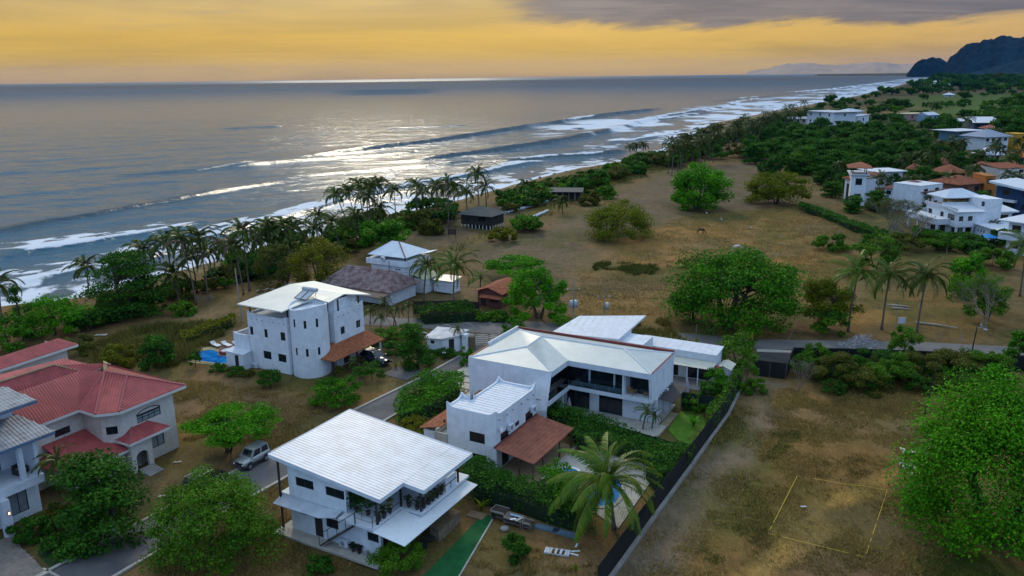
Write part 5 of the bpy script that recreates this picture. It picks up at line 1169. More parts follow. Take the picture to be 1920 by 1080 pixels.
# guard house and gate
FG = (-9.71, 105.05, 0)
G_ = thing('guard_house', 'little white gatehouse with a patched white roof beside the sliding gate', 'gatehouse', FG, GR)
gp_ = [(-.3, -3.2), (1.9, -2.75), (3.1, -.8), (3.3, 1.2), (-1.0, .4)]
walls(G_, gp_, 0, 2.15, {0: [(.5, 1.05, 1.35, 1.8, 'w0')], 1: [(.9, 1.7, .1, 1.9, 'd')]}, cap=False)
gr_ = [(-.6, -3.5, 2.2), (2.0, -3.05, 2.25), (3.4, -.9, 2.3), (3.5, 1.5, 2.5), (-1.2, .7, 2.5)]
MB().slab(gr_, .12).build('roof', pmat('patched_white_roof', (.66, .65, .66), .8, .4, 1.1), G_)
MB().box(3.45, 4.1, -.4, .5, 0, 2.3).build('gate_pier', WHITE(), G_)
MB().tube([(4.4, .6, 0), (4.4, .6, 1.9)], .5, 8).build('thatch_pier', pmat('dry_palm_skirt', (.17, .13, .08), .95, .4, 3, .5, 12), G_)
for i, (px, py, r_, lb) in enumerate(((875, 624, 1.5, 'large grey hoop ornament standing behind the gatehouse roof'), (838, 628, 1.5, 'grey hoop ornament partly hidden behind the small gatehouse palm'), (795, 632, .7, 'small white hoop ornament left of the gatehouse'), (781, 630, .55, 'smaller white hoop ornament at the far left of the gatehouse'))):
    q = at(px, py, 0.9); t = thing('hoop_ornament', lb, 'ornament', (q[0]-.0, q[1]+1.2, .3), GR)
    mb = MB(); mb.tube([(r_*math.cos(a), 0, r_*math.sin(a)+.2) for a in np.linspace(0, math.pi, 18)], .06, 5)
    mb.build('hoop', GREYM() if i < 2 else WHITE2(), t)
    sp_m = MB()
    for k in range(1, 6): sp_m.tube([(0, 0, .2), (r_*math.cos(k*math.pi/6), 0, .2+r_*math.sin(k*math.pi/6))], .02, 4)
    sp_m.tube([(-r_, 0, .2), (r_, 0, .2)], .05, 5); sp_m.build('spoke', GREYM(), t)
ga, gb = at(890, 648, 0), at(938, 648, 0)
t = thing('sliding_gate', 'black metal gate with wavy bars at the end of the lane', 'gate', (ga[0], ga[1], 0), math.atan2(gb[1]-ga[1], gb[0]-ga[0])); Lg = float(np.linalg.norm((gb-ga)[:2]))+.6
fm = MB()
for x in (0, Lg*.48, Lg*.98): fm.box(x, x+.07, -.03, .03, .05, 1.75)
fm.box(0.08, Lg*.98-.01, -.025, .025, .08, .16); fm.box(0.08, Lg*.98-.01, -.025, .025, 1.66, 1.74); fm.build('gate_frame', BLACKM(), t)
for i in range(5):
    MB().tube([(x, 0, .45+i*.28-.16*math.sin(math.pi*x/(Lg*.48))) for x in np.linspace(.05, Lg*.96, 14)], .04, 5).build('wavy_bar', BLACKM(), t)
# ---------------------------------------------------------------- houses of the village: plan from two base corners, depth and roof line
def vhouse(name, label, c0, c1, depth, ytop, roof='flat', rm=None, wm=None, oh=.7, rise=1.8, floors=2, nwin=3, side=1, gm=None, z0=0., zt=None, spacing=.35, tile=False, door=True):
    """c0,c1: surveyed base corners left/right of the front wall"""
    p = at(*c0, z0); q = at(*c1, z0); L = float(np.linalg.norm((q-p)[:2])); rz = math.atan2(q[1]-p[1], q[0]-p[0]); zt = zt or max(2.4, zat(p[:2], ytop)-z0)
    t = thing(name, label, 'house', (p[0], p[1], z0), rz); ops = {0: [], 1: []}; fh = zt/floors
    for f_ in range(floors):
        for i in range(nwin):
            w_ = min(1.7, L/nwin*.55); x = L*(i+.5)/nwin; dr = (f_ == 0 and i == nwin//2 and door)
            ops[0].append((x-w_/2, x+w_/2, f_*fh+(.05 if dr else fh*.35), f_*fh+fh*.78, 'd' if dr else 'w'))
        for i in range(side): x = depth*(i+.5)/side; ops[1].append((x-.6, x+.6, f_*fh+fh*.38, f_*fh+fh*.78, 'w'))
    walls(t, [(0, 0), (L, 0), (L, depth), (0, depth)], 0, zt, ops, wm or WHITE(), cap=True)
    rm = rm or WHITE2(); kk = dict(spacing=spacing, w=spacing*.85 if tile else .06, h=.09 if tile else .03, th=.14, course=.6 if tile else None)
    a, b_, c_, d_ = (-oh, -oh, zt+.02), (L+oh, -oh, zt+.02), (L+oh, depth+oh, zt+.02), (-oh, depth+oh, zt+.02)
    mb = MB()
    if roof == 'hip':
        if L >= depth: r0, r1 = (depth/2, depth/2, zt+rise), (max(L-depth/2, depth/2+.1), depth/2, zt+rise)
        else: r0 = (L/2-.05, L/2, zt+rise); r1 = (L/2+.05, depth-L/2, zt+rise)
        if L >= depth: mb.face([a, b_, r1, r0], **kk); mb.face([b_, c_, r1], **kk); mb.face([c_, d_, r0, r1], **kk); mb.face([d_, a, r0], **kk)
        else: mb.face([a, b_, r0], **kk); mb.face([b_, c_, r1, r0], **kk); mb.face([c_, d_, r1], **kk); mb.face([d_, a, r0, r1], **kk)
    elif roof == 'gable':
        mb.face([a, b_, (L+oh, depth/2, zt+rise), (-oh, depth/2, zt+rise)], **kk); mb.face([c_, d_, (-oh, depth/2, zt+rise), (L+oh, depth/2, zt+rise)], **kk)
        mb.add([(0, 0, zt), (0, depth, zt), (0, depth/2, zt+rise-.15)], [(0, 2, 1)]); mb.add([(L, 0, zt), (L, depth, zt), (L, depth/2, zt+rise-.15)], [(0, 1, 2)])
    elif roof == 'shed':
        mb.face([a, b_, (L+oh, depth+oh, zt+rise), (-oh, depth+oh, zt+rise)], **kk)
    else:
        mb.slab([(x, y, zt+.22) for x, y, _ in (a, b_, c_, d_)], .2)
    mb.build('roof', rm, t)
    return t, L, zt
TV = pmat('village_clay_tile', (.36, .125, .065), .9, .35, 1.2)
# M: three level white house with gazebo roof
FM = (102.45, 180.88, 0); GMr = R(5)
M_ = thing('terraced_white_house', 'white three level house with a grey pyramid gazebo roof and a square tower', 'house', FM, GMr)
walls(M_, [(-4, -5.3), (2.6, -5.3), (2.6, 6), (-4, 6)], 2.5, 5.75, {0: [(.5, 1.5, 3.6, 4.7, 'w'), (2.6, 3.7, 3.6, 4.7, 'w')], 3: [(.6, 2.0, 2.6, 4.9, 'd'), (8.0, 10.4, 3.6, 4.9, 'w'), (5.2, 6.4, 2.6, 4.9, 'd')]}, cap=False)
MB().face([(2.6, -5.6, 5.7), (-4.3, -5.6, 5.7), (-4.3, .6, 6.5), (2.6, .6, 6.5)], .5, .05, .03, .12).build('roof', WHITE2(), M_)
MB().box(-4.15, -3.95, -5.3, 7, 5.76, 6.5).box(-3.94, 2.6, .6, .75, 5.76, 6.9).build('parapet', WHITE2(), M_)
walls(M_, [(2.6, -4.8), (6.6, -4.8), (6.6, 1.5), (2.6, 1.5)], 0, 8.3, {3: [(5.0, 6.1, 6.6, 7.7, 'w')]}, name='tower_wall')
MB().box(-7.2, -3.9, -3.0, 9.2, 2.5, 3.8).box(-4.0, 2.6, -5.28, 6, 2.2, 2.49).build('balcony', WHITE2(), M_)
for y in (-2.6, 1, 4.6, 8.4): MB().box(-6.9, -6.5, y-.2, y+.2, 0, 2.5).build('column', WHITE2(), M_)
for x in (-3.6, -1.8, .2): MB().box(x-.2, x+.2, -5.1, -4.7, 0, 2.2).build('column', WHITE2(), M_)
walls(M_, [(-3.6, -2.5), (2.6, -2.5), (2.6, 6), (-3.6, 6)], 0, 2.2, {0: [(.5, 2.3, .1, 2.0, 'g'), (3.2, 5.2, .1, 2.0, 'g')], 3: [(1.5, 3.5, .1, 2.0, 'g'), (5, 7, .1, 2., 'g')]}, cap=False, name='ground_floor_wall')
ga_, gb_, gc_, gd_, g1, g2 = (-3.6, .2, 8.0), (6.0, .2, 8.), (6., 7.5, 8.), (-3.6, 7.5, 8.), (-.2, 3.8, 9.6), (2.6, 3.8, 9.6)
MB().face([ga_, gb_, g2, g1], .45, .06, .04, .12).face([gb_, gc_, g2], .45, .06, .04, .12).face([gc_, gd_, g1, g2], .45, .06, .04, .12).face([gd_, ga_, g1], .45, .06, .04, .12).build('gazebo_roof', pmat('bluish_white_sheet', (.58, .64, .72), .5, .1, .5), M_)
for (x, y) in ((-3, .9), (0, .9), (2.3, .9), (-3, 6.8)): MB().box(x-.15, x+.15, y-.15, y+.15, 5.9, 8.0).build('brown_post', WOOD(), M_)
MB().box(-3.6, 2.5, .9, 7.2, 5.8, 5.95).build('gazebo_floor', CONC(), M_)
walls(M_, [(.8, -12), (7.6, -11), (7.6, -4.85), (.8, -4.85)], 0, 2.6, {0: [(1.4, 2.2, 1.1, 1.9, 'w'), (3.4, 6.0, .1, 2.2, 'd')], 3: [(1, 1.4, 1.3, 2.0, 'w0'), (2, 2.4, 1.3, 2.0, 'w0'), (3, 3.4, 1.3, 2.0, 'w0')]}, name='garage_wall', cap=False)
MB().slab([(.2, -12.6, 2.85), (8.2, -11.5, 2.85), (8.2, -4.9, 3.1), (.2, -4.9, 3.1)], .22).build('garage_roof', WHITE2(), M_)
walls(M_, [(6.65, -3.2), (10.5, -3.2), (10.5, 4), (6.65, 4)], 0, 5.2, {0: [(.5, 3.0, 3.3, 4.4, 'w2')]}, name='side_wall', cap=False); MB().slab([(6.6, -4.2, 5.3), (11.4, -4.2, 5.3), (11.4, 4.2, 6.2), (6.6, 4.2, 6.2)], .25).build('side_roof', WHITE2(), M_)
# others
t, L, zt = vhouse('clay_roof_villa', 'white villa with an open clay tiled roof pavilion on the curved village road', (1592, 385), (1620, 386), 9, 328, floors=2, nwin=1, gm=None)
for x in (0.2, L-.2):
    for y in (.3, 6): MB().box(x-.12, x+.12, y-.12, y+.12, zt+.2, zt+2).build('post', BLACKM(), t)
q = MB(); kk = dict(spacing=.4, w=.34, h=.09, th=.12, course=.6); r0, r1 = (L*.45, 3.0, zt+3.3), (L*.55, 4., zt+3.3); a, b_, c_, d_ = (-1.2, -.8, zt+2), (L+1.2, -.8, zt+2), (L+1.2, 7.5, zt+2), (-1.2, 7.5, zt+2)
q.face([a, b_, r1, r0], **kk); q.face([b_, c_, r1], **kk); q.face([c_, d_, r0, r1], **kk); q.face([d_, a, r0], **kk); q.build('pavilion_roof', TV, t)
vhouse('clay_roof_wing', 'low white wing left of the clay roof villa with an orange tiled roof', (1581, 376), (1593, 380), 7, 333, 'shed', TV, floors=1, nwin=1, tile=True, rise=1.5)
vhouse('long_clay_house', 'long white house with a big mottled clay tiled hip roof behind the bare trees', (1655, 388), (1722, 398), 10, 352, 'hip', pmat('mottled_village_tile', (.33, .115, .07), .9, .5, .7, col2=(.14, .11, .12)), nwin=4, floors=2, tile=True, rise=2.2)
vhouse('plain_white_block', 'plain white flat roofed block between the clay roof house and the grey gazebo', (1721, 399), (1762, 393), 8, 350, 'flat', WHITE2(), nwin=2, floors=2, oh=.05)
vhouse('white_flat_wing', 'white flat roof wing showing above the clay tiled hip roof', (1640, 352), (1690, 350), 8, 323, 'flat', WHITE2(), nwin=2, floors=2, oh=1.0)
BLUE = pmat('navy_wall', (.018, .05, .125), .7, .15)
t, L, zt = vhouse('navy_house', 'modern navy blue house with a white slanted roof and large windows at the right edge', (1860, 418), (1935, 430), 12, 348, 'flat', WHITE2(), BLUE, oh=.3, floors=3, nwin=2)
MB().box(-.4, L*.55, -1.1, -.05, zt*.62, zt*.68).box(-.4, L*.55, -1.1, -.05, zt*.36, zt*.44).box(-.6, -.4, -1.1, 0, zt*.36, zt*.68).build('white_frame', WHITE2(), t)
window(t, (0, -.6), (L*.53, -.6), .1, L*.5, zt*.45, zt*.61, mull=2, name='wide_window')
MB().slab([(-1.2, -1.6, zt+1.2), (L+1, -1.6, zt-.2), (L+1, 9, zt-.2), (-1.2, 9, zt+1.2)], .5).build('slanted_roof', WHITE2(), t)
t, L, zt = vhouse('round_balcony_house', 'white house with a balcony and projecting flat roof cut by the right edge', (1884, 474), (1945, 484), 8, 414, 'flat', WHITE2(), nwin=2, floors=2, oh=1.6)
MB().box(-1.2, L, -1.3, -.05, zt*.44, zt*.66).build('balcony', WHITE2(), t)
vhouse('orange_wall_house', 'orange house with a flat top behind the navy house roof', (1843, 372), (1862, 372), 8, 331, 'flat', pmat('orange_wall', (.42, .15, .035), .9, .2), pmat('orange_wall', (.42, .15, .035), .9, .2), floors=2, nwin=1, oh=.05)
vhouse('brown_hip_house', 'house with a wide brown clay hip roof left of the orange house', (1795, 374), (1840, 370), 9, 346, 'hip', TV, pmat('brown_wall', (.24, .13, .10), .9), floors=1, nwin=2, tile=True, rise=2.0, oh=1)
t, L, zt = vhouse('clay_pavilion', 'open pavilion with a clay pyramid roof among dark palms in the village', (1768, 340), (1808, 340), 8, 324, 'hip', TV, WOOD(), floors=1, nwin=2, tile=True, rise=2.4, oh=1.2)
vhouse('small_clay_house', 'small house with a steep clay roof right of the clay pavilion', (1838, 338), (1856, 338), 6, 315, 'hip', TV, CREAM(), floors=1, nwin=1, tile=True, rise=1.8)
vhouse('beige_wall_house', 'beige walled house with a clay edge below the village palms at the right edge', (1872, 344), (1925, 342), 9, 316, 'shed', TV, CREAM(), floors=2, nwin=2, tile=True, rise=.8, oh=.2)
t, L, zt = vhouse('white_gazebo', 'white gazebo with a bright white pyramid roof in the middle of the village', (1846, 301), (1874, 301), 8, 290, 'hip', WHITE2(), WHITE(), floors=1, nwin=3, rise=3.0, oh=1.6)
vhouse('orange_strip_roof', 'house with a vivid orange tiled roof at the right edge of the village', (1899, 305), (1930, 306), 7, 294, 'shed', pmat('vivid_orange_tile', (.55, .16, .04), .85, .2), CREAM(), floors=1, nwin=1, tile=True, rise=1)
t, L, zt = vhouse('blue_grey_roof_house', 'large pale house with a blue grey sheet roof and tall windows in the village', (1843, 284), (1888, 282), 12, 257, 'hip', pmat('blue_grey_sheet', (.30, .34, .42), .5, .15, .5), WHITE(), floors=2, nwin=4, rise=3., oh=1.5)
vhouse('yellow_house', 'mustard yellow house at the right edge beside the blue grey roof', (1904, 280), (1930, 279), 9, 252, 'flat', pmat('mustard_wall', (.48, .27, .02), .9, .2), pmat('mustard_wall', (.48, .27, .02), .9, .2), floors=2, nwin=1, oh=.1)
t, L, zt = vhouse('white_slanted_roof_house', 'white house with a broad cream flat roof half hidden by the dark grove', (1788, 274), (1830, 272), 10, 246, 'flat', WHITE2(), pmat('teal_wall', (.10, .22, .30), .8, .2), floors=2, nwin=2, oh=2.5)
MB().box(L*.55, L*1.02, -1.5, 6, 0, zt*.8).build('white_block', WHITE(), t)
vhouse('long_white_roof_hall', 'long dark hall with a bright white sheet roof at the back of the village', (1825, 243), (1872, 243), 13, 230, 'shed', WHITE2(), pmat('slate_wall', (.05, .08, .14), .8, .2), floors=1, nwin=3, rise=3., oh=1.2)
vhouse('salmon_hip_house', 'salmon roofed house in front of the long white roof hall', (1848, 250), (1872, 250), 9, 241, 'hip', pmat('salmon_tile', (.40, .15, .10), .9, .2), CREAM(), floors=1, nwin=2, rise=2., oh=1)
vhouse('small_white_shed', 'low shed with a white roof left of the long white roof hall', (1792, 238), (1808, 238), 8, 227, 'shed', WHITE2(), CONC(), floors=1, nwin=1, rise=1.2)
vhouse('yellow_stripe_house', 'house with a pale yellow roof stripe behind the grove', (1704, 226), (1738, 224), 12, 214, 'flat', pmat('pale_yellow', (.55, .50, .30), .8), pmat('rose_wall', (.38, .24, .22), .9), floors=1, nwin=3)
vhouse('pale_blue_house', 'small pale blue house beside the yellow stripe house', (1738, 228), (1758, 227), 9, 216, 'gable', WHITE2(), pmat('pale_blue_wall', (.22, .34, .48), .8), floors=1, nwin=2, rise=2)
vhouse('clay_cabin', 'cabin with a brown clay roof and white walls among the grove palms', (1763, 284), (1782, 283), 8, 273, 'hip', TV, WHITE(), floors=1, nwin=1, tile=True, rise=2)
for (x0, x1, y, top, dp, lb) in ((1700, 1722, 330, 318, 7, 'small white house with a clay roof half hidden by the grove edge'), (1822, 1842, 312, 303, 7, 'white house with a clay roof just right of the white gazebo'), (1880, 1900, 322, 311, 8, 'white house with a clay roof left of the beige walled house'), (1752, 1770, 318, 308, 7, 'white house with a clay roof behind the clay pavilion'), (1888, 1912, 262, 252, 9, 'white house with a clay roof behind the blue grey roof house')):
    vhouse('clay_roof_house', lb, (x0, y), (x1, y+1), dp, top, 'hip', TV, WHITE(), floors=1, nwin=2, tile=True, rise=1.8)
# white resort houses at the beach end of the grove
t, L, zt = vhouse('white_beach_villa', 'white two storey beach villa with a thin grey roof above the dark grove', (1511, 233), (1562, 237), 18, 208, 'flat', pmat('grey_white_roof', (.50, .53, .56), .6, .15), WHITE(), floors=2, nwin=3, oh=2.2)
vhouse('white_beach_annex', 'white annex right of the beach villa with a shallow hip roof', (1566, 231), (1595, 232), 16, 209, 'hip', WHITE2(), WHITE(), floors=2, nwin=2, rise=2, oh=1.5)
vhouse('white_low_bungalow', 'low white bungalow left of the beach villa', (1449, 231), (1478, 232), 14, 221, 'hip', WHITE2(), WHITE(), floors=1, nwin=2, rise=1.6, oh=1.5)
vhouse('beige_long_bungalow', 'long beige bungalow with a pale roof between the two white beach houses', (1480, 232), (1512, 233), 12, 222, 'gable', WHITE2(), pmat('beige_wall', (.50, .40, .30), .9), floors=1, nwin=3, rise=1.2, oh=1.)
vhouse('white_low_wing', 'low white wing in front of the beach villa', (1520, 237), (1541, 239), 8, 229, 'flat', WHITE2(), WHITE(), floors=1, nwin=1)
vhouse('white_side_wing', 'sloping white roof at the right end of the beach houses', (1592, 232), (1608, 233), 10, 217, 'shed', WHITE2(), WHITE(), floors=1, nwin=1, rise=1)
# far away along the bay
for (x0, x1, y, top, lb) in ((1742, 1782, 160, 153.5, 'far white hotel with a long grey roof across the bay plain'), (1760, 1768, 152, 149.3, 'small far white building above the long grey roof'), (1774, 1783, 151.5, 148.6, 'second small far white building beside the first above the long grey roof'), (1770, 1788, 181, 178, 'far low white shed standing in the dry pasture'), (1857, 1865, 156, 153.4, 'tiny far white house at the foot of the hill, leftmost of three'), (1869, 1876, 151.5, 149.4, 'tiny far white house at the foot of the hill, middle one'), (1890, 1901, 157, 152.6, 'tiny far white house at the foot of the hill, rightmost of three')):
    vhouse('far_house', lb, (x0, y), (x1, y), 22, top, 'hip', WHITE2(), WHITE(), floors=1, nwin=4, rise=3, oh=2)
# ================================================================== vegetation
vr = np.random.default_rng(5)
def leaves_in(clumps, size, pal, up=.5, aspect=.62, rng=vr, hollow=.45):
    """leaf quads through ellipsoid clumps: clump = (cx,cy,cz,rx,ry,rz,count); pal = colours picked per clump and per leaf"""
    Vs, Cs = [], []
    for (cx, cy, cz, rx, ry, rz, n) in clumps:
        n = int(n); d = rng.normal(size=(n, 3)); d /= np.linalg.norm(d, axis=1)[:, None]
        r = rng.random(n)**hollow; P = d*r[:, None]*[rx, ry, rz]+[cx, cy, cz]
        P += rng.normal(size=(n, 3))*size*.6
        nrm = d*.55+rng.normal(size=(n, 3))*.55+[0, 0, up]; nrm /= np.linalg.norm(nrm, axis=1)[:, None]
        a = np.cross(nrm, rng.normal(size=(n, 3))); a /= np.linalg.norm(a, axis=1)[:, None]+1e-9; b_ = np.cross(nrm, a)
        s = size*rng.uniform(.6, 1.3, n)[:, None]
        droop = nrm*s*.18
        Vs.append(np.stack([P-a*s-droop, P+b_*s*aspect, P+a*s-droop, P-b_*s*aspect], 1).reshape(-1, 3))
        tone = rng.random(); mix_ = np.clip(tone*.6+rng.random(n)*.6-.1, 0, 1)[:, None]
        c = np.array(pal[0])*(1-mix_)+np.array(pal[1])*mix_
        c = c*rng.uniform(.75, 1.25, n)[:, None]
        if len(pal) > 2:
            k = rng.random(n) < pal[2][3]; c[k] = np.array(pal[2][:3])*rng.uniform(.8, 1.2, k.sum())[:, None]
        Cs.append(np.repeat(c, 4, 0))
    V = np.concatenate(Vs); Q = np.arange(len(V)).reshape(-1, 4); return V, Q, np.concatenate(Cs)
def crown_clumps(rx, ry, z0, z1, n, style, leaves, rng=vr):
    cz = (z0+z1)/2; rz = (z1-z0)/2; out = []; p1_, p2_ = rng.uniform(0, 6.28, 2)
    for i in range(n):
        zf = 1-2*(i+.5)/n; af = i*2.39996+rng.uniform(-.35, .35); rf_ = math.sqrt(1-zf*zf); d = np.array([math.cos(af)*rf_, math.sin(af)*rf_, zf+rng.uniform(-.08, .08)])
        if style == 'layer':
            lv = (i % 6)/5.; zz = z0+(z1-z0)*(.05+.9*lv)+rng.normal()*.15*rz*.3; w = math.sqrt(max(.2, 1-(2*lv-.6)**2*.40)); a = rng.random()*6.28; q = math.sqrt(rng.random())
            out.append((math.cos(a)*rx*w*q*.8, math.sin(a)*ry*w*q*.8, zz, rx*.36, ry*.36, rz*.10+.12, leaves/n)); continue
        if style == 'flat':
            a = rng.random()*6.28; q = math.sqrt(rng.random())*.85; zz = cz+rz*(.75*math.sqrt(max(0, 1-q*q))+rng.uniform(-1.1, .1))
            out.append((math.cos(a)*rx*q, math.sin(a)*ry*q, max(z0+.2, zz), rx*.26, ry*.26, rz*.22, leaves/n)); continue
        q = .55+.38*rng.random(); lob = 1+.13*math.sin(2*af+p1_)+.11*math.sin(5*af+p2_+2*zf); q *= lob; s = rng.uniform(.15, .44)*(1.3-.35*q)
        if style == 'weep': s *= .85
        if d[2] < .1:
            hh_ = math.hypot(d[0], d[1])+1e-6; d[0] /= hh_; d[1] /= hh_; zl_ = z0+rz*s*.5+(cz-z0)*rng.random(); q = max(q, .6); out.append((d[0]*rx*q, d[1]*ry*q, zl_, rx*s, ry*s, rz*s*.8, leaves/n)); continue
        out.append((d[0]*rx*q, d[1]*ry*q, cz+d[2]*rz*q, rx*s, ry*s, rz*s*(.7 if style != 'weep' else 1.15), leaves/n))
    return out
def trunk_mb(h, r, clumps, base=(0, 0), lean=(0, 0), n=7, multi=1, rng=vr):
    mb = MB()
    for k in range(multi):
        a = k*2.4; bx, by = base[0]+(.35*r*4*math.cos(a) if multi > 1 else 0), base[1]+(.35*r*4*math.sin(a) if multi > 1 else 0)
        fx, fy = lean[0]+(h*.22*math.cos(a) if multi > 1 else 0), lean[1]+(h*.22*math.sin(a) if multi > 1 else 0)
        top = np.array([bx+fx, by+fy, h*.62])
        mb.tube([(bx, by, -.3), (bx, by, .02), (bx+fx*.35, by+fy*.35, h*.25), tuple(top)], [r*1.5, r*1.15, r*.85, r*.6], n)
        for c in clumps[k::multi][:14]:
            e = np.array(c[:3])*[.9, .9, .95]; s0 = np.array([bx+fx*.5, by+fy*.5, h*.34])+(top-np.array([bx+fx*.5, by+fy*.5, h*.34]))*rng.random()
            if e[2] < s0[2]*.6: continue
            m_ = (s0+e)/2+[0, 0, .12*h]; mb.tube([s0, m_, e], [r*.42, r*.26, r*.07], 5, False)
    return mb
PAL = dict(
    bright=[(.022, .115, .005), (.095, .30, .006), (.16, .12, .02, .02)], vivid=[(.026, .16, .004), (.115, .37, .005), (.20, .17, .02, .02)],
    mid=[(.030, .11, .008), (.12, .27, .010), (.15, .10, .03, .03)], dark=[(.018, .078, .008), (.065, .19, .012), (.12, .09, .03, .02)],
    yellow=[(.085, .105, .007), (.21, .20, .009)], olive=[(.060, .076, .012), (.14, .14, .015)],
    grove=[(.015, .065, .007), (.060, .165, .010)], goldg=[(.075, .120, .005), (.19, .215, .006), (.22, .17, .02, .05)])
def tree(name, label, base, xs, ytop, ybot, pal, style='dense', leaves=6000, size=.22, ncl=22, group=None, trunk_r=.22, multi=1, depth=1., cat='tree', crown_name='crown', z0min=.35, up=.5):
    """a tree surveyed from its base point, crown extent and top; every one gets its own crown"""
    g_ = gat(*base); k = ppm(g_); w = (xs[1]-xs[0])/k; off = ((xs[0]+xs[1])/2-base[0])/k; rx = w/2; ry = rx*depth
    xy = (g_[0]+off, g_[1]); zt = zat(xy, ytop)-g_[2]; zb = max(z0min, zat((xy[0], xy[1]-ry*.95), ybot)-g_[2])
    zb = max(z0min, min(zb*.42, zt*.5)) if style == 'flat' and cat == 'tree' else z0min
    t = thing(name, label, cat, g_, 0, group)
    cl = crown_clumps(rx*.95, ry*.95, zb, zt-.1, ncl, style, leaves); cl = [(c[0]+off, *c[1:]) for c in cl]
    V, Q, cc = leaves_in(cl, size, PAL[pal], up)
    V[:, 2] = np.maximum(V[:, 2], .05)
    trunk_mb(zt, trunk_r, cl, lean=(off*.5, 0), multi=multi).build('trunk', BARK2(), t, True)
    mobj(crown_name, npmesh(crown_name, V, Q, LEAF(), cc), t, kind='stuff')
    return t
# --- trees one can single out
tree('broad_tree', 'tall square crowned bright green tree standing alone at the far end of the open field', (1306, 392), (1250, 1367), 306, 392, 'vivid', 'weep', 15000, .30, 44, trunk_r=.4, multi=3)
tree('acacia_tree', 'low wide yellow green feathery tree in the middle of the open field', (1140, 446), (1092, 1226), 378, 450, 'goldg', 'dense', 17000, .17, 70, trunk_r=.18, multi=4, up=.3)
tree('acacia_tree', 'wide yellow green tree at the right of the open field by the road bend', (1455, 383), (1397, 1511), 318, 384, 'goldg', 'dense', 14000, .25, 60, trunk_r=.22, multi=4)
tree('broad_tree', 'big dense dark green tree beside the beach road in front of the white horse', (1362, 614), (1262, 1500), 464, 606, 'bright', 'dense', 26000, .20, 80, trunk_r=.35, multi=5)
tree('broad_tree', 'green shoulder of foliage at the left side of the big dark roadside tree', (1300, 602), (1248, 1330), 528, 604, 'mid', 'dense', 5000, .17, 22, trunk_r=.2)
tree('acacia_tree', 'yellowish loose tree on the road verge right of the big dark roadside tree', (1545, 614), (1492, 1612), 508, 606, 'goldg', 'flat', 9000, .15, 36, trunk_r=.16, multi=3)
tree('round_tree', 'young green tree low on the road verge in front of the yellowish loose tree', (1545, 626), (1512, 1592), 570, 620, 'mid', 'dense', 3800, .16, 18, trunk_r=.12)
tree('broad_tree', 'bright green round tree hanging over the terracotta cottage', (1010, 598), (943, 1066), 497, 596, 'vivid', 'weep', 14000, .17, 40, trunk_r=.22, multi=2)
tree('spreading_tree', 'flat bright green spreading tree behind the terracotta cottage at the field edge', (960, 520), (895, 1042), 482, 522, 'vivid', 'flat', 8000, .17, 30, trunk_r=.2, multi=2)
tree('mango_tree', 'huge bright green tree filling the right edge of the open lot', (1868, 1022), (1682, 2030), 698, 1046, 'vivid', 'dense', 66000, .125, 150, trunk_r=.4, multi=2, depth=.75)
tree('round_tree', 'dense mid green tree at the bottom beside the lane, in front of the dark car', (400, 1046), (296, 514), 893, 1056, 'mid', 'dense', 30000, .10, 95, trunk_r=.22)
tree('almond_tree', 'dark layered almond tree between the left edge house and the red roofed villa', (196, 1010), (88, 300), 866, 1008, 'dark', 'layer', 13000, .16, 60, trunk_r=.2, multi=2)
tree('spreading_tree', 'low spreading bright green tree in the dry lot near the small silver off-roader', (428, 846), (349, 536), 775, 808, 'vivid', 'flat', 15000, .12, 54, trunk_r=.16, multi=3)
tree('broad_tree', 'bright green flat topped tree behind the pyramid roofed beach house', (722, 478), (666, 778), 409, 470, 'bright', 'flat', 9000, .24, 36, trunk_r=.2, multi=2)
tree('scrub_tree', 'yellow green scrub tree behind the roof of the tower house', (600, 545), (545, 662), 436, 540, 'yellow', 'dense', 9000, .18, 34, trunk_r=.16, multi=3)
tree('scrub_tree', 'loose olive green tree left of the yellow green scrub tree behind the tower house', (535, 540), (482, 580), 450, 538, 'olive', 'dense', 6000, .18, 26, trunk_r=.15, multi=2)
tree('beach_almond_tree', 'wide dark green beach almond among the palms at the left', (232, 592), (160, 322), 478, 598, 'dark', 'layer', 12000, .21, 50, trunk_r=.22, multi=3)
tree('purple_leaf_tree', 'slim tree with purplish leaves rising above the dark beach almond', (222, 560), (196, 262), 470, 512, 'grove', 'layer', 1300, .20, 12, trunk_r=.12)
tree('shrub', 'bright green sea grape mound at the left shore', (105, 628), (46, 165), 556, 640, 'vivid', 'dense', 9000, .17, 34, trunk_r=.14, cat='shrub')
tree('shrub', 'lower bright green mound at the far left edge of the shore', (20, 660), (-40, 60), 590, 668, 'bright', 'dense', 5000, .16, 22, trunk_r=.12, cat='shrub')
tree('thin_tree', 'thin dark tree with a small flat crown beside the leftmost palm', (44, 640), (24, 74), 536, 590, 'grove', 'layer', 1500, .18, 12, trunk_r=.1)
tree('round_tree', 'round dark green tree beside the gatehouse hedge', (784, 690), (741, 821), 612, 682, 'dark', 'layer', 7000, .14, 40, trunk_r=.16)
tree('shrub', 'bright green spreading bush at the corner of the tower house garden', (632, 757), (584, 682), 712, 760, 'bright', 'dense', 6500, .12, 24, cat='shrub', trunk_r=.08)
tree('shrub', 'dark round bush beside the nose of the parked dark car', (698, 712), (668, 722), 678, 716, 'dark', 'dense', 3200, .10, 16, cat='shrub', trunk_r=.06)
tree('shrub', 'dark green bush in the dry lot below the tower house', (506, 725), (482, 532), 692, 730, 'dark', 'dense', 2600, .12, 14, cat='shrub', trunk_r=.06)
tree('shrub', 'large dark bush in the tall grass behind the red roofs', (296, 690), (260, 332), 628, 692, 'dark', 'dense', 5200, .17, 22, cat='shrub', trunk_r=.1)
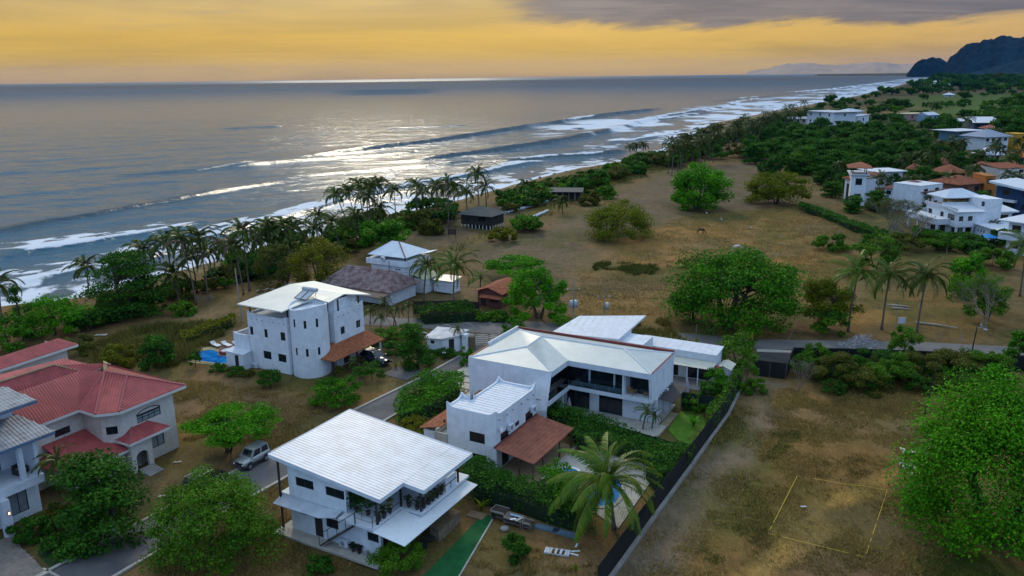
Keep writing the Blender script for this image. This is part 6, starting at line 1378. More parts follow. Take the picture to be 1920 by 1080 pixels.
tree('shrub', 'small round bush at the left end of the blue pool', (367, 687), (353, 381), 656, 688, 'dark', 'dense', 2200, .10, 12, cat='shrub', trunk_r=.05)
tree('shrub', 'yellow flowering bush between the tilted roof house and the adobe house', (790, 812), (748, 812), 780, 812, 'yellow', 'dense', 3000, .10, 16, cat='shrub', trunk_r=.06)
tree('shrub', 'second yellow green bush at the adobe house terrace corner', (806, 826), (780, 812), 796, 828, 'goldg', 'dense', 1600, .10, 10, cat='shrub', trunk_r=.05)
tree('shrub', 'feathery grey green shrub at the bottom corner of the tilted roof house', (752, 1075), (698, 798), 1020, 1082, 'mid', 'dense', 7000, .085, 26, cat='shrub', trunk_r=.06)
tree('shrub', 'small olive shrub at the foot of the stair tower, left of the porch steps', (590, 705), (580, 602), 684, 704, 'olive', 'dense', 1100, .09, 8, cat='shrub', trunk_r=.04)
tree('shrub', 'small pale green shrub in front of the clay porch steps', (636, 708), (624, 650), 686, 708, 'olive', 'dense', 1400, .09, 8, cat='shrub', trunk_r=.04)
tree('shrub', 'leafy green bush beside the lane at the near corner of the modern house', (875, 688), (862, 894), 650, 690, 'bright', 'dense', 2600, .11, 14, cat='shrub', trunk_r=.05)
tree('round_tree', 'olive green tree on the road verge left of the bright white annex roof', (965, 638), (938, 990), 598, 636, 'mid', 'dense', 3200, .13, 16, trunk_r=.08)
tree('lemon_tree', 'bright leafy bush in front of the long low house awning', (1345, 735), (1318, 1366), 688, 736, 'bright', 'dense', 3000, .13, 16, trunk_r=.06)
tree('round_tree', 'bright green tree in the scrub right of the three roadside palms', (1812, 560), (1776, 1846), 472, 552, 'vivid', 'dense', 6000, .19, 26, trunk_r=.15)
tree('scrub_tree', 'pale green scrub tree behind the three roadside palms', (1640, 505), (1595, 1690), 436, 505, 'mid', 'dense', 6000, .20, 24, trunk_r=.14, multi=2)
tree('scrub_tree', 'olive bush right of the tall bare tree by the road', (1850, 600), (1800, 1890), 520, 600, 'mid', 'flat', 5000, .17, 22, trunk_r=.12, multi=2)
tree('shrub', 'green roadside tree at the right end of the black road fence', (1905, 690), (1880, 1945), 612, 690, 'bright', 'dense', 4500, .15, 20, cat='shrub', trunk_r=.1)
tree('shrub', 'leafy green saplings growing through the dead white tree at the black fence', (1692, 690), (1664, 1722), 604, 690, 'mid', 'dense', 3500, .14, 18, cat='shrub', trunk_r=.06)
tree('shrub', 'green scrub behind the corner of the black road fence', (1525, 690), (1500, 1556), 640, 688, 'mid', 'dense', 2200, .13, 14, cat='shrub', trunk_r=.05)
tree('round_tree', 'leafy tree behind the shed at the end of the long low house', (1385, 690), (1338, 1420), 622, 690, 'mid', 'dense', 5200, .13, 24, trunk_r=.1, multi=2)
tree('round_tree', 'sapling leaning over the dark fence at the corner of the open lot', (1397, 735), (1384, 1420), 664, 700, 'mid', 'dense', 1400, .12, 9, trunk_r=.06)
tree('round_tree', 'dark layered tree at the near corner of the village grove', (1503, 328), (1472, 1535), 276, 326, 'mid', 'layer', 5000, .30, 36, trunk_r=.3)
# --- scattered bushes: one label per spot, own size and colour
for i, (bx, by, w, h, pl, lb) in enumerate([
        (1560, 722, 60, 44, 'olive', 'thorny olive thicket in front of the dead white tree, left part'), (1612, 732, 74, 50, 'olive', 'broad olive thicket just below the dead white tree'), (1668, 728, 56, 48, 'mid', 'greener thicket right of the dead white tree'),
        (1725, 722, 62, 46, 'olive', 'olive thicket left of the slanted dark lamp post'), (1790, 712, 70, 44, 'olive', 'olive thicket right of the slanted dark lamp post'), (1850, 712, 60, 40, 'mid', 'green thicket against the right end of the black road fence'),
        (1640, 705, 60, 40, 'dark', 'dark thicket behind the broad olive one at the fence'),
        (960, 385, 26, 24, 'olive', 'shrub beside the dark beach hut'), (985, 378, 30, 30, 'dark', 'dark shrub behind the sand tubes'), (1010, 372, 30, 30, 'mid', 'shrub left of the dark open shed'),
        (1085, 365, 44, 36, 'dark', 'big dark shrub right of the dark open shed'), (1120, 352, 46, 36, 'dark', 'dark shrub in the coastal thicket, first after the shed shrub'), (1160, 338, 40, 26, 'olive', 'olive shrub in the coastal thicket below the three thin palms'),
        (1195, 328, 40, 26, 'dark', 'dark shrub at the foot of the three thin palms'), (1135, 372, 40, 26, 'mid', 'green shrub on the field side of the coastal thicket'), (1105, 385, 36, 22, 'olive', 'low olive shrub where the coastal thicket meets the grass band'),
        (1230, 312, 50, 24, 'olive', 'olive shrub at the end of the beach before the palm belt'), (1285, 300, 46, 26, 'mid', 'shrub in front of the first palms of the palm belt'), (1335, 298, 50, 30, 'mid', 'green shrub below the palm belt, second'), (1385, 296, 44, 30, 'olive', 'thin shrub between the palm belt and the grove'),
        (780, 430, 40, 34, 'olive', 'bare looking shrub behind the beach notice board'), (812, 440, 40, 30, 'olive', 'second pale shrub left of the beach notice board'), (985, 432, 60, 30, 'mid', 'green bush at the field edge below the dark beach hut'), (945, 452, 46, 26, 'yellow', 'yellow bush at the field edge left of the green one'),
        (150, 668, 70, 50, 'olive', 'brownish shrub mass above the highest red roof'), (220, 690, 60, 50, 'yellow', 'yellow shrub mass between the highest red roof and the dark bush'), (345, 590, 46, 26, 'mid', 'low shrub at the foot of the second palm group'), (410, 694, 30, 13, 'dark', 'hedge bush left of the store room door by the pool'), (440, 702, 34, 15, 'dark', 'hedge bush in front of the store room door by the pool'), (465, 705, 24, 12, 'olive', 'low hedge bush right of the store room door'),
        (1415, 735, 44, 26, 'mid', 'grassy bush in the corner of the open lot by the black gate'), (1300, 770, 40, 34, 'mid', 'hedge bush beside the vivid lawn at the fence'), (1330, 745, 40, 34, 'dark', 'dark hedge bush between the lawn and the fence'), (1360, 715, 30, 26, 'mid', 'hedge bush below the shed of the long low house'),
        (1760, 470, 60, 34, 'mid', 'bushes below the terraced white house hedge'), (1860, 500, 70, 40, 'mid', 'green bushes under the blue parasol garden'), (1830, 470, 40, 30, 'dark', 'dark bush beside the blue parasol'), (1870, 462, 34, 34, 'grove', 'dark shrub behind the blue parasol'), (1803, 440, 22, 18, 'goldg', 'small orange tinted bush at the garage of the terraced house'),
        (1690, 470, 70, 36, 'olive', 'olive scrub below the pale bare trees'), (1560, 470, 60, 30, 'mid', 'green scrub at the right end of the open field'), (1215, 672, 30, 14, 'mid', 'greenery behind the long low house roof'),
        (905, 600, 36, 14, 'mid', 'greyish agave clump on the road verge, left'), (935, 600, 40, 16, 'mid', 'greyish agave clump on the road verge, right'), (690, 650, 40, 24, 'dark', 'dark hedge behind the clay porch roof'), (720, 640, 56, 24, 'mid', 'green hedge by the beach road behind the porch'), (765, 632, 60, 26, 'mid', 'hedge by the beach road left of the round dark tree'), (740, 662, 40, 24, 'dark', 'dark bush behind the parked dark car'),
        (800, 668, 44, 14, 'dark', 'clipped hedge at the foot of the gatehouse, left'), (838, 668, 44, 16, 'dark', 'clipped hedge at the foot of the gatehouse, right'),
        (1240, 745, 36, 30, 'dark', 'dark plants under the brown canopy of the modern house'), (60, 1010, 60, 40, 'dark', 'dark garden shrubs at the foot of the left edge house'), (110, 985, 50, 40, 'olive', 'yellowish garden shrub behind the plank deck'), (110, 1030, 50, 26, 'dark', 'low dark shrubs along the plank deck lawn'),
        (968, 1045, 56, 46, 'grove', 'dark weed patch growing in the dry yard'), (600, 1072, 50, 26, 'grove', 'dark weeds at the bottom in front of the slab'), (1190, 480, 1, 1, 'olive', '')]):
    if not lb: continue
    big = bx > 1550 and 690 < by < 730; w, h = (w*1.5, h*1.35) if big else (w*1.1, h)
    tree('shrub', lb, (bx, by), (bx-w/2, bx+w/2), by-h, by+1, pl, 'dense', 80+int(34*w*h/ (14 if by > 600 else 10)), .11 if by > 600 else .22 if by > 440 else .34, 12, cat='shrub', trunk_r=.05, z0min=.05)
for i in range(30):
    px = rnd.uniform(1500, 1880); py = rnd.uniform(694, 738); w = rnd.uniform(36, 70); h = rnd.uniform(24, 48)
    o_ = tree('shrub', ('thorny olive shrub', 'grey green shrub', 'dark tangled shrub')[i % 3]+' in the thicket along the black road fence', (px, py), (px-w/2, px+w/2), py-h, py, ('olive', 'mid', 'dark')[i % 3], 'dense', 1700, .11, 20, 'thicket along the black road fence', cat='shrub', trunk_r=.04, z0min=.05)
# --- clipped hedges
def hedge(label, outline, h, pal='dark', dens=70, size=.09):
    P = px2(outline, .0); c = np.mean(P, 0); t = thing('hedge', label, 'hedge', (c[0], c[1], 0)); P = [np.array(q)-c for q in P]
    lo = np.min(P, 0); hi = np.max(P, 0); area_ = (hi-lo).prod(); n = int(area_*dens*h*.6)+200
    X_ = vr.uniform(lo[0], hi[0], n*2); Y_ = vr.uniform(lo[1], hi[1], n*2); d = pdist(X_, Y_, [tuple(q) for q in P]); k = d < .15; X_, Y_, d = X_[k], Y_[k], d[k]
    d = d+(fbm(X_+c[0], Y_+c[1], 1.8, 62)-.45)*1.1; k = d < .12; X_, Y_, d = X_[k], Y_[k], d[k]; hh = h*(.6+.75*fbm(X_+c[0], Y_+c[1], 2.2, 61))
    Zt = np.where((vr.random(len(X_)) < .5) | (d < -.7), hh*vr.uniform(.86, 1.06, len(X_)), hh*vr.random(len(X_)))
    cl = np.stack([X_, Y_, Zt], 1); n = len(cl)
    nrm = vr.normal(size=(n, 3))*.6+[0, -.1, .6]; nrm /= np.linalg.norm(nrm, axis=1)[:, None]; a = np.cross(nrm, vr.normal(size=(n, 3))); a /= np.linalg.norm(a, axis=1)[:, None]; b_ = np.cross(nrm, a); s = size*vr.uniform(.7, 1.6, n)[:, None]
    V = np.stack([cl-a*s, cl+b_*s*.65, cl+a*s, cl-b_*s*.65], 1).reshape(-1, 3); m_ = vr.random((n, 1)); col_ = (np.array(PAL[pal][0])*(1-m_)+np.array(PAL[pal][1])*m_)*vr.uniform(.7, 1.3, (n, 1))
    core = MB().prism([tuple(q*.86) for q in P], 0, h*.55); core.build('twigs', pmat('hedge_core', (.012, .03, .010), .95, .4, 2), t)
    mobj('foliage', npmesh('foliage', V, np.arange(len(V)).reshape(-1, 4), LEAF(), np.repeat(col_, 4, 0)), t, kind='stuff'); return t
hedge('long dark hedge between the adobe house patio and the tilted roof house yard', [(868, 880), (905, 896), (985, 928), (1060, 958), (1120, 985), (1112, 1010), (1040, 990), (960, 960), (880, 945), (862, 910)], 2.2, 'dark', 60)
hedge('brighter leafy bulge of the hedge beside the blue pool', [(1005, 925), (1045, 905), (1100, 945), (1095, 985), (1040, 975)], 2.6, 'bright', 60)
hedge('tall dark hedge in front of the modern house terrace', [(1015, 775), (1090, 800), (1180, 830), (1262, 860), (1300, 862), (1290, 885), (1220, 878), (1120, 850), (1080, 850), (1060, 815), (1010, 800)], 1.9, 'dark', 60)
hedge('dark hedge around the back corner of the swimming pool', [(1215, 860), (1290, 868), (1265, 905), (1235, 935), (1205, 900)], 2.2, 'dark', 60)
hedge('bright clipped garden hedge along the lane in front of the clay tiled back roof', [(738, 790), (752, 758), (800, 722), (868, 728), (872, 745), (830, 775), (780, 800), (745, 800)], 2.0, 'bright', 60)
hedge('dark hedge along the inside of the fence beside the vivid lawn', [(1322, 800), (1345, 770), (1375, 725), (1390, 712), (1392, 722), (1362, 778), (1335, 815)], 1.9, 'mid', 60)
hedge('thick clipped hedge in front of the terraced white house', [(1712, 438), (1735, 444), (1800, 450), (1808, 458), (1745, 458), (1710, 450)], 1.8, 'dark', 26, .2)
hedge('round clipped hedge under the blue parasol garden', [(1792, 466), (1800, 452), (1840, 462), (1845, 480), (1815, 478)], 2.2, 'dark', 26, .2)
hedge('dark hedge row behind the beach road wall', [(780, 598), (880, 592), (900, 604), (790, 610)], 2.2, 'grove', 26, .14)
hedge('living fence of green stakes along the bend of the village road', [(1500, 388), (1540, 400), (1600, 425), (1650, 440), (1700, 452), (1700, 458), (1640, 447), (1590, 431), (1530, 405), (1498, 393)], 1.6, 'dark', 20, .2)
hedge('yellow green clipped band above the blue pool', [(340, 640), (400, 618), (440, 604), (442, 612), (400, 630), (345, 652)], 1.6, 'yellow', 40, .13)
# --- palms
def frond_mesh(L=4.0, n=22, droop=.9, ll=.62, w=.075, seed=0, tone=1., name='frond'):
    r_ = np.random.default_rng(seed); V = []; Q = []; Cc = []
    s = np.linspace(0, 1, n+1); ang = .55-s**1.3*(1.0+droop); dl = L/n; x = np.concatenate([[0], np.cumsum(np.cos(ang)*dl)])[:n+1]; z = np.concatenate([[0], np.cumsum(np.sin(ang)*dl)])[:n+1]
    cg = np.array([.033, .105, .006])*tone; cy_g = np.array([.15, .165, .006])*tone
    for i in range(n):     # rachis
        wd = .06*(1-s[i]*.85); k = len(V); V += [(x[i], -wd/2, z[i]), (x[i], wd/2, z[i]), (x[i+1], wd/2*.9, z[i+1]), (x[i+1], -wd/2*.9, z[i+1])]; Q.append((k, k+1, k+2, k+3)); Cc += [np.array([.16, .15, .04])*tone]*4
    for i in range(2, n+1):
        for sd in (-1, 1):
            for sub in (0, .5):
                l = ll*(math.sin(math.pi*min(1, (s[i]*.86+.12)))**.6)*r_.uniform(.85, 1.12); bx_, bz = x[i]-sub*dl*math.cos(ang[min(i, n)]), z[i]-sub*dl*math.sin(ang[min(i, n)])
                t_ = ang[i]; f = np.array([math.cos(t_), 0, math.sin(t_)]); side_ = np.array([0, sd, 0.]); dn = np.array([0, 0, -1.])
                d1 = f*.62+side_*.72+dn*r_.uniform(.15, .45); d1 /= np.linalg.norm(d1); d2 = f*.5+side_*.45+dn*r_.uniform(.6, 1.1); d2 /= np.linalg.norm(d2)
                p0 = np.array([bx_, 0, bz]); p1 = p0+d1*l*.55; p2 = p1+d2*l*.45; wv = np.cross(d1, [0, 0, 1.]); wv /= np.linalg.norm(wv)+1e-9; wv = wv*.5+f*.5
                k = len(V); V += [tuple(p0-wv*w*.3), tuple(p0+wv*w*.3), tuple(p1+wv*w*.5), tuple(p1-wv*w*.5), tuple(p2)]
                Q += [(k, k+1, k+2, k+3), (k+3, k+2, k+4, k+4)]; m_ = r_.random()**1.6; Cc += [cg*(1-m_)+cy_g*m_*.8]*5
    return np.array(V), np.array(Q), np.array(Cc)
def tri_fix(V, Q, Cc, name):
    me = bpy.data.meshes.new(name); F = [tuple(q) if q[2] != q[3] else tuple(q[:3]) for q in Q]; me.from_pydata([tuple(v) for v in V], [], F); me.update()
    a = me.color_attributes.new('col', 'FLOAT_COLOR', 'POINT'); c = np.ones((len(V), 4), np.float32); c[:, :3] = Cc; a.data.foreach_set('color', c.ravel()); me.materials.append(FROND()); return me
def rotm(az_, tilt): return np.array(Matrix.Rotation(az_, 3, 'Z') @ Matrix.Rotation(-tilt, 3, 'Y'))
def crown_params(n, r_, up_lo=-.55, up_hi=1.15):
    out = []
    for i in range(n):
        f_ = i/n; out.append((i*2.39996+r_.uniform(-.2, .2), up_hi-(up_hi-up_lo)*f_**.8+r_.uniform(-.12, .12), r_.uniform(.82, 1.08)*(1-.25*(f_ < .12))))
    return out
FR_HI = [tri_fix(*frond_mesh(3.7, 26, d, .72, .07, 40+i, 1.1), 'frond') for i, d in enumerate((.4, .75, 1.15))]
FR_YEL = [tri_fix(*frond_mesh(3.7, 38, d, .80, .062, 50+i, 1.5), 'frond') for i, d in enumerate((.3, .6, 1.0))]
FR_DARK = [tri_fix(*frond_mesh(3.6, 22, d, .72, .085, 60+i, .72), 'frond') for i, d in enumerate((.75, 1.15, 1.6))]
def palm_crown_mesh(n, seed, L=3.4, dens=12, tone=.75, w=.13, lo=-.7, dead=.0):
    r_ = np.random.default_rng(seed); VV = []; QQ = []; CC = []; k = 0
    for (a, tl, sc_) in crown_params(n, r_, lo):
        V, Q, Cc = frond_mesh(L*sc_, dens, r_.uniform(.7, 1.5), .75, w, int(r_.integers(1e6)), tone)
        if r_.random() < dead: Cc = Cc*0+np.array([.13, .095, .05])
        VV.append(V @ rotm(a, tl).T); QQ.append(Q+k); CC.append(Cc); k += len(V)
    return tri_fix(np.concatenate(VV), np.concatenate(QQ), np.concatenate(CC), 'crown')
def palm_trunk_mesh(h, r_, lean, seed=0, flare=1.7):
    mb = MB(); n = 9; pth = []; rad = []
    for i in range(n+1):
        s = i/n; pth.append((lean[0]*s**1.5, lean[1]*s**1.5, h*s-.25*(i == 0))); rad.append(r_*(flare-(flare-1)*min(1, s*7))*(1-.3*s))
    mb.tube(pth, rad, 8); me = bpy.data.meshes.new('trunk'); me.from_pydata(mb.v, [], mb.f); me.update(); me.materials.append(BARK()); me.shade_smooth(); return me
CROWN = [palm_crown_mesh(24, 100+i, 3.5, 13, .62+.1*(i % 3), .15, dead=.07) for i in range(6)]
CROWN_FAR = [palm_crown_mesh(18, 120+i, 3.6, 7, .55, .28) for i in range(4)]
TR_CACHE = {}
def palm(label, base, top, kind='coast', group=None, sc_=1., name='coconut_palm', fr_set=None, nf=20):
    g_ = gat(*base); k = ppm(g_); h = max(1.2, zat(g_[:2], top[1])-g_[2]); lean = ((top[0]-base[0])/k, rnd.uniform(-.3, .3))
    if sc_ is None: sc_ = 1.
    t = thing(name, label, 'palm tree', g_, 0, group)
    key = (round(h*2), round(lean[0]*2)) if kind == 'far' else None
    if key and key in TR_CACHE: tm_ = TR_CACHE[key]
    else:
        tm_ = palm_trunk_mesh(h, .15 if kind != 'small' else .09, lean)
        if key: TR_CACHE[key] = tm_
    mobj('trunk', tm_, t)
    c = (lean[0], lean[1], h)
    if fr_set:
        r_ = np.random.default_rng(rnd.randint(0, 9999))
        for (a, tl, s_) in crown_params(nf, r_, -.75):
            o_ = mobj('frond', fr_set[int(r_.integers(3))], t, c, None, s_*sc_); o_.rotation_euler = (0, -tl, a)
        MB().lathe([(.08, -.35), (.2, -.05), (.14, .25), (.03, .6)], 7, c).build('crown_shaft', pmat('palm_sheath', (.13, .10, .05), .9, .3), t)
    else:
        mobj('crown', (CROWN_FAR if kind == 'far' else CROWN)[rnd.randrange(4 if kind == 'far' else 6)], t, c, (0, 0, rnd.random()*6.28), sc_, kind='stuff')
    return t
palm('big yellow green coconut palm leaning over the blue pool in front', (1151, 992), (1136, 905), fr_set=FR_YEL, nf=36, sc_=1.5)
palm('leftmost of the three big roadside palms, yellowish fronds', (1590, 622), (1596, 510), fr_set=FR_YEL, nf=24, sc_=1.25)
palm('middle one of the three big roadside palms', (1653, 618), (1657, 517), fr_set=FR_HI, nf=28, sc_=1.3)
palm('rightmost of the three big roadside palms, dark drooping fronds', (1719, 624), (1726, 520), fr_set=FR_DARK, nf=28, sc_=1.35)
palm('tall palm with yellow drooping fronds cut by the right edge', (1912, 556), (1912, 462), fr_set=FR_HI, nf=26, sc_=1.4)
palm('dark feathery palm beside the pyramid roofed beach house', (795, 565), (803, 497), fr_set=FR_DARK, nf=26, sc_=1.1)
palm('big green palm with hanging fronds behind the yellow roadside post', (850, 592), (855, 500), fr_set=FR_HI, nf=28, sc_=1.35)
palm('low young palm with yellow fronds between the two big ones and the terracotta cottage', (900, 560), (902, 522), fr_set=FR_YEL, nf=14, sc_=.8)
palm('small palm with white leaf stalks in front of the gatehouse', (861, 657), (859, 618), 'small', fr_set=FR_DARK, nf=12, sc_=.5)
palm('palm with fine fronds half behind the dark almond tree at the left edge house', (150, 960), (128, 862), 'small', fr_set=FR_DARK, nf=18, sc_=.75)
for (b_, tp_, lb) in (((694, 607), (697, 582), 'small garden palm by the beach road nearest to the tower house roof'), ((714, 618), (716, 596), 'lowest small garden palm by the beach road'), ((743, 610), (722, 568), 'tallest small garden palm by the beach road'), ((766, 609), (767, 574), 'rightmost small garden palm by the beach road'), ((738, 612), (745, 580), 'small garden palm close behind the tallest one by the beach road')):
    palm(lb, b_, tp_, 'small', 'small garden palms by the beach road', .62, fr_set=FR_DARK, nf=14)
palm('bushy palm in front of the parked dark car', (668, 698), (668, 680), 'small', None, .55, fr_set=FR_DARK, nf=16)
palm('bushy palm in the bright hedge beside the lane', (778, 770), (782, 735), 'small', None, .5, fr_set=FR_DARK, nf=18)
palm('tiny yellow palm standing at the lane edge by the pale slabs', (807, 722), (808, 708), 'small', None, .28, fr_set=FR_YEL, nf=8)
palm('slim palm in front of the right end of the modern house', (1205, 808), (1212, 770), 'small', None, .5, fr_set=FR_HI, nf=14)
palm('second slim palm beside the white pillar of the modern house', (1222, 806), (1226, 780), 'small', None, .4, fr_set=FR_DARK, nf=12)
COASTP = [((5, 610), (10, 535), 'leftmost palm of the shore, cut by the left edge'), ((168, 560), (172, 500), 'wind blown palm standing alone left of the purple leaf tree'),
    ((285, 560), (280, 472), 'palm above the dark beach almond'), ((330, 557), (322, 456), 'big palm of the left shore group'), ((368, 571), (354, 452), 'palm right of the big one in the left shore group'), ((391, 563), (388, 447), 'palm with a long side frond in the left shore group'),
    ((457, 553), (449, 463), 'palm with the pale trunk beside the lamp pole'), ((468, 546), (466, 434), 'tall palm behind the one with the pale trunk'), ((520, 500), (517, 432), 'palm behind the loose olive tree'), ((556, 488), (555, 428), 'palm left of the yellow green scrub tree'), ((590, 480), (592, 432), 'low palm above the yellow green scrub tree'),
    ((640, 478), (627, 418), 'low leaning palm at the edge of the sea wash'), ((657, 447), (635, 366), 'palm leaning left, first of the tall dark group by the sea'), ((669, 437), (658, 361), 'second leaning palm of the tall dark group'), ((682, 420), (675, 347), 'third palm of the tall dark group by the sea'), ((695, 416), (693, 352), 'fourth palm of the tall dark group'), ((719, 416), (713, 345), 'fifth palm of the tall dark group'), ((742, 406), (741, 358), 'last palm of the tall dark group, bushy crown'), ((705, 412), (703, 348), 'palm squeezed inside the tall dark group'),
    ((796, 409), (792, 361), 'palm standing alone between the two shore groups'), ((820, 416), (820, 350), 'palm left of the bushy one above the dark beach hut'), ((841, 427), (844, 345), 'bushy palm in front of the dark beach hut'), ((836, 410), (832, 352), 'palm close behind the bushy one by the beach hut'), ((876, 400), (875, 360), 'short palm behind the dark beach hut'), ((898, 391), (896, 326), 'tallest palm with ragged fronds above the dark beach hut'), ((912, 388), (910, 352), 'low palm right of the tallest one behind the hut'), ((990, 372), (986, 348), 'small palm above the white sand tubes'), ((1055, 400), (1053, 378), 'young palm beside the dark open shed'),
    ((1183, 305), (1181, 276), 'left one of three thin palms on the bare shore'), ((1194, 306), (1192, 274), 'middle one of three thin palms on the bare shore'), ((1206, 305), (1205, 272), 'right one of three thin palms on the bare shore')]
for i in range(14):
    px = rnd.uniform(250, 860); yb = 582-(px-250)*.30+rnd.uniform(-8, 14); COASTP.append(((px, yb), (px+rnd.uniform(-8, 5), yb-rnd.uniform(50, 84)), 'palm of the second row in the undergrowth of the shore'))
for b_, tp_, lb in COASTP: palm(lb, b_, tp_, 'coast', 'coconut palms along the shore', rnd.uniform(1.2, 1.4) if b_[0] < 1000 else 1.05)
# palm belt running up the coast
BELT = []
cnt = 0
for i in range(72):
    f_ = i/71; px = 1252+f_*255+rnd.uniform(-9, 9); pyt = 268-f_*74+rnd.uniform(-4, 22); pyb = pyt+46-f_*20+rnd.uniform(-3, 3)
    palm('dark coconut palm in the dense belt between the beach and the grove', (px, pyb), (px+rnd.uniform(-3, 3), pyt), 'far', 'palm belt along the far beach', rnd.uniform(1.25, 1.6))
for i in range(46):
    f_ = rnd.random(); q = at(1255+f_*250+rnd.uniform(-8, 12), 312-f_*90+rnd.uniform(-8, 8)); BELT.append(q[:2])
for (b_, tp_, lb, s_) in (((1533, 222), (1532, 198), 'single dark palm rising behind the white beach villa', 1.4), ((1597, 192), (1597, 185), 'tiny lone palm at the far end of the beach', 1.2),
        ((1644, 376), (1650, 335), 'bulky dark palm in front of the clay roof villa', 1.25), ((1776, 356), (1778, 332), 'palm with spread fronds behind the plain white block', 1.15), ((1571, 352), (1570, 312), 'palm at the bend of the village road', 1.1), ((1728, 398), (1727, 366), 'slim palm against the plain white block wall', .5), ((1722, 400), (1738, 370), 'second slim leaning palm against the plain white block wall', .5),
        ((1862, 444), (1862, 422), 'palm in the garden of the terraced white house', .8), ((1600, 300), (1602, 280), 'palm at the front edge of the dark grove', 1.2), ((1690, 325), (1690, 300), 'palm in front of the clay roof villa wing', 1.2), ((1640, 305), (1642, 275), 'palm in the middle of the dark grove edge', 1.2), ((1720, 318), (1720, 292), 'palm left of the clay pavilion', 1.2), ((1888, 330), (1888, 300), 'palm standing before the beige walled house', 1.1), ((1908, 356), (1908, 335), 'palm over the navy house roof', 1.1), ((1818, 352), (1820, 322), 'ragged palm between the gazebo and the small clay house', 1.3), ((1752, 224), (1751, 197), 'tall palm behind the yellow stripe house', 1.8), ((1816, 250), (1814, 224), 'tall palm left of the long white roof hall', 1.5), ((1868, 290), (1866, 268), 'palm in front of the blue grey roof house', 1.), ((1906, 296), (1904, 266), 'palm in front of the mustard yellow house', 1.2), ((1800, 300), (1800, 268), 'dark palm in front of the white slanted roof house', 1.3), ((1782, 300), (1780, 272), 'dark palm beside the clay cabin', 1.2), ((1654, 212), (1653, 196), 'pale hazy palm in the dry plain', 1.6), ((1906, 164), (1906, 156), 'hazy lone palm near the foot of the hill', 3.0), ((1825, 345), (1826, 318), 'second ragged palm right of the gazebo', 1.2), ((1612, 372), (1610, 345), 'bushy palm beside the curved village road', 1.0), ((1625, 368), (1630, 340), 'bushy palm right beside the clay roof villa', 1.0)):
    palm(lb, b_, tp_, 'coast' if s_ < 1.3 else 'far', None, s_)
for i in range(20):
    px = rnd.uniform(1690, 1915); py = rnd.uniform(268, 372)
    palm('garden palm rising between the houses of the village', (px, py), (px+rnd.uniform(-4, 4), py-rnd.uniform(22, 36)), 'far', 'garden palms among the village houses', rnd.uniform(1.0, 1.35))
# --- grove: many big dark trees of four shared kinds
def crown_mesh(rx, z0, z1, n, style, leaves, size, pal, seed):
    r_ = np.random.default_rng(seed); cl = crown_clumps(rx, rx, z0, z1, n, style, leaves, r_); V, Q, cc = leaves_in(cl, size, PAL[pal], .5, .7, r_); V[:, 2] = np.maximum(V[:, 2], .05)
    tm_ = trunk_mb(z1, .3, cl, rng=r_); me = bpy.data.meshes.new('trunk'); me.from_pydata(tm_.v, [], tm_.f); me.materials.append(BARK2()); me.update()
    return npmesh('crown', V, Q, LEAF(), cc), me
GROVE = [crown_mesh(7, 1.0, 10, 46, 'layer', 4200, .42, 'grove', 201), crown_mesh(6.5, .8, 10.5, 40, 'dense', 4200, .42, 'grove', 202), crown_mesh(7.5, 1.2, 9.5, 46, 'layer', 4200, .45, 'dark', 203), crown_mesh(6, .5, 9, 40, 'dense', 3800, .42, 'dark', 204)]
SCRUB = [crown_mesh(3, .2, 3.6, 18, 'dense', 1100, .34, 'olive', 211), crown_mesh(3.2, .2, 3.4, 18, 'flat', 1000, .34, 'mid', 212), crown_mesh(3, .15, 3.0, 16, 'dense', 900, .36, 'dark', 213), crown_mesh(3.4, .2, 4.2, 18, 'flat', 1000, .36, 'grove', 214)]
def shared(name, label, cat, xy, kind, s_, grp, sz=None):
    z = ground_z(*xy); t = thing(name, label, cat, (xy[0], xy[1], z), rnd.random()*6.28, grp); t.scale = (s_, s_, s_*(sz or rnd.uniform(.88, 1.12)))
    mobj('trunk', kind[1], t); mobj('crown', kind[0], t, kind='stuff')
i = 0
for row, (y0, x0, x1, n) in enumerate(((326, 1425, 1610, 8), (318, 1470, 1750, 10), (305, 1400, 1750, 12), (292, 1385, 1740, 12), (280, 1395, 1745, 12), (268, 1420, 1740, 11), (257, 1440, 1720, 9), (248, 1440, 1700, 7))):
    for k in range(n):
        px = x0+(x1-x0)*(k+.5)/n+rnd.uniform(-9, 9); py = y0+rnd.uniform(-3, 3); q = at(px, py); i += 1
        s_ = rnd.uniform(.62, .95) if row > 1 else rnd.uniform(.55, .85)
        shared('grove_tree', ('dark green broad tree in the %s of the dense grove, %s' % (('front row', 'second row', 'middle', 'middle', 'middle', 'rear part', 'rear part', 'last row')[row], 'on the seaward side' if k < n/2 else 'on the village side')), 'tree', q[:2], GROVE[rnd.randrange(4)], s_, 'dark trees of the village grove')
for (px, py, s_) in ((1875, 235, 1.3), (1895, 245, 1.5), (1915, 250, 1.6), (1935, 240, 1.8), (1905, 228, 1.6), (1890, 222, 1.6), (1925, 222, 2.0), (1880, 255, 1.1), (1860, 232, 1.), (1945, 260, 1.6), (1910, 265, 1.1)):
    shared('hill_tree', 'dark dense tree on the wooded rise at the right edge behind the village', 'tree', at(px, py)[:2], GROVE[rnd.randrange(4)], s_, 'trees of the wooded rise at the right edge')
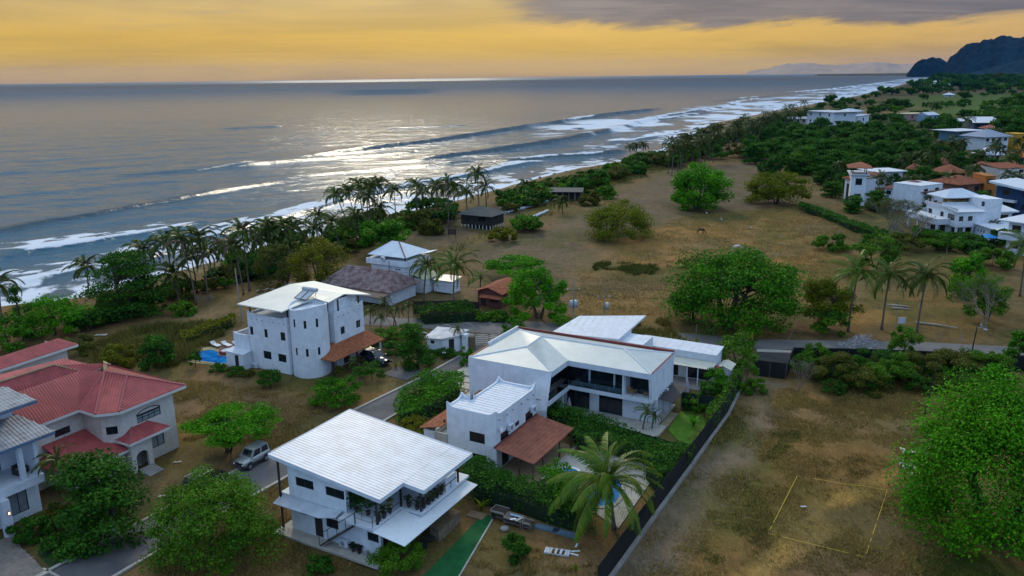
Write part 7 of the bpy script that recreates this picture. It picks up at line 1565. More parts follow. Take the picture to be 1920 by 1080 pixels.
for (px, py, s_) in ((1772, 240, .9), (1778, 252, .9), (1765, 262, .8), (1740, 245, .9), (1760, 300, .7), (1745, 290, .8), (1800, 318, .6), (1830, 312, .55), (1860, 322, .55), (1892, 318, .5), (1730, 345, .6), (1755, 352, .5), (1700, 345, .55), (1672, 350, .5), (1685, 385, .6), (1640, 395, .5), (1600, 398, .45), (1560, 370, .5), (1585, 355, .6), (1545, 345, .6), (1900, 380, .5), (1840, 382, .4), (1900, 305, .4), (1795, 285, .6), (1782, 312, .6)):
    shared('village_tree', 'dark garden tree between the houses of the village', 'tree', at(px, py)[:2], GROVE[rnd.randrange(4)], s_, 'garden trees among the village houses')
for k in range(240):
    py = 150+82*(rnd.random()**1.35); px = rnd.uniform(max(1500, 1745-(py-145)*5.2), 1955)
    if 1640 < px < 1930 and 176 < py < 196 and rnd.random() < .75: continue
    q = at(px, py); dd = math.hypot(q[0], q[1])
    if coastd(np.array([q[0]]), np.array([q[1]]))[0][0] > -25: continue
    shared('plain_bush', 'hazy olive tree or bush scattered on the plain beyond the village', 'tree', q[:2], SCRUB[rnd.choice((1, 2, 3))], max(1., dd/560)*rnd.uniform(.6, 1.4), 'bushes scattered on the far plain')
for (px, py, s_, lb) in ((1690, 205, 3.2, 'wide umbrella crowned hazy tree on the dry plain'), (1672, 178, 3.6, 'dark round tree clump at the far beach edge'), (1748, 176, 3.4, 'dark upright tree clump before the far white hotel'), (1800, 168, 6.5, 'big hazy dome shaped tree near the foot of the hill'), (1808, 186, 3.0, 'dark block of a tree at the edge of the green pasture'), (1838, 166, 5.5, 'second big hazy tree near the foot of the hill')):
    shared('plain_tree', lb, 'tree', at(px, py)[:2], SCRUB[3], s_, None, .8)
for q in BELT: shared('belt_bush', 'dark bush under the palms of the belt between beach and grove', 'shrub', q, SCRUB[rnd.choice((1, 2, 3))], rnd.uniform(.9, 1.7), 'bushes under the palm belt')
# beach side scrub right of the waves
for k in range(130):
    f_ = rnd.random(); px = 950+f_*290; py = 392-f_*92+rnd.uniform(-12, 10); q = at(px, py)
    cdv = coastd(np.array([q[0]]), np.array([q[1]]))[0][0]
    if cdv > -9: continue
    shared('coastal_bush', 'low green bush in the coastal thicket along the top of the beach', 'shrub', q[:2], SCRUB[rnd.randrange(4)], rnd.uniform(.55, 1.15), 'bushes of the coastal thicket')
for k in range(40):
    px = rnd.uniform(120, 560); py = 596-(px-170)*.27+rnd.uniform(-16, 22); q = at(px, py)
    if coastd(np.array([q[0]]), np.array([q[1]]))[0][0] > -7: continue
    shared('shore_bush', 'olive bush in the undergrowth below the left group of shore palms', 'shrub', q[:2], SCRUB[rnd.randrange(4)], rnd.uniform(.4, .8), 'bushes below the left shore palms')
for k in range(70):
    px = rnd.uniform(430, 860); py = 512-(px-470)*.30+rnd.uniform(-26, 16); q = at(px, py)
    if coastd(np.array([q[0]]), np.array([q[1]]))[0][0] > -7: continue
    shared('shore_bush', 'yellow green bush in the undergrowth below the shore palms', 'shrub', q[:2], SCRUB[rnd.randrange(4)], rnd.uniform(.5, 1.15), 'bushes below the shore palms')
# --- bare trees
def bare_tree(name, label, base, w, ytop, mat, seed, depth_=5, r0=.14, spread=.65, leafy=None):
    g_ = gat(*base); k = ppm(g_); h = zat(g_[:2], ytop)-g_[2]; r_ = random.Random(seed); t = thing(name, label, 'tree', g_); mb = MB(); tips = []; W_ = w/k
    def grow(p, d, l, r, n):
        e = p+d*l; mid = p+d*l*.5+np.array([r_.uniform(-.08, .08)*l for _ in range(3)]); mb.tube([p, mid, e], [r, r*.85, r*.66], 5 if n > 2 else 4, False)
        if n == 0: tips.append(e); return
        for _ in range(3 if n > 2 else 2+(r_.random() < .5)):
            nd = d+np.array([r_.uniform(-1, 1)*spread*W_/max(h, .1)*1.1, r_.uniform(-1, 1)*spread, r_.uniform(-.25, .45)]); nd /= np.linalg.norm(nd); grow(e, nd, l*r_.uniform(.62, .85), r*.68, n-1)
    for _ in range(3): grow(np.array([0, 0, -.1]), np.array([r_.uniform(-.5, .5)*W_/h, r_.uniform(-.4, .4), 1.])/1.1, h*.30, r0, depth_-1)
    mb.build('trunk', mat, t)
    if leafy:
        V, Q, cc = leaves_in([(*e, .35, .35, .3, 10) for e in tips], .09, PAL[leafy]); mobj('crown', npmesh('crown', V, Q, LEAF(), cc), t, kind='stuff')
DEADW = pmat('bleached_wood', (.40, .39, .42), .8, .25, 2); GREYB = pmat('grey_branch', (.22, .19, .15), .9, .3, 2)
bare_tree('dead_tree', 'dead bleached white tree with spreading bare branches at the black road fence', (1606, 678), 110, 612, DEADW, 3, 5, .17, .8)
bare_tree('bare_tree', 'large grey bare tree in front of the village houses', (1665, 452), 120, 362, GREYB, 5, 6, .14, .6, 'olive')
bare_tree('bare_tree', 'second grey bare tree right of the large one, before the white houses', (1715, 462), 100, 392, GREYB, 8, 6, .12, .7)
bare_tree('bare_tree', 'pale bare tree by the road under the olive bush at the right', (1848, 622), 90, 512, pmat('pale_branch', (.32, .27, .20), .9, .3, 2), 9, 6, .10, .6, 'mid')
bare_tree('bare_shrub', 'small grey leafless shrub at the corner of the open lot', (1497, 735), 46, 668, GREYB, 12, 5, .05, .35)
bare_tree('bare_shrub', 'leafless shrub behind the palm row near the beach path', (385, 575), 40, 545, GREYB, 14, 5, .05, .7)
bare_tree('bare_shrub', 'grey leafless shrub near the beach notice board', (800, 418), 60, 385, GREYB, 15, 5, .06, .7)
# --- big leaf plants by the pool and reeds on the road verge
def bladeplant(name, label, base, h, n, w, pal, spread=.8, bend=.9, arch=True):
    g_ = gat(*base) if not isinstance(base, tuple) or len(base) == 2 else base; t = thing(name, label, 'plant', g_, rnd.random()*6.28); r_ = np.random.default_rng(int(base[0]*7+base[1]))
    for i in range(n):
        a = i*2.4+r_.uniform(-.3, .3); l = h*r_.uniform(.7, 1.15); V = []; F = []; m_ = 5
        for j in range(m_+1):
            s = j/m_; rr_ = spread*l*(s**1.6)*.55; z = l*(s-bend*.45*s**2.4); wd = w*math.sin(math.pi*min(.97, s*.8+.12))
            c = np.array([math.cos(a)*rr_, math.sin(a)*rr_, z]); sd_ = np.array([-math.sin(a), math.cos(a), 0])*wd/2; V += [tuple(c-sd_), tuple(c+sd_)]
            if j: F.append((2*j-2, 2*j-1, 2*j+1, 2*j))
        f_ = r_.random(); cc = np.tile(np.array(PAL[pal][0])*(1-f_)+np.array(PAL[pal][1])*f_*1.1, (len(V), 1))
        mobj('leaf', npmesh('leaf', np.array(V), np.array(F), LEAF(), cc), t)
    return t
for (b_, h, n, w, pal, lb) in (((1245, 905), 2.4, 9, .5, 'mid', 'silvery bird of paradise plant behind the swimming pool'), ((1228, 890), 2.2, 8, .5, 'mid', 'second big leaf plant left of the silvery one behind the pool'), ((1120, 812), 1.8, 9, .35, 'mid', 'big leaf plant rising from the hedge before the terrace'), ((1040, 800), 1.6, 8, .3, 'mid', 'big leaf plant at the left end of the terrace hedge'), ((903, 958), 1.5, 9, .22, 'goldg', 'yellow leaved plant at the end of the turf strip'), ((1410, 655), 3.4, 12, .35, 'olive', 'tall arching grass plant beside the beach road right of the long low house'), ((1205, 648), 2.6, 12, .25, 'yellow', 'arching yellow reed clump behind the white annex'), ((1232, 650), 2.4, 12, .22, 'olive', 'arching reed clump behind the long low roof, second from the annex'), ((1258, 652), 2.6, 12, .22, 'yellow', 'arching reed clump behind the long low roof, third from the annex'), ((1285, 655), 2.6, 12, .22, 'olive', 'arching reed clump behind the long low roof, fourth from the annex'), ((1306, 657), 2.4, 12, .22, 'yellow', 'arching reed clump at the far right behind the long low roof'), ((1340, 672), 2.2, 10, .2, 'mid', 'reed clump above the red awning of the long low house'), ((1300, 800), 1.6, 10, .25, 'bright', 'bright leaf clump in the dark hedge by the lawn'), ((742, 690), 1.0, 8, .2, 'goldg', 'yellow green leaf plant beside the parked car driveway'), ((1080, 1075), 1.0, 9, .14, 'yellow', 'yellow leaf tuft at the bottom edge beside the fence')):
    bladeplant('leaf_plant', lb, b_, h, n, w, pal)
# --- grass: blades nobody could count
TRK = px2([(1360, 1090), (1470, 1000), (1560, 925), (1680, 870), (1700, 900), (1640, 960), (1520, 1030), (1440, 1090)]); GRV = px2([(1135, 1090), (1290, 1090), (1330, 960), (1420, 850), (1480, 775), (1470, 720), (1400, 700), (1370, 790), (1260, 920)]); TURF = px2([(926, 968), (905, 965), (790, 1085), (858, 1082)]); LMID = [tuple((np.array(a)+np.array(b_))/2) for a, b_ in zip(LANE_UL, LANE_LR)]
def grass(name, label, regions, n, hgt, wid, cols, wob=.25, lim=None):
    Vs = []; Cs = []
    for px, share in regions:
        P = px2(px); lo = np.min(P, 0); hi = np.max(P, 0); k = int(n*share); X_ = vr.uniform(lo[0], hi[0], k*3); Y_ = vr.uniform(lo[1], hi[1], k*3)
        d = pdist(X_, Y_, P)+(fbm(X_, Y_, 5, 70)-.5)*7; dn = fbm(X_, Y_, 3.0, 71); kk = (d < -.1) & (pdist(X_, Y_, TURF) > .25) & (segdist(X_, Y_, LMID)[0] > 2.7) & ((pdist(X_, Y_, TRK) > 0) | (vr.random(len(X_)) < .18)) & (pdist(X_, Y_, GRV)+(dn-.5)*5+vr.normal(size=len(X_))*.8 > -.9) & (dn > .36+.2*vr.random(len(X_))); X_, Y_ = X_[kk][:k], Y_[kk][:k]
        r0 = np.hypot(X_, Y_); ii = np.clip(np.searchsorted(rr, r0), 1, nr-1); jj = np.clip(np.round((np.arctan2(X_, Y_)-az[0])/(az[1]-az[0])).astype(int), 0, na-1); Z_ = Zg[ii, jj]
        m_ = len(X_); a = vr.random(m_)*6.28; h_ = hgt*vr.uniform(.5, 1.3, m_)*(.6+.8*fbm(X_, Y_, 7, 72)); sp_ = vr.normal(size=(m_, 2))*wob*h_[:, None]
        b0 = np.stack([X_-np.cos(a)*wid, Y_-np.sin(a)*wid, Z_-.03], 1); b1 = np.stack([X_+np.cos(a)*wid, Y_+np.sin(a)*wid, Z_-.03], 1); tp_ = np.stack([X_+sp_[:, 0], Y_+sp_[:, 1], Z_+h_], 1)
        Vs.append(np.stack([b0, b1, tp_], 1).reshape(-1, 3)); f_ = np.clip(fbm(X_, Y_, 6, 73)*1.6-.3+vr.normal(size=m_)*.2, 0, 1)[:, None]; c = np.array(cols[0])*(1-f_)+np.array(cols[1])*f_; Cs.append(np.repeat(c*vr.uniform(.75, 1.25, (m_, 1)), 3, 0))
    V = np.concatenate(Vs); o_ = mobj(name, npmesh(name, V, np.arange(len(V)).reshape(-1, 3), GRASSM(), np.concatenate(Cs)), kind='stuff'); tag(o_, label, 'grass', None, 'stuff')
grass('dry_grass', 'dry straw coloured grass over the open lot and the yards', [([(1300, 740), (1740, 720), (1740, 1080), (1200, 1080)], .55), ([(300, 700), (640, 750), (520, 860), (330, 800)], .2), ([(880, 1000), (1130, 1010), (1160, 1080), (780, 1080)], .1), ([(470, 920), (540, 893), (520, 960), (640, 1050), (700, 1080), (200, 1080)], .1), ([(1480, 720), (1740, 720), (1740, 780), (1450, 760)], .05)], 95000, .22, .042, [(.16, .115, .035), (.38, .26, .075)], .6)
grass('field_grass', 'golden dry grass of the horse field', [([(1090, 520), (1160, 455), (1300, 400), (1500, 390), (1620, 440), (1600, 600), (1480, 520), (1260, 600), (1080, 600)], 1.)], 36000, .28, .07, [(.24, .17, .06), (.40, .28, .09)], .5)
grass('green_weeds', 'green weed patches in the open lot', [([(1330, 770), (1400, 770), (1440, 830), (1340, 850), (1240, 900), (1290, 830)], .3), ([(1440, 810), (1510, 800), (1500, 845), (1430, 860)], .15), ([(1370, 880), (1470, 890), (1430, 1010), (1340, 1060), (1300, 1040)], .35), ([(1720, 1050), (1830, 1030), (1900, 1090), (1740, 1095)], .2)], 26000, .16, .035, [(.06, .09, .018), (.14, .17, .03)], .4)
grass('tall_grass', 'tall yellow green grass band between the beach and the horse field', [([(800, 500), (900, 450), (1010, 412), (1150, 350), (1290, 305), (1235, 300), (1090, 340), (1010, 385), (940, 425), (840, 460)], .45), ([(130, 640), (300, 610), (425, 605), (440, 628), (330, 690), (180, 690)], .35), ([(1060, 600), (1260, 600), (1300, 650), (1080, 640)], .2)], 34000, .95, .09, [(.10, .105, .025), (.20, .165, .035)], .3)
grass('verge_weeds', 'green tufts in the horse field', [([(1130, 505), (1190, 492), (1255, 503), (1190, 516)], .5), ([(1108, 500), (1130, 492), (1150, 500), (1130, 510)], .2), ([(1240, 500), (1300, 480), (1330, 520)], .3)], 6000, .5, .08, [(.06, .075, .015), (.11, .12, .02)], .4)
# ================================================================== fences, poles, vehicles, animals, small things, hills, haze
def fence(name, label, pts, h, mat, post, step=2.6, z0=0., kerb_h=0.):
    P = [np.array(p, float) for p in pts]; o0 = P[0]; t = thing(name, label, 'fence', (o0[0], o0[1], z0))
    for a, b_ in zip(P[:-1], P[1:]):
        L = np.linalg.norm(b_-a); n = max(1, int(round(L/step))); d = (b_-a)/L; nn = np.array([-d[1], d[0]])
        for i in range(n):
            p0 = a+d*(L*i/n)-o0; p1 = a+d*(L*(i+1)/n)-o0
            MB().prism([tuple(p0-nn*.045-d*.035), tuple(p0-nn*.045+d*.035), tuple(p0+nn*.03+d*.035), tuple(p0+nn*.03-d*.035)], 0, h+.06).build('post', post, t)
            q0, q1 = p0+d*.06, p1-d*.06; MB().prism([tuple(q0-nn*.015), tuple(q1-nn*.015), tuple(q1+nn*.015), tuple(q0+nn*.015)], .03+kerb_h, h*(1-.02*rnd.random())).build('panel', mat, t)
    return t
FR = px2([(1390, 716), (1362, 774), (1282, 884), (1215, 975), (1140, 1078), (1120, 1105)], .2)
fence('property_fence', 'long black shade cloth fence on a concrete kerb between the gardens and the open lot', FR, 2.0, SHADE(), BLACKM(), 2.6, .1)
kerb('fence_kerb', [(x+.28, y) for x, y in FR], .3, .24, 'pale concrete kerb under the long black fence of the open lot', CONC())
RF = px2([(1474, 712), (1486, 680), (1640, 684), (1760, 689), (1892, 696), (1990, 702)], 0.)
fence('road_fence', 'black shade cloth fence along the beach road above the open lot', RF, 2.1, SHADE(), BLACKM(), 3.)
fence('gate_fence', 'black fence panels closing the corner of the open lot beside the road fence', px2([(1412, 704), (1473, 712)], 0.), 2.1, SHADE(), BLACKM(), 1.6)
MB_ = MB().prism(px2([(1420, 660), (1482, 664), (1476, 704), (1416, 698)], 0.), -.05, .05); o_ = MB_.build('driveway_apron', pmat('dark_driveway', (.06, .055, .055), .9, .3, .6), kind='structure'); o_['label'] = 'dark driveway behind the corner of the black fence'
o_ = MB().prism(px2([(1418, 655), (1484, 658), (1483, 662), (1420, 660)], 0.), -.05, .08).build('kerb_strip', CONCL(), kind='structure')
fence('terrace_fence', 'dark green shade cloth fence below the terrace of the modern house', px2([(1012, 778), (1100, 808), (1192, 836), (1262, 858)], 0.), 1.6, SHADEG(), BLACKM(), 2.2)
fence('garden_fence', 'dark green shade cloth fence behind the vivid lawn of the modern house', px2([(1276, 766), (1340, 776)], 0.), 2.0, SHADEG(), GREYM(), 2.2)
fence('roadside_wall_fence', 'dark plank fence on the far side of the beach road before the two palms', px2([(775, 590), (862, 588), (900, 592)], 0.), 2.2, DARKWOOD(), DARKWOOD(), 2.4)
o_ = MB().prism(px2([(926, 968), (905, 965), (790, 1085), (858, 1082)], .0), -.05, .045).build('turf', pmat('artificial_turf', (.010, .115, .030), .95, .3, 1.2, .6, 40), kind='structure'); o_['label'] = 'bright green artificial turf strip'
t = thing('turf_edging', 'thin pale stone edging along the green turf strip', 'edging', (*px2([(927, 969)])[0], 0)); e0, e1 = [np.array(q) for q in px2([(927, 969), (860, 1083)])]; n = 26
for i in range(n):
    p0 = (e1-e0)*i/n; p1 = (e1-e0)*(i+.9)/n; d = (p1-p0)/np.linalg.norm(p1-p0); nn = np.array([-d[1], d[0]])*.06; MB().prism([tuple(p0-nn), tuple(p1-nn), tuple(p1+nn), tuple(p0+nn)], -.03, .07+rnd.uniform(0, .03)).build('edging_stone', CONCL(), t)
# wire fence posts round the field
WPM = pmat('weathered_post', (.30, .27, .22), .95, .25)
for i, (px, py) in enumerate(((1305, 625), (1340, 622), (1472, 626), (1530, 628), (1640, 632), (1690, 634), (1760, 638), (1800, 640), (1625, 640), (1700, 470), (1775, 474), (1612, 447), (1574, 438), (1352, 415), (1407, 430), (1466, 448), (1180, 640), (1100, 618), (1130, 622))):
    o_ = MB().tube([(0, 0, -.2), (rnd.uniform(-.06, .06), 0, 1.35)], [.06, .05], 6).build('fence_post', WPM, loc=gat(px, py)); tag(o_, 'short weathered wooden fence post standing at the edge of the horse field', 'post', 'wooden fence posts round the horse field')
# poles and lamps
def pole(name, label, base, top, r=.09, mat=None, parts='', cat='pole'):
    g_ = gat(*base); k = ppm(g_); h = zat(g_[:2], top[1])-g_[2]; t = thing(name, label, cat, g_); lx = (top[0]-base[0])/k
    vx = lx*0+lx; MB().tube([(0, 0, -.2), (vx, 0, h)], [r, r*.7], 8).build('shaft', mat or GREYM(), t)
    if 'arm' in parts: MB().tube([(vx-1.0, 0, h*.74), (vx+1.0, 0, h*.74)], .05, 5).build('crossarm', WOOD(), t)
    if 'xfm' in parts:
        for dx_ in ((-.32, .32) if '2' in parts else (.45,)):
            MB().lathe([(.05, -.05), (.30, 0), (.30, .95), (.24, 1.05), (.08, 1.12)], 12, (vx*.5+dx_, -.15, h*.40)).build('transformer', CHROME() if 0 else pmat('galvanised', (.50, .54, .58), .45, .12, metal=.2), t, True)
    if 'ins' in parts:
        for dx_ in (-.9, 0, .9): MB().lathe([(.06, 0), (.09, .1), (.03, .28)], 7, (vx+dx_*.95, 0, h*.74+.05)).build('insulator', WHITE2(), t)
    if 'lamp' in parts:
        MB().tube([(vx, 0, h-.05), (vx+.25, -.5, h+.05), (vx+.45, -.9, h)], .05, 5).build('lamp_arm', GREYM(), t); MB().box(vx+.3, vx+.6, -1.3, -.85, h-.08, h+.04).build('lamp_head', CONCL(), t)
    return t, g_, vx, h
POLS = [pole('utility_pole', 'utility pole carrying two grey transformers behind the bright white annex roof', (1075, 612), (1075, 520), .11, CONC(), 'arm xfm2 ins'), pole('utility_pole', 'utility pole carrying one grey transformer right of the two transformer pole', (1133, 606), (1131, 540), .10, CONC(), 'xfm1 ins')]
pole('dark_post', 'slanted dark post standing in the open lot before the thicket', (1732, 782), (1743, 695), .09, BLACKM())
pole('street_lamp', 'dark lamp post with a blue plate at its foot beside the beach road', (1821, 664), (1825, 613), .09, BLACKM(), 'lamp', 'street lamp')
pole('lamp_pole', 'pale concrete pole standing behind the tower house roof', (455, 604), (451, 503), .14, CONC())
pole('bare_pole', 'thin pale pole between the middle and right roadside palms', (1678, 628), (1678, 566), .06, WPM)
pole('bare_pole', 'thin tan pole at the left end of the open lot thicket', (1476, 640), (1497, 590), .03, WPM)
t = thing('blue_plate', 'small blue sign plate at the foot of the roadside lamp post', 'sign', gat(1822, 668)); MB().box(-.75, .75, -.03, .03, .15, .85).build('plate', pmat('blue_sign', (.03, .10, .17), .5, .1), t); MB().box(-.6, -.52, .04, .1, 0, .8).box(.52, .6, .04, .1, 0, .8).build('post', BLACKM(), t)
# overhead wires
def wire(label, a, b_, sag, r=.018):
    a, b_ = np.array(a, float), np.array(b_, float); pts = [tuple((b_-a)*s+[0, 0, -4*sag*s*(1-s)]) for s in np.linspace(0, 1, 14)]
    o_ = MB().tube(pts, r, 4, False).build('power_line', pmat('wire_black', (.02, .02, .02), .6), loc=tuple(a)); tag(o_, label, 'power line', 'overhead power lines along the beach road')
p1_, p2_ = POLS[0], POLS[1]; H_ = lambda p, dz, dx_=0: (p[1][0]+p[2]+dx_, p[1][1], p[1][2]+p[3]*dz)
for dz in (.98, .74):
    wire('thin power line sagging between the two transformer poles', H_(p1_, dz), H_(p2_, dz), .15); q = at(1990, 556, 7.2)
    wire('thin power line running right from the transformer poles along the beach road', H_(p2_, dz), (118, 104, 7.6*dz+.2), .7); wire('thin power line running left from the transformer poles along the beach road', H_(p1_, dz), (-60, 132, 8.*dz+.3), .8)
# yellow tape on the lot
t = thing('yellow_tape', 'thin yellow tape laid out as a rectangle on the dry lot', 'tape', (*at(1550, 960)[:2], 0)); c0 = at(1550, 960)[:2]; cs_ = [np.array(q)-c0 for q in px2([(1495, 893), (1663, 922), (1622, 1046), (1440, 1001)])]
YT = pmat('yellow_tape', (.48, .36, .03), .6, .1)
for i in range(4):
    a, b_ = cs_[i], cs_[(i+1) % 4]; d = (b_-a)/np.linalg.norm(b_-a); nn = np.array([-d[1], d[0]])*.024; m_ = MB(); L = np.linalg.norm(b_-a); k = int(L/.6)
    for j in range(k):
        if rnd.random() < .14: continue
        q0, q1 = a+(b_-a)*j/k, a+(b_-a)*(j+1)/k; za, zb = [max(.06, ground_z(*(q+c0))+.07+.02*math.sin(j*2.1+s)) for q, s in ((q0, 0), (q1, 2.1))]
        m_.add([(*(q0-nn), za), (*(q1-nn), zb), (*(q1+nn), zb), (*(q0+nn), za)], [(0, 1, 2, 3)])
    m_.build('tape_side', YT, t)
for q in cs_: MB().tube([(*q, -.1), (*q, .3)], .025, 5).build('stake', WPM, t)
# crumpled sheets beside the big mango tree
def rag(label, loc, w, d, h, seed, mat):
    r_ = np.random.default_rng(seed); n = 14; X_, Y_ = np.meshgrid(np.linspace(-w/2, w/2, n), np.linspace(-d/2, d/2, n)); Z_ = h*np.clip(fbm(X_+seed, Y_, .8, seed)*1.5-.3, 0, 1)+.04; X_ = X_+r_.normal(size=X_.shape)*.05; Y_ = Y_+np.sin(X_*2)*.12
    idx_ = np.arange(n*n).reshape(n, n); Q_ = np.stack([idx_[:-1, :-1], idx_[:-1, 1:], idx_[1:, 1:], idx_[1:, :-1]], -1).reshape(-1, 4); tag(mobj('crumpled_sheet', npmesh('crumpled_sheet', np.stack([X_, Y_, Z_], -1).reshape(-1, 3), Q_, mat, None, True), None, loc), label, 'tarpaulin')
rag('crumpled pale yellowish plastic sheet on the ground at the edge of the big mango tree', gat(1716, 851), 2.8, 1.0, .6, 3, pmat('pale_plastic', (.50, .48, .32), .5, .25)); rag('crumpled dirty white sheet lying just below the yellowish one by the mango tree', gat(1706, 876), 2.0, 1.5, .6, 8, pmat('dirty_plastic', (.44, .43, .36), .6, .35)); rag('small grey scrap of sheet at the lower corner of the crumpled pile', gat(1714, 892), 1.2, .7, .3, 12, pmat('dirty_plastic', (.44, .43, .36), .6, .35))
rag('small white scrap lying inside the yellow taped rectangle', gat(1506, 952), .5, .18, .14, 21, WHITE2())
rag('pale scrap on the dry ground below the red roofed porch wall', gat(333, 867), .7, .3, .15, 22, CONCL()); rag('pale stone slab beside the lane near the dark layered almond tree', gat(305, 931), .6, .35, .12, 23, CONCL())
rag('pale driftwood and rubbish heap on the beach path behind the tower house', gat(500, 548), 3.5, .8, .7, 24, pmat('driftwood', (.40, .36, .31), .9, .3)); rag('white scrap on the scrub ground above the red roofs', gat(190, 630), 1.6, .5, .3, 25, CONCL())
V = []; Q = []; P_ = px2([(1150, 1080), (1290, 1080), (1330, 960), (1420, 850), (1480, 775), (1470, 720), (1400, 700), (1370, 790), (1260, 920)]); lo = np.min(P_, 0); hi = np.max(P_, 0)
X_ = vr.uniform(lo[0], hi[0], 9000); Y_ = vr.uniform(lo[1], hi[1], 9000); kk = (pdist(X_, Y_, P_) < 1.5)
for x, y in zip(X_[kk], Y_[kk]):
    s_ = .02+.07*vr.random()**4; z = ground_z(x, y)-.01; k = len(V); a = vr.random()*3; V += [(x+s_*math.cos(a+i*2.09), y+s_*math.sin(a+i*2.09), z) for i in range(3)]+[(x, y, z+s_)]; Q += [(k, k+1, k+3), (k+1, k+2, k+3), (k+2, k, k+3)]
o_ = mobj('gravel', npmesh('gravel', np.array(V), np.array(Q), pmat('gravel_stone', (.26, .24, .22), .9, .4, 5)), kind='stuff'); o_['label'] = 'loose grey gravel on the track beside the fence'
# planks, benches, table frames in the yard
def pallet(label, base, L, W_, rz, mat, n, gaps=()):
    t = thing('slatted_panel', label, 'panel', gat(*base), rz)
    for i in range(n):
        if i in gaps: continue
        x0 = -L/2+L*i/n; MB().box(x0+.012, x0+L/n-.012, -W_/2, W_/2, .1, .15).build('slat', mat, t)
    for y in (-W_/2-.03, W_/2-.03): MB().box(-L/2, L/2, y, y+.06, .02, .098).build('rail', mat, t)
    return t
BLW = pmat('blue_grey_paint', (.13, .20, .27), .6, .25, 2)
pallet('blue grey louvred panel lying by the hedge, left of a pair', (1026, 992), 2.1, .62, GR+R(2), BLW, 12); pallet('blue grey louvred panel lying by the hedge, right of a pair', (1060, 1001), 2.1, .66, GR+R(0), BLW, 12)
pallet('white slatted frame lying on the dry yard, boards missing', (1045, 1036), 2.0, .75, GR+R(14), pmat('white_plank', (.50, .54, .60), .7, .2), 10, (3, 5, 7))
for (px, py, l, a, lb) in ((1078, 1034, .8, 5, 'short white board on the yard next to the slatted frame'), (1076, 1040, .75, -25, 'second short white board below the first on the yard'), (1081, 1023, .5, 70, 'white stick pointing at the hedge in the yard')):
    o_ = MB().box(-l/2, l/2, -.07, .07, .01, .06).build('board', WHITE2(), loc=gat(px, py)); o_.rotation_euler[2] = R(a); tag(o_, lb, 'board')
TW = pmat('grey_table_wood', (.17, .14, .12), .9, .3, 3)
def worktable(label, base, L, W_, h, top, mat=TW):
    t = thing('old_table', label, 'table', gat(*base), GR)
    for x in (-L/2, L/2-.08):
        for y in (-W_/2, W_/2-.08): MB().box(x, x+.08, y, y+.08, 0, h-.07).build('leg', mat, t)
    MB().box(-L/2, L/2, -W_/2, W_/2, h-.07, h).build('table_top', top, t); MB().box(-L/2, L/2, -W_/2-.03, -W_/2-.002, h-.1, h+.06).box(-L/2, L/2, W_/2+.002, W_/2+.03, h-.1, h+.06).box(-L/2-.03, -L/2-.002, -W_/2, W_/2, h-.1, h+.06).build('table_rim', pmat('pale_rim', (.35, .31, .27), .8, .2), t); MB().box(-L/2+.05, L/2-.05, -W_/2+.04, W_/2-.04, .25, .30).build('shelf', mat, t); return t
worktable('old table with a dark top and pale rim at the end of the turf strip', (938, 972), 1.3, .95, .85, DARKWOOD()); worktable('long old bench table heaped with boards beside the dark topped table', (965, 984), 1.6, .8, .75, TW); worktable('small dark table at the right end of the row by the hedge', (990, 992), .8, .6, .7, DARKWOOD())
for (px, py, l, a, m_, lb) in ((968, 968, 1.1, -30, pmat('light_blue_board', (.22, .40, .58), .6), 'light blue board lying on the long bench table'), (962, 974, .5, 5, WHITE2(), 'white board lying on the long bench table'), (974, 974, .8, 40, CONCL(), 'pale stick leaning across the long bench table')):
    q = at(px, py, .8); o_ = MB().box(-l/2, l/2, -.1, .1, 0, .04).build('board', m_, loc=(q[0], q[1], .82)); o_.rotation_euler[2] = R(a); tag(o_, lb, 'board')
plant_pot(None, gat(926, 973), 'big black pot with a small leafy plant at the end of the turf strip', .4, (.04, .07, .02), 26, .3)
t = thing('round_stone', 'flat pale grey stone in the yard below the old tables', 'stone', gat(946, 993)); MB().lathe([(.35, 0), (.42, .12), (.3, .24), (.05, .28)], 9).build('stone_body', CONC(), t, True)
# yellow post
t = thing('yellow_roadside_post', 'bright yellow hydrant shaped post on the far verge of the beach road', 'hydrant', gat(836, 592)); YP = pmat('yellow_paint', (.50, .38, .02), .6, .15)
MB().lathe([(.22, 0), (.22, .1), (.17, .14), (.17, .75), (.22, .8), (.2, .95), (.08, 1.1)], 10).build('body', YP, t, True); MB().tube([(-.32, 0, .6), (.32, 0, .6)], .08, 7).build('outlet', YP, t); MB().lathe([(.06, 1.1), (.16, 1.15), (.16, 1.35), (.06, 1.42)], 8).build('bonnet', YP, t)
# white sign and logs by the road
t = thing('road_sign_board', 'small white board on legs on the verge left of the rightmost roadside palm', 'sign', gat(1690, 610)); MB().slab([(-.5, -.05, 1.2), (.5, -.05, 1.2), (.5, .02, 1.2), (-.5, .02, 1.2)], .9).build('board', WHITE2(), t); MB().box(-.45, -.38, .03, .09, 0, 1.2).box(.38, .45, .03, .09, 0, 1.2).build('leg', WPM, t)
for (px, py, l, a, lb) in ((1755, 612, 5.5, -32, 'long pale log lying right of the rightmost roadside palm'), (1685, 575, 3.2, -20, 'pale log lying behind the middle roadside palm'), (1688, 580, 2.6, -18, 'second pale log close below the first behind the middle roadside palm'), (1840, 612, 1.6, 60, 'white stub of a log at the foot of the pale bare tree')):
    o_ = MB().tube([(-l/2, 0, .14), (0, .1, .16), (l/2, 0, .12)], [.17, .15, .1], 7).build('log', pmat('bleached_log', (.40, .35, .27), .9, .3, 2), loc=gat(px, py)); o_.rotation_euler[2] = R(a); tag(o_, lb, 'log')
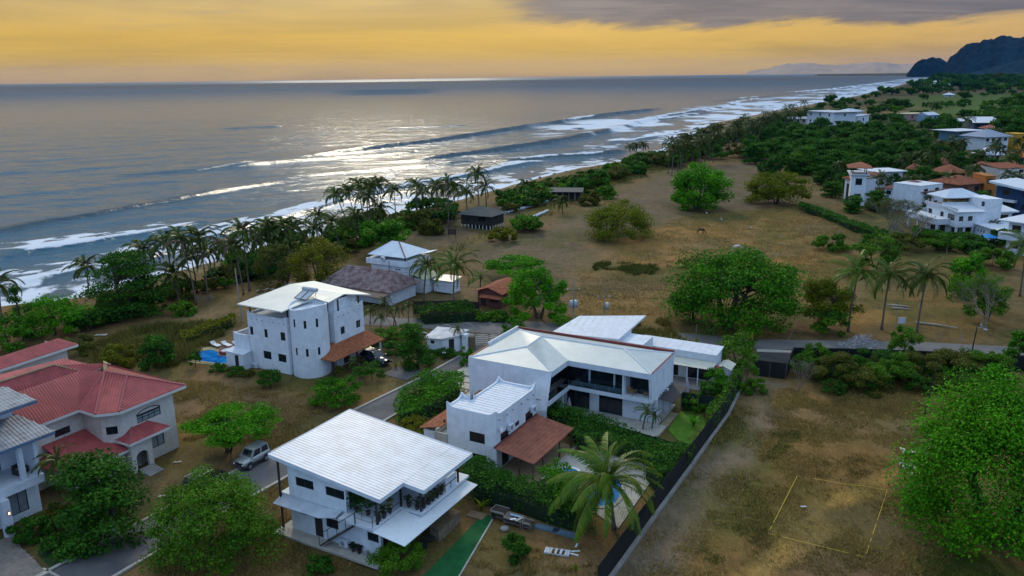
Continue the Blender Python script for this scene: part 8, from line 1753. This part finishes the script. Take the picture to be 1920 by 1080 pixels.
# parasol
t = thing('blue_parasol', 'bright blue garden parasol below the terraced white house', 'parasol', gat(1852, 462)); k8 = [(1.9*math.cos(i*math.pi/4), 1.9*math.sin(i*math.pi/4), 2.1) for i in range(8)]
MB().tube([(0, 0, 0), (0, 0, 2.6)], .04, 6).build('pole', GREYM(), t); mb = MB(); mb.add(k8+[(0, 0, 2.75)], [(i, (i+1) % 8, 8) for i in range(8)]); mb.build('canopy', pmat('vivid_blue_cloth', (.012, .22, .55), .8, .1), t)
folded_parasol(gat(1822, 446), 'white folded garden parasol by the hedge of the terraced house', 2.0)
# garden lamp by the lane
t = thing('garden_lamp', 'twin globe garden lamp on a dark post beside the kerb near the gatehouse', 'lamp', gat(833, 676)); MB().tube([(0, 0, 0), (0, 0, 1.0)], .035, 6).build('post', BLACKM(), t)
for dx_ in (-.13, .13): MB().lathe([(.02, 0), (.09, .06), (.1, .13), (.05, .2), (.01, .21)], 8, (dx_, 0, 1.0)).build('globe', WHITE2(), t, True)
# ------------------------------------------------ vehicles
def car(name, label, loc, rz, L, Wd, st, roof, paint, lower=None, wr=.33, tyre_w=.2, rack=False):
    """st: stations (x, half width, bottom, shoulder); roof: (x0,x1,x2,x3,z,halfwidth) windscreen foot, roof front, roof rear, rear foot"""
    t = thing(name, label, 'car', loc, rz); mb = MB(); ring = []
    for (x, hw, zb, zs_) in st:
        ring.append([(x, -hw*.9, zb), (x, -hw, zb+(zs_-zb)*.35), (x, -hw*.985, zb+(zs_-zb)*.75), (x, -hw*.9, zs_), (x, 0, zs_+.02), (x, hw*.9, zs_), (x, hw*.985, zb+(zs_-zb)*.75), (x, hw, zb+(zs_-zb)*.35), (x, hw*.9, zb)])
    for r_ in ring: mb.v.extend(r_)
    m_ = len(ring[0])
    for i in range(len(ring)-1):
        for j in range(m_-1): mb.f.append((i*m_+j, (i+1)*m_+j, (i+1)*m_+j+1, i*m_+j+1))
        mb.f.append((i*m_+m_-1, (i+1)*m_+m_-1, (i+1)*m_, i*m_))
    mb.f.append(tuple(range(m_-1, -1, -1))); e = (len(ring)-1)*m_; mb.f.append(tuple(e+j for j in range(m_)))
    body = mb.build('body', paint, t, True)
    body.data.shade_auto_smooth(angle=.6) if hasattr(body.data, 'shade_auto_smooth') else None
    x0, x1, x2, x3, zr_, hw = roof; zs_ = max(s[3] for s in st); bw_ = st[len(st)//2][1]*.88
    cab = MB(); b4 = [(x0, -bw_, zs_-.02), (x0, bw_, zs_-.02), (x3, bw_, zs_-.02), (x3, -bw_, zs_-.02)]; t4 = [(x1, -hw, zr_), (x1, hw, zr_), (x2, hw, zr_), (x2, -hw, zr_)]
    cab.add(b4+t4, [(4, 7, 6, 5), (0, 1, 5, 4), (1, 2, 6, 5), (2, 3, 7, 6), (3, 0, 4, 7)]); cab.build('cabin', paint, t)
    MB().slab([(x1+.03, -hw*.96, zr_+.045), (x1+.03, hw*.96, zr_+.045), (x2-.03, hw*.96, zr_+.045), (x2-.03, -hw*.96, zr_+.045)], .04).build('roof_panel', paint, t)
    def glass(q, nm, out=.012):
        A_ = [np.array(p) for p in q]; c_ = sum(A_)/4; n_ = np.cross(A_[1]-A_[0], A_[2]-A_[0]); n_ /= np.linalg.norm(n_)
        if n_ @ (c_-np.array([(x0+x3)/2, 0, zs_])) < 0: n_ = -n_
        s4 = [c_+(p-c_)*.84+n_*out for p in A_]; mb2 = MB(); mb2.add([tuple(p) for p in s4], [(0, 1, 2, 3)]); mb2.build(nm, GLASS(), t)
    glass([b4[0], b4[1], t4[1], t4[0]], 'windscreen'); glass([b4[2], b4[3], t4[3], t4[2]], 'rear_window')
    for s_ in (-1, 1):
        def Pt(f_, top): 
            xb = x0+(x3-x0)*f_; xt = x1+(x2-x1)*f_; return (xt, s_*hw, zr_) if top else (xb, s_*bw_, zs_-.02)
        for f0, f1 in ((.05, .5), (.52, .95)): glass([Pt(f0, 0), Pt(f1, 0), Pt(f1, 1), Pt(f0, 1)], 'side_window')
        MB().box(x0-.1, x0+.08, s_*bw_+.02*s_, s_*(bw_+.17), zs_, zs_+.14).build('mirror', paint, t)
    if lower:
        for s_ in (-1, 1): MB().box(st[0][0]+.15, st[-1][0]-.15, min(s_*Wd/2*1.0, s_*Wd/2*1.02), max(s_*Wd/2*1.0, s_*Wd/2*1.02), st[1][2], st[1][2]+.22).build('side_skirt', lower, t)
    fx = max(st[0][0], st[-1][0]); bx_ = min(st[0][0], st[-1][0])
    MB().box(fx-.02, fx+.06, -Wd*.46, Wd*.46, st[-1][2]-.02, st[-1][2]+.22).build('front_bumper', lower or paint, t); MB().box(bx_-.06, bx_+.02, -Wd*.46, Wd*.46, st[0][2]-.02, st[0][2]+.22).build('rear_bumper', lower or paint, t)
    MB().box(fx+.0, fx+.03, -Wd*.24, Wd*.24, st[-1][2]+.25, st[-1][3]-.08).build('grille', BLACKM(), t)
    for s_ in (-1, 1):
        MB().lathe([(.1, 0), (.1, .03)], 10).build('headlight', pmat('lamp_glass', (.75, .78, .8), .15, .05), t).matrix_local = Matrix.Translation((fx+.005, s_*Wd*.35, st[-1][3]-.17)) @ Matrix.Rotation(R(90), 4, 'Y')
        MB().box(bx_-.02, bx_+.01, s_*Wd*.4-.06, s_*Wd*.4+.06, st[0][3]-.4, st[0][3]-.12).build('tail_light', pmat('red_lens', (.3, .01, .01), .3), t)
        for x in (bx_+L*.19, fx-L*.19):
            w_ = MB().lathe([(wr*.62, -tyre_w/2), (wr*.95, -tyre_w/2), (wr, -tyre_w*.3), (wr, tyre_w*.3), (wr*.95, tyre_w/2), (wr*.62, tyre_w/2)], 18).build('wheel', RUBBER(), t); w_.matrix_local = Matrix.Translation((x, s_*(Wd/2-tyre_w*.35), wr)) @ Matrix.Rotation(R(90), 4, 'X')
            MB().lathe([(.04, -tyre_w*.52), (wr*.6, -tyre_w*.5), (wr*.62, tyre_w*.5), (.04, tyre_w*.52)], 12).build('rim', CHROME(), w_)
            ar = MB(); ar.tube([(x+(wr+.09)*math.cos(a), s_*(Wd/2+.005), wr+(wr+.09)*math.sin(a)) for a in np.linspace(.1, math.pi-.1, 9)], .045, 5); ar.build('wheel_arch', lower or paint, t)
    if rack:
        for s_ in (-1, 1): MB().box(x1+.1, x2-.1, s_*hw*.85-.02, s_*hw*.85+.02, zr_+.05, zr_+.1).build('roof_rail', CHROME(), t)
    return t
SILV = pmat('silver_green_paint', (.36, .40, .41), .3, .08, 1, metal=.35, coat=.6); DGREY = pmat('dark_grey_plastic', (.05, .055, .06), .6, .1); NAVYP = pmat('dark_navy_paint', (.025, .032, .05), .18, .1, 1, metal=.2, coat=.3); BLKP = pmat('black_car_paint', (.012, .012, .014), .25, .1, coat=.2)
jd = at(450, 885)-at(500, 855); jrz = math.atan2(jd[1], jd[0]); jc = (at(472, 886)+at(505, 862))/2
car('silver_off_roader', 'small silver off-road car with grey lower body parked on the lane facing the camera', (-25.35, 70.65, .03), R(242), 3.6, 1.58,
    [(-1.75, .70, .42, 1.0), (-1.6, .77, .36, 1.02), (-.6, .78, .34, 1.03), (.55, .78, .34, 1.03), (.7, .77, .34, 1.0), (1.5, .74, .36, .96), (1.72, .68, .42, .88)], (.72, .28, -1.55, -1.72, 1.68, .62), SILV, DGREY, .34, .22)
car('dark_suv', 'dark navy sport utility car with silver roof rails parked nose out by the clay porch', (-18.0, 98.6, .05), R(-39), 4.6, 1.85,
    [(-2.25, .74, .45, 1.0), (-2.0, .88, .34, 1.05), (-.8, .92, .30, 1.05), (.6, .92, .30, 1.04), (1.2, .90, .30, 1.0), (2.0, .86, .32, .92), (2.25, .70, .40, .80)], (1.15, .35, -1.5, -2.1, 1.62, .66), NAVYP, None, .35, .23, True)
car('black_car', 'black car with a roof rack half hidden under the dense tree beside the lane', (-28.15, 66.0, .03), R(61), 4.2, 1.75,
    [(-2.05, .74, .42, 1.0), (-1.85, .85, .32, 1.05), (-.8, .87, .3, 1.05), (.6, .87, .3, 1.04), (1.1, .86, .3, 1.0), (1.85, .8, .32, .92), (2.05, .68, .4, .82)], (1.0, .4, -1.6, -1.95, 1.68, .66), BLKP, None, .34, .22, True)
# motorbike
q = gat(215, 1004); t = thing('motorbike', 'small dark motorbike parked at the lane edge under the dark layered almond tree', 'motorbike', (q[0], q[1], .0), R(-60))
for x in (-.62, .62):
    w_ = MB().lathe([(.2, -.05), (.29, -.05), (.31, 0), (.29, .05), (.2, .05)], 14).build('wheel', RUBBER(), t); w_.matrix_local = Matrix.Translation((x, 0, .31)) @ Matrix.Rotation(R(90), 4, 'X'); MB().lathe([(.03, -.03), (.2, -.02), (.2, .02), (.03, .03)], 10).build('rim', CHROME(), w_)
MB().tube([(-.6, 0, .31), (-.2, 0, .4), (.25, 0, .75), (.62, 0, .31)], .05, 6).tube([(.25, 0, .75), (-.3, 0, .72), (-.6, 0, .62)], .045, 6).build('frame', BLACKM(), t)
MB().box(-.18, .2, -.12, .12, .3, .58).build('engine', GREYM(), t); MB().lathe([(.05, 0), (.16, .03), (.17, .14), (.06, .22)], 10, (.12, 0, .7)).build('fuel_tank', BLKP, t, True); MB().box(-.65, -.05, -.13, .13, .74, .84).build('seat', RUBBER(), t)
MB().tube([(.36, -.34, 1.02), (.3, 0, .95), (.36, .34, 1.02)], .025, 5).tube([(.3, 0, .95), (.6, 0, .4)], .035, 5).build('handlebar', BLACKM(), t)
MB().lathe([(.02, 0), (.1, .03), (.11, .08)], 10, (0, 0, 0)).build('headlight', pmat('lamp_glass', (.75, .78, .8), .15, .05), t).matrix_local = Matrix.Translation((.42, 0, .82)) @ Matrix.Rotation(R(90), 4, 'Y'); MB().box(.36, .44, -.14, .14, .62, .72).build('number_plate', WHITE2(), t)
h_ = thing('helmet', 'white motorcycle helmet hanging on the motorbike mirror', 'helmet', (q[0]+.1, q[1]-.1, 1.02)); MB().lathe([(.10, 0), (.15, .06), (.155, .14), (.12, .23), (.03, .27)], 12).build('shell', WHITE2(), h_, True); MB().box(-.1, .1, -.16, -.13, .08, .15).build('visor', GLASS(), h_)
# ------------------------------------------------ horses, dog-sized egrets, people (each one continuous skinned body)
def skin(name, verts, edges, radii, mat, parent, root=0, sub=1):
    me = bpy.data.meshes.new(name); me.from_pydata(verts, edges, []); me.update(); me.materials.append(mat); o_ = bpy.data.objects.new(name, me); COL.objects.link(o_); o_.parent = parent
    md = o_.modifiers.new('skin', 'SKIN'); md.use_smooth_shade = True
    for i, r_ in enumerate(radii): me.skin_vertices[0].data[i].radius = (r_, r_) if not hasattr(r_, '__len__') else r_
    me.skin_vertices[0].data[root].use_root = True
    if sub: o_.modifiers.new('smooth', 'SUBSURF').levels = sub; o_.modifiers['smooth'].render_levels = sub
    return o_
def horse(label, loc, rz, coat, mane):
    t = thing('horse', label, 'horse', loc, rz); v = []; e = []; r_ = []
    def chain(pts, rad, start=None):
        prev = start
        for p_, q_ in zip(pts, rad):
            v.append(p_); r_.append(q_); k = len(v)-1
            if prev is not None: e.append((prev, k))
            prev = k
        return prev
    chain([(0, 0, 1.12), (.35, 0, 1.14), (.62, 0, 1.18)], [.27, .27, .23]); hip = chain([(-.35, 0, 1.15), (-.62, 0, 1.2)], [.27, .25], 0); sh = 2
    nk = chain([(.85, 0, 1.08), (1.05, 0, .82), (1.2, 0, .55)], [.17, .12, .10], sh); chain([(1.26, 0, .42), (1.36, 0, .22), (1.40, 0, .10)], [.11, .085, .06], nk)
    for s_ in (-1, 1):
        chain([(.60, s_*.15, .86), (.60+.05*s_, s_*.16, .48), (.58+.06*s_, s_*.16, .25), (.60+.06*s_, s_*.16, .03)], [.10, .06, .045, .06], sh)
        chain([(-.60, s_*.15, .88), (-.50+.04*s_, s_*.16, .66), (-.72+.06*s_, s_*.16, .46), (-.66+.06*s_, s_*.16, .22), (-.64+.06*s_, s_*.16, .03)], [.15, .10, .06, .045, .06], hip)
    skin('body', v, e, r_, coat, t)
    MB().tube([(-.82, 0, 1.28), (-.96, 0, 1.1), (-.98, 0, .6)], [.05, .07, .03], 6).build('tail', mane, t, True); MB().tube([(.66, 0, 1.42), (.90, 0, 1.25), (1.12, 0, .95), (1.25, 0, .62)], [.03, .05, .05, .03], 5).build('mane', mane, t, True)
    for s_ in (-1, 1): MB().lathe([(.035, 0), (.03, .06), (.005, .14)], 5, (1.18, s_*.07, .62)).build('ear', coat, t)
q = gat(1313, 440); horse('dark brown horse grazing in the middle of the golden field', q, R(-28), pmat('dark_brown_coat', (.022, .014, .010), .6, .2), pmat('black_mane', (.01, .008, .008), .8)); q = gat(1384, 471); horse('white horse grazing behind the big dark roadside tree', q, R(170), pmat('white_coat', (.66, .63, .60), .7, .1), pmat('grey_mane', (.5, .47, .44), .8))
def egret(label, loc, rz):
    t = thing('white_bird', label, 'bird', loc, rz); WB = pmat('white_feather', (.75, .74, .70), .8, .05)
    skin('body', [(0, 0, .38), (.16, 0, .42), (.26, 0, .55), (.24, 0, .70), (.30, 0, .76), (-.2, 0, .33), (-.32, 0, .30)], [(0, 1), (1, 2), (2, 3), (3, 4), (0, 5), (5, 6)], [.11, .08, .04, .035, .045, .07, .02], WB, t)
    MB().tube([(.33, 0, .76), (.45, 0, .74)], [.018, .005], 5).build('beak', YP, t)
    for s_ in (-1, 1): MB().tube([(.0, s_*.05, .3), (-.02, s_*.05, .15), (0, s_*.05, 0)], .012, 4).build('leg', BLACKM(), t)
for (px, py, lb) in ((1353, 414, 'white egret standing right of the shadow of the square crowned tree'), (1408, 430, 'white egret standing in the field above the white horse'), (1467, 446, 'white egret at the right side of the golden field'), (1447, 318, 'white egret at the far end of the open field'), (1325, 402, 'white egret under the edge of the square crowned tree')): egret(lb, gat(px, py), rnd.random()*6)
def person(label, loc, rz, top, pants, pose=0.):
    t = thing('person', label, 'person', loc, rz); SK = pmat('skin', (.30, .17, .11), .7, .1)
    v = [(0, 0, .92), (0, 0, 1.15), (0, 0, 1.38), (0, 0, 1.5), (.01, 0, 1.62), (.01, 0, 1.74), (0, .19, 1.4), (.03, .25, 1.12), (.12, .25, .88), (0, -.19, 1.4), (-.03, -.25, 1.12), (.06, -.25, .88), (0, .1, .86), (.12+pose, .11, .48), (.05+pose, .11, .06), (.2+pose, .11, .03), (0, -.1, .86), (-.06-pose, -.11, .48), (-.2-pose, -.11, .08), (-.06-pose, -.11, .03)]
    e = [(0, 1), (1, 2), (2, 3), (3, 4), (4, 5), (2, 6), (6, 7), (7, 8), (2, 9), (9, 10), (10, 11), (0, 12), (12, 13), (13, 14), (14, 15), (0, 16), (16, 17), (17, 18), (18, 19)]
    skin('body', v, e, [.15, .14, .15, .06, .10, .08, .065, .048, .04, .065, .048, .04, .1, .07, .045, .04, .1, .07, .045, .04], SK, t)
    skin('shirt', [(0, 0, .98), (0, 0, 1.15), (0, 0, 1.40), (0, .2, 1.4), (.01, .24, 1.25), (0, -.2, 1.4), (-.01, -.24, 1.25)], [(0, 1), (1, 2), (2, 3), (3, 4), (2, 5), (5, 6)], [.165, .155, .165, .08, .065, .08, .065], top, t, 0)
    skin('trousers', [(0, 0, .93), (0, .1, .84), (.12+pose, .11, .5), (0, -.1, .84), (-.06-pose, -.11, .5)], [(0, 1), (1, 2), (0, 3), (3, 4)], [.165, .115, .085, .115, .085], pants, t, 0)
    MB().lathe([(.1, 1.66), (.11, 1.74), (.08, 1.83), (.01, 1.85)], 9, (-.01, 0, 0)).build('hair', BLACKM(), t, True)
person('person in dark clothes walking along the far wet sand', gat(1218, 289, -.9), R(40), pmat('dark_shirt', (.03, .03, .04), .9), pmat('dark_trousers', (.02, .02, .03), .9), .06); person('person in dark clothes standing at the water edge by the coastal thicket', gat(1122, 315, -.6), R(200), pmat('dark_shirt', (.03, .03, .04), .9), pmat('dark_trousers', (.02, .02, .03), .9))
# drying rack like pole near the water
pole('leaning_post', 'leaning dark post with a crosspiece at the top of the beach', (1008, 350), (990, 333), .06, BLACKM())
# rocks and driftwood on the sand
for i, (px, py, s_) in enumerate(((1040, 326, .5), (1062, 322, .6), (1085, 318, .5), (1110, 314, .4), (1140, 308, .5), (1012, 332, .4), (1165, 304, .4))):
    t = thing('beach_rock', 'dark low rock on the wet sand below the coastal thicket', 'rock', gat(px, py), rnd.random()*6, 'dark rocks on the wet sand'); m_ = MB(); rr_ = [rnd.uniform(.7, 1.2) for _ in range(4)]; m_.lathe([(1.2*s_*rr_[0], -.2), (1.1*s_*rr_[1], .15*s_), (.7*s_*rr_[2], .4*s_), (.1, .5*s_)], 9); m_.v = [(x*1.6+rnd.uniform(-.08, .08), y+rnd.uniform(-.08, .08), z+rnd.uniform(-.04, .04)) for x, y, z in m_.v]; m_.build('rock_body', pmat('dark_rock', (.05, .045, .042), .8, .3), t)
# ------------------------------------------------ headland and hills across the bay
def hill(name, label, prof, dist, thick, mat, z0=-3, seed=0, rough=1., n=150, mrows=26):
    """ridge surveyed as (pixel x, pixel y) outline at a given distance, built as solid wooded terrain"""
    xs_ = np.array([p_[0] for p_ in prof], float); ys_ = np.array([p_[1] for p_ in prof], float); px = np.linspace(xs_[0], xs_[-1], n); py = np.interp(px, xs_, ys_)
    V = []; D = np.linspace(-1, 1, mrows)
    for i in range(n):
        d = FWD*FPX+CR*(px[i]-960)+CU*(540-py[i]); f_ = dist/math.hypot(d[0], d[1]); top = CAMH+d[2]*f_; ux, uy = d[0]*f_, d[1]*f_; hd = np.array([ux, uy])/dist
        for j, t_ in enumerate(D):
            h = z0+(top-z0)*max(0, 1-abs(t_)**1.5); q = np.array([ux, uy])+hd*thick*t_*(.5+.5*max(.15, (top-z0)/120)); V.append((q[0], q[1], h))
    V = np.array(V); amp = np.clip((V[:, 2]-z0)/60, 0, 1); s_ = dist/5000
    V[:, 2] += ((fbm(V[:, 0], V[:, 1], 80*s_, seed)-.5)*22+(fbm(V[:, 0], V[:, 1], 26*s_, seed+3, 3)-.5)*26)*amp*rough
    idx_ = np.arange(n*mrows).reshape(n, mrows); Q_ = np.stack([idx_[:-1, :-1], idx_[:-1, 1:], idx_[1:, 1:], idx_[1:, :-1]], -1).reshape(-1, 4); o_ = mobj(name, npmesh(name, V, Q_, mat), kind='structure'); o_['label'] = label; return o_
FORM = pmat('haze_blue_forest_hill', (.007, .042, .056), .95, .5, .02, col2=(.003, .022, .034)); FORM2 = pmat('haze_pale_far_hill', (.47, .33, .21), .95, .2, .002)  # haze put into both colours: blue on the forest, pale on the far coast
hill('headland', 'dark wooded headland ending in the sea', [(1700, 139), (1706, 131), (1716, 121), (1726, 115), (1738, 112), (1750, 108), (1760, 109), (1770, 115), (1782, 122), (1800, 128)], 6200, 250, FORM, seed=41, n=90)
hill('hills', 'high dark wooded hill behind the headland', [(1768, 138), (1774, 118), (1782, 106), (1792, 100), (1802, 92), (1812, 85), (1822, 83), (1836, 80), (1848, 74), (1862, 75), (1876, 68), (1884, 66), (1896, 70), (1910, 72), (1930, 66), (1980, 60), (2060, 74), (2200, 100)], 5600, 520, FORM, seed=43, n=420, mrows=60)
hill('foothills', 'lower wooded foothill in front of the high hill', [(1790, 146), (1820, 138), (1850, 131), (1880, 122), (1910, 113), (1950, 104), (2010, 98), (2100, 112), (2240, 130)], 3600, 420, FORM, seed=47, n=160)
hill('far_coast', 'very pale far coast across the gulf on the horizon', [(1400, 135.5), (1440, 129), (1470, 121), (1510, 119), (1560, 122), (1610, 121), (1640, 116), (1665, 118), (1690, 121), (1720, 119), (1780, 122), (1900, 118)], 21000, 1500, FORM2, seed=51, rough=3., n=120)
# low dark tree belt at the foot of the hills
for k in range(46):
    px = 1770+k*4.2+rnd.uniform(-3, 3); py = 145+rnd.uniform(0, 6)+(.04*k); q = at(px, py)
    if coastd(np.array([q[0]]), np.array([q[1]]))[0][0] > -60: continue
    shared('plain_tree', 'hazy tree in the belt at the foot of the hills', 'tree', q[:2], SCRUB[rnd.randrange(4)], rnd.uniform(5, 8), 'tree belt at the foot of the hills')
# ------------------------------------------------ unseen cloud bank added to shade the middle sea; the far sea glitters
def cloud(name, label, x0, x1, y0, y1, z, seed):
    n = 70; X_, Y_ = np.meshgrid(np.linspace(x0, x1, n), np.linspace(y0, y1, n)); f_ = fbm(X_, Y_, 2600, seed, 5); e_ = np.minimum(np.minimum(X_-x0, x1-X_)/1500, np.minimum(Y_-y0, y1-Y_)/900); keep_ = f_+np.clip(e_, 0, 1)*.5 > .62
    th = np.clip((f_-.3)*2, .1, 1)*np.clip(e_*1.5, .12, 1); V = np.concatenate([np.stack([X_, Y_, z-60*th*fbm(X_, Y_, 700, seed+2)], -1).reshape(-1, 3), np.stack([X_, Y_, z+40+520*th*fbm(X_, Y_, 900, seed+1)], -1).reshape(-1, 3)]); ix = np.arange(n*n).reshape(n, n)
    q_ = np.stack([ix[:-1, :-1], ix[:-1, 1:], ix[1:, 1:], ix[1:, :-1]], -1).reshape(-1, 4); q_ = q_[keep_.ravel()[q_].all(1)]; ed = {}
    for a, b_, c_, d_ in q_:
        for u_, v_ in ((a, b_), (b_, c_), (c_, d_), (d_, a)):
            if (v_, u_) in ed: del ed[(v_, u_)]
            else: ed[(u_, v_)] = 1
    sd_ = np.array([(u_, v_, v_+n*n, u_+n*n) for u_, v_ in ed])
    cm_ = bpy.data.materials.new('cloud'); cm_.use_nodes = True; t_ = cm_.node_tree; t_.nodes.clear(); b = NB(t_); d1 = b.n('ShaderNodeBsdfDiffuse'); d1.inputs[0].default_value = (.82, .82, .84, 1); d2 = b.n('ShaderNodeBsdfTranslucent'); d2.inputs[0].default_value = (.86, .84, .82, 1)
    mx_ = b.n('ShaderNodeMixShader'); mx_.inputs[0].default_value = .6; b.l(d1.outputs[0], mx_.inputs[1]); b.l(d2.outputs[0], mx_.inputs[2]); b.l(mx_.outputs[0], b.n('ShaderNodeOutputMaterial').inputs[0])
    o_ = mobj(name, npmesh(name, V, np.concatenate([q_[:, ::-1], q_+n*n, sd_]), cm_, None, True), kind='stuff'); o_['label'] = label
cloud('added_cloud_bank', 'broken cloud bank out of view, added to shade the middle sea', -9500, 5200, 3700, 11600, 1500, 81)
# ------------------------------------------------ haze
hb = MB().box(-25000, 25000, -600, 25000, -13.5, 420); HZ = bpy.data.materials.new('haze_air'); HZ.use_nodes = True; tt = HZ.node_tree; tt.nodes.clear(); b = NB(tt)
pvn = b.n('ShaderNodeVolumePrincipled'); pvn.inputs['Color'].default_value = (.03, .33, 1.0, 1); pvn.inputs['Density'].default_value = 1.4e-5; pvn.inputs['Anisotropy'].default_value = .0
oo = b.n('ShaderNodeOutputMaterial'); b.l(pvn.outputs[0], oo.inputs['Volume'])
hz = hb.build('haze', HZ, kind='stuff'); hz['label'] = 'thin bluish sea haze that softens the far coast'
HZ.cycles.homogeneous_volume = True
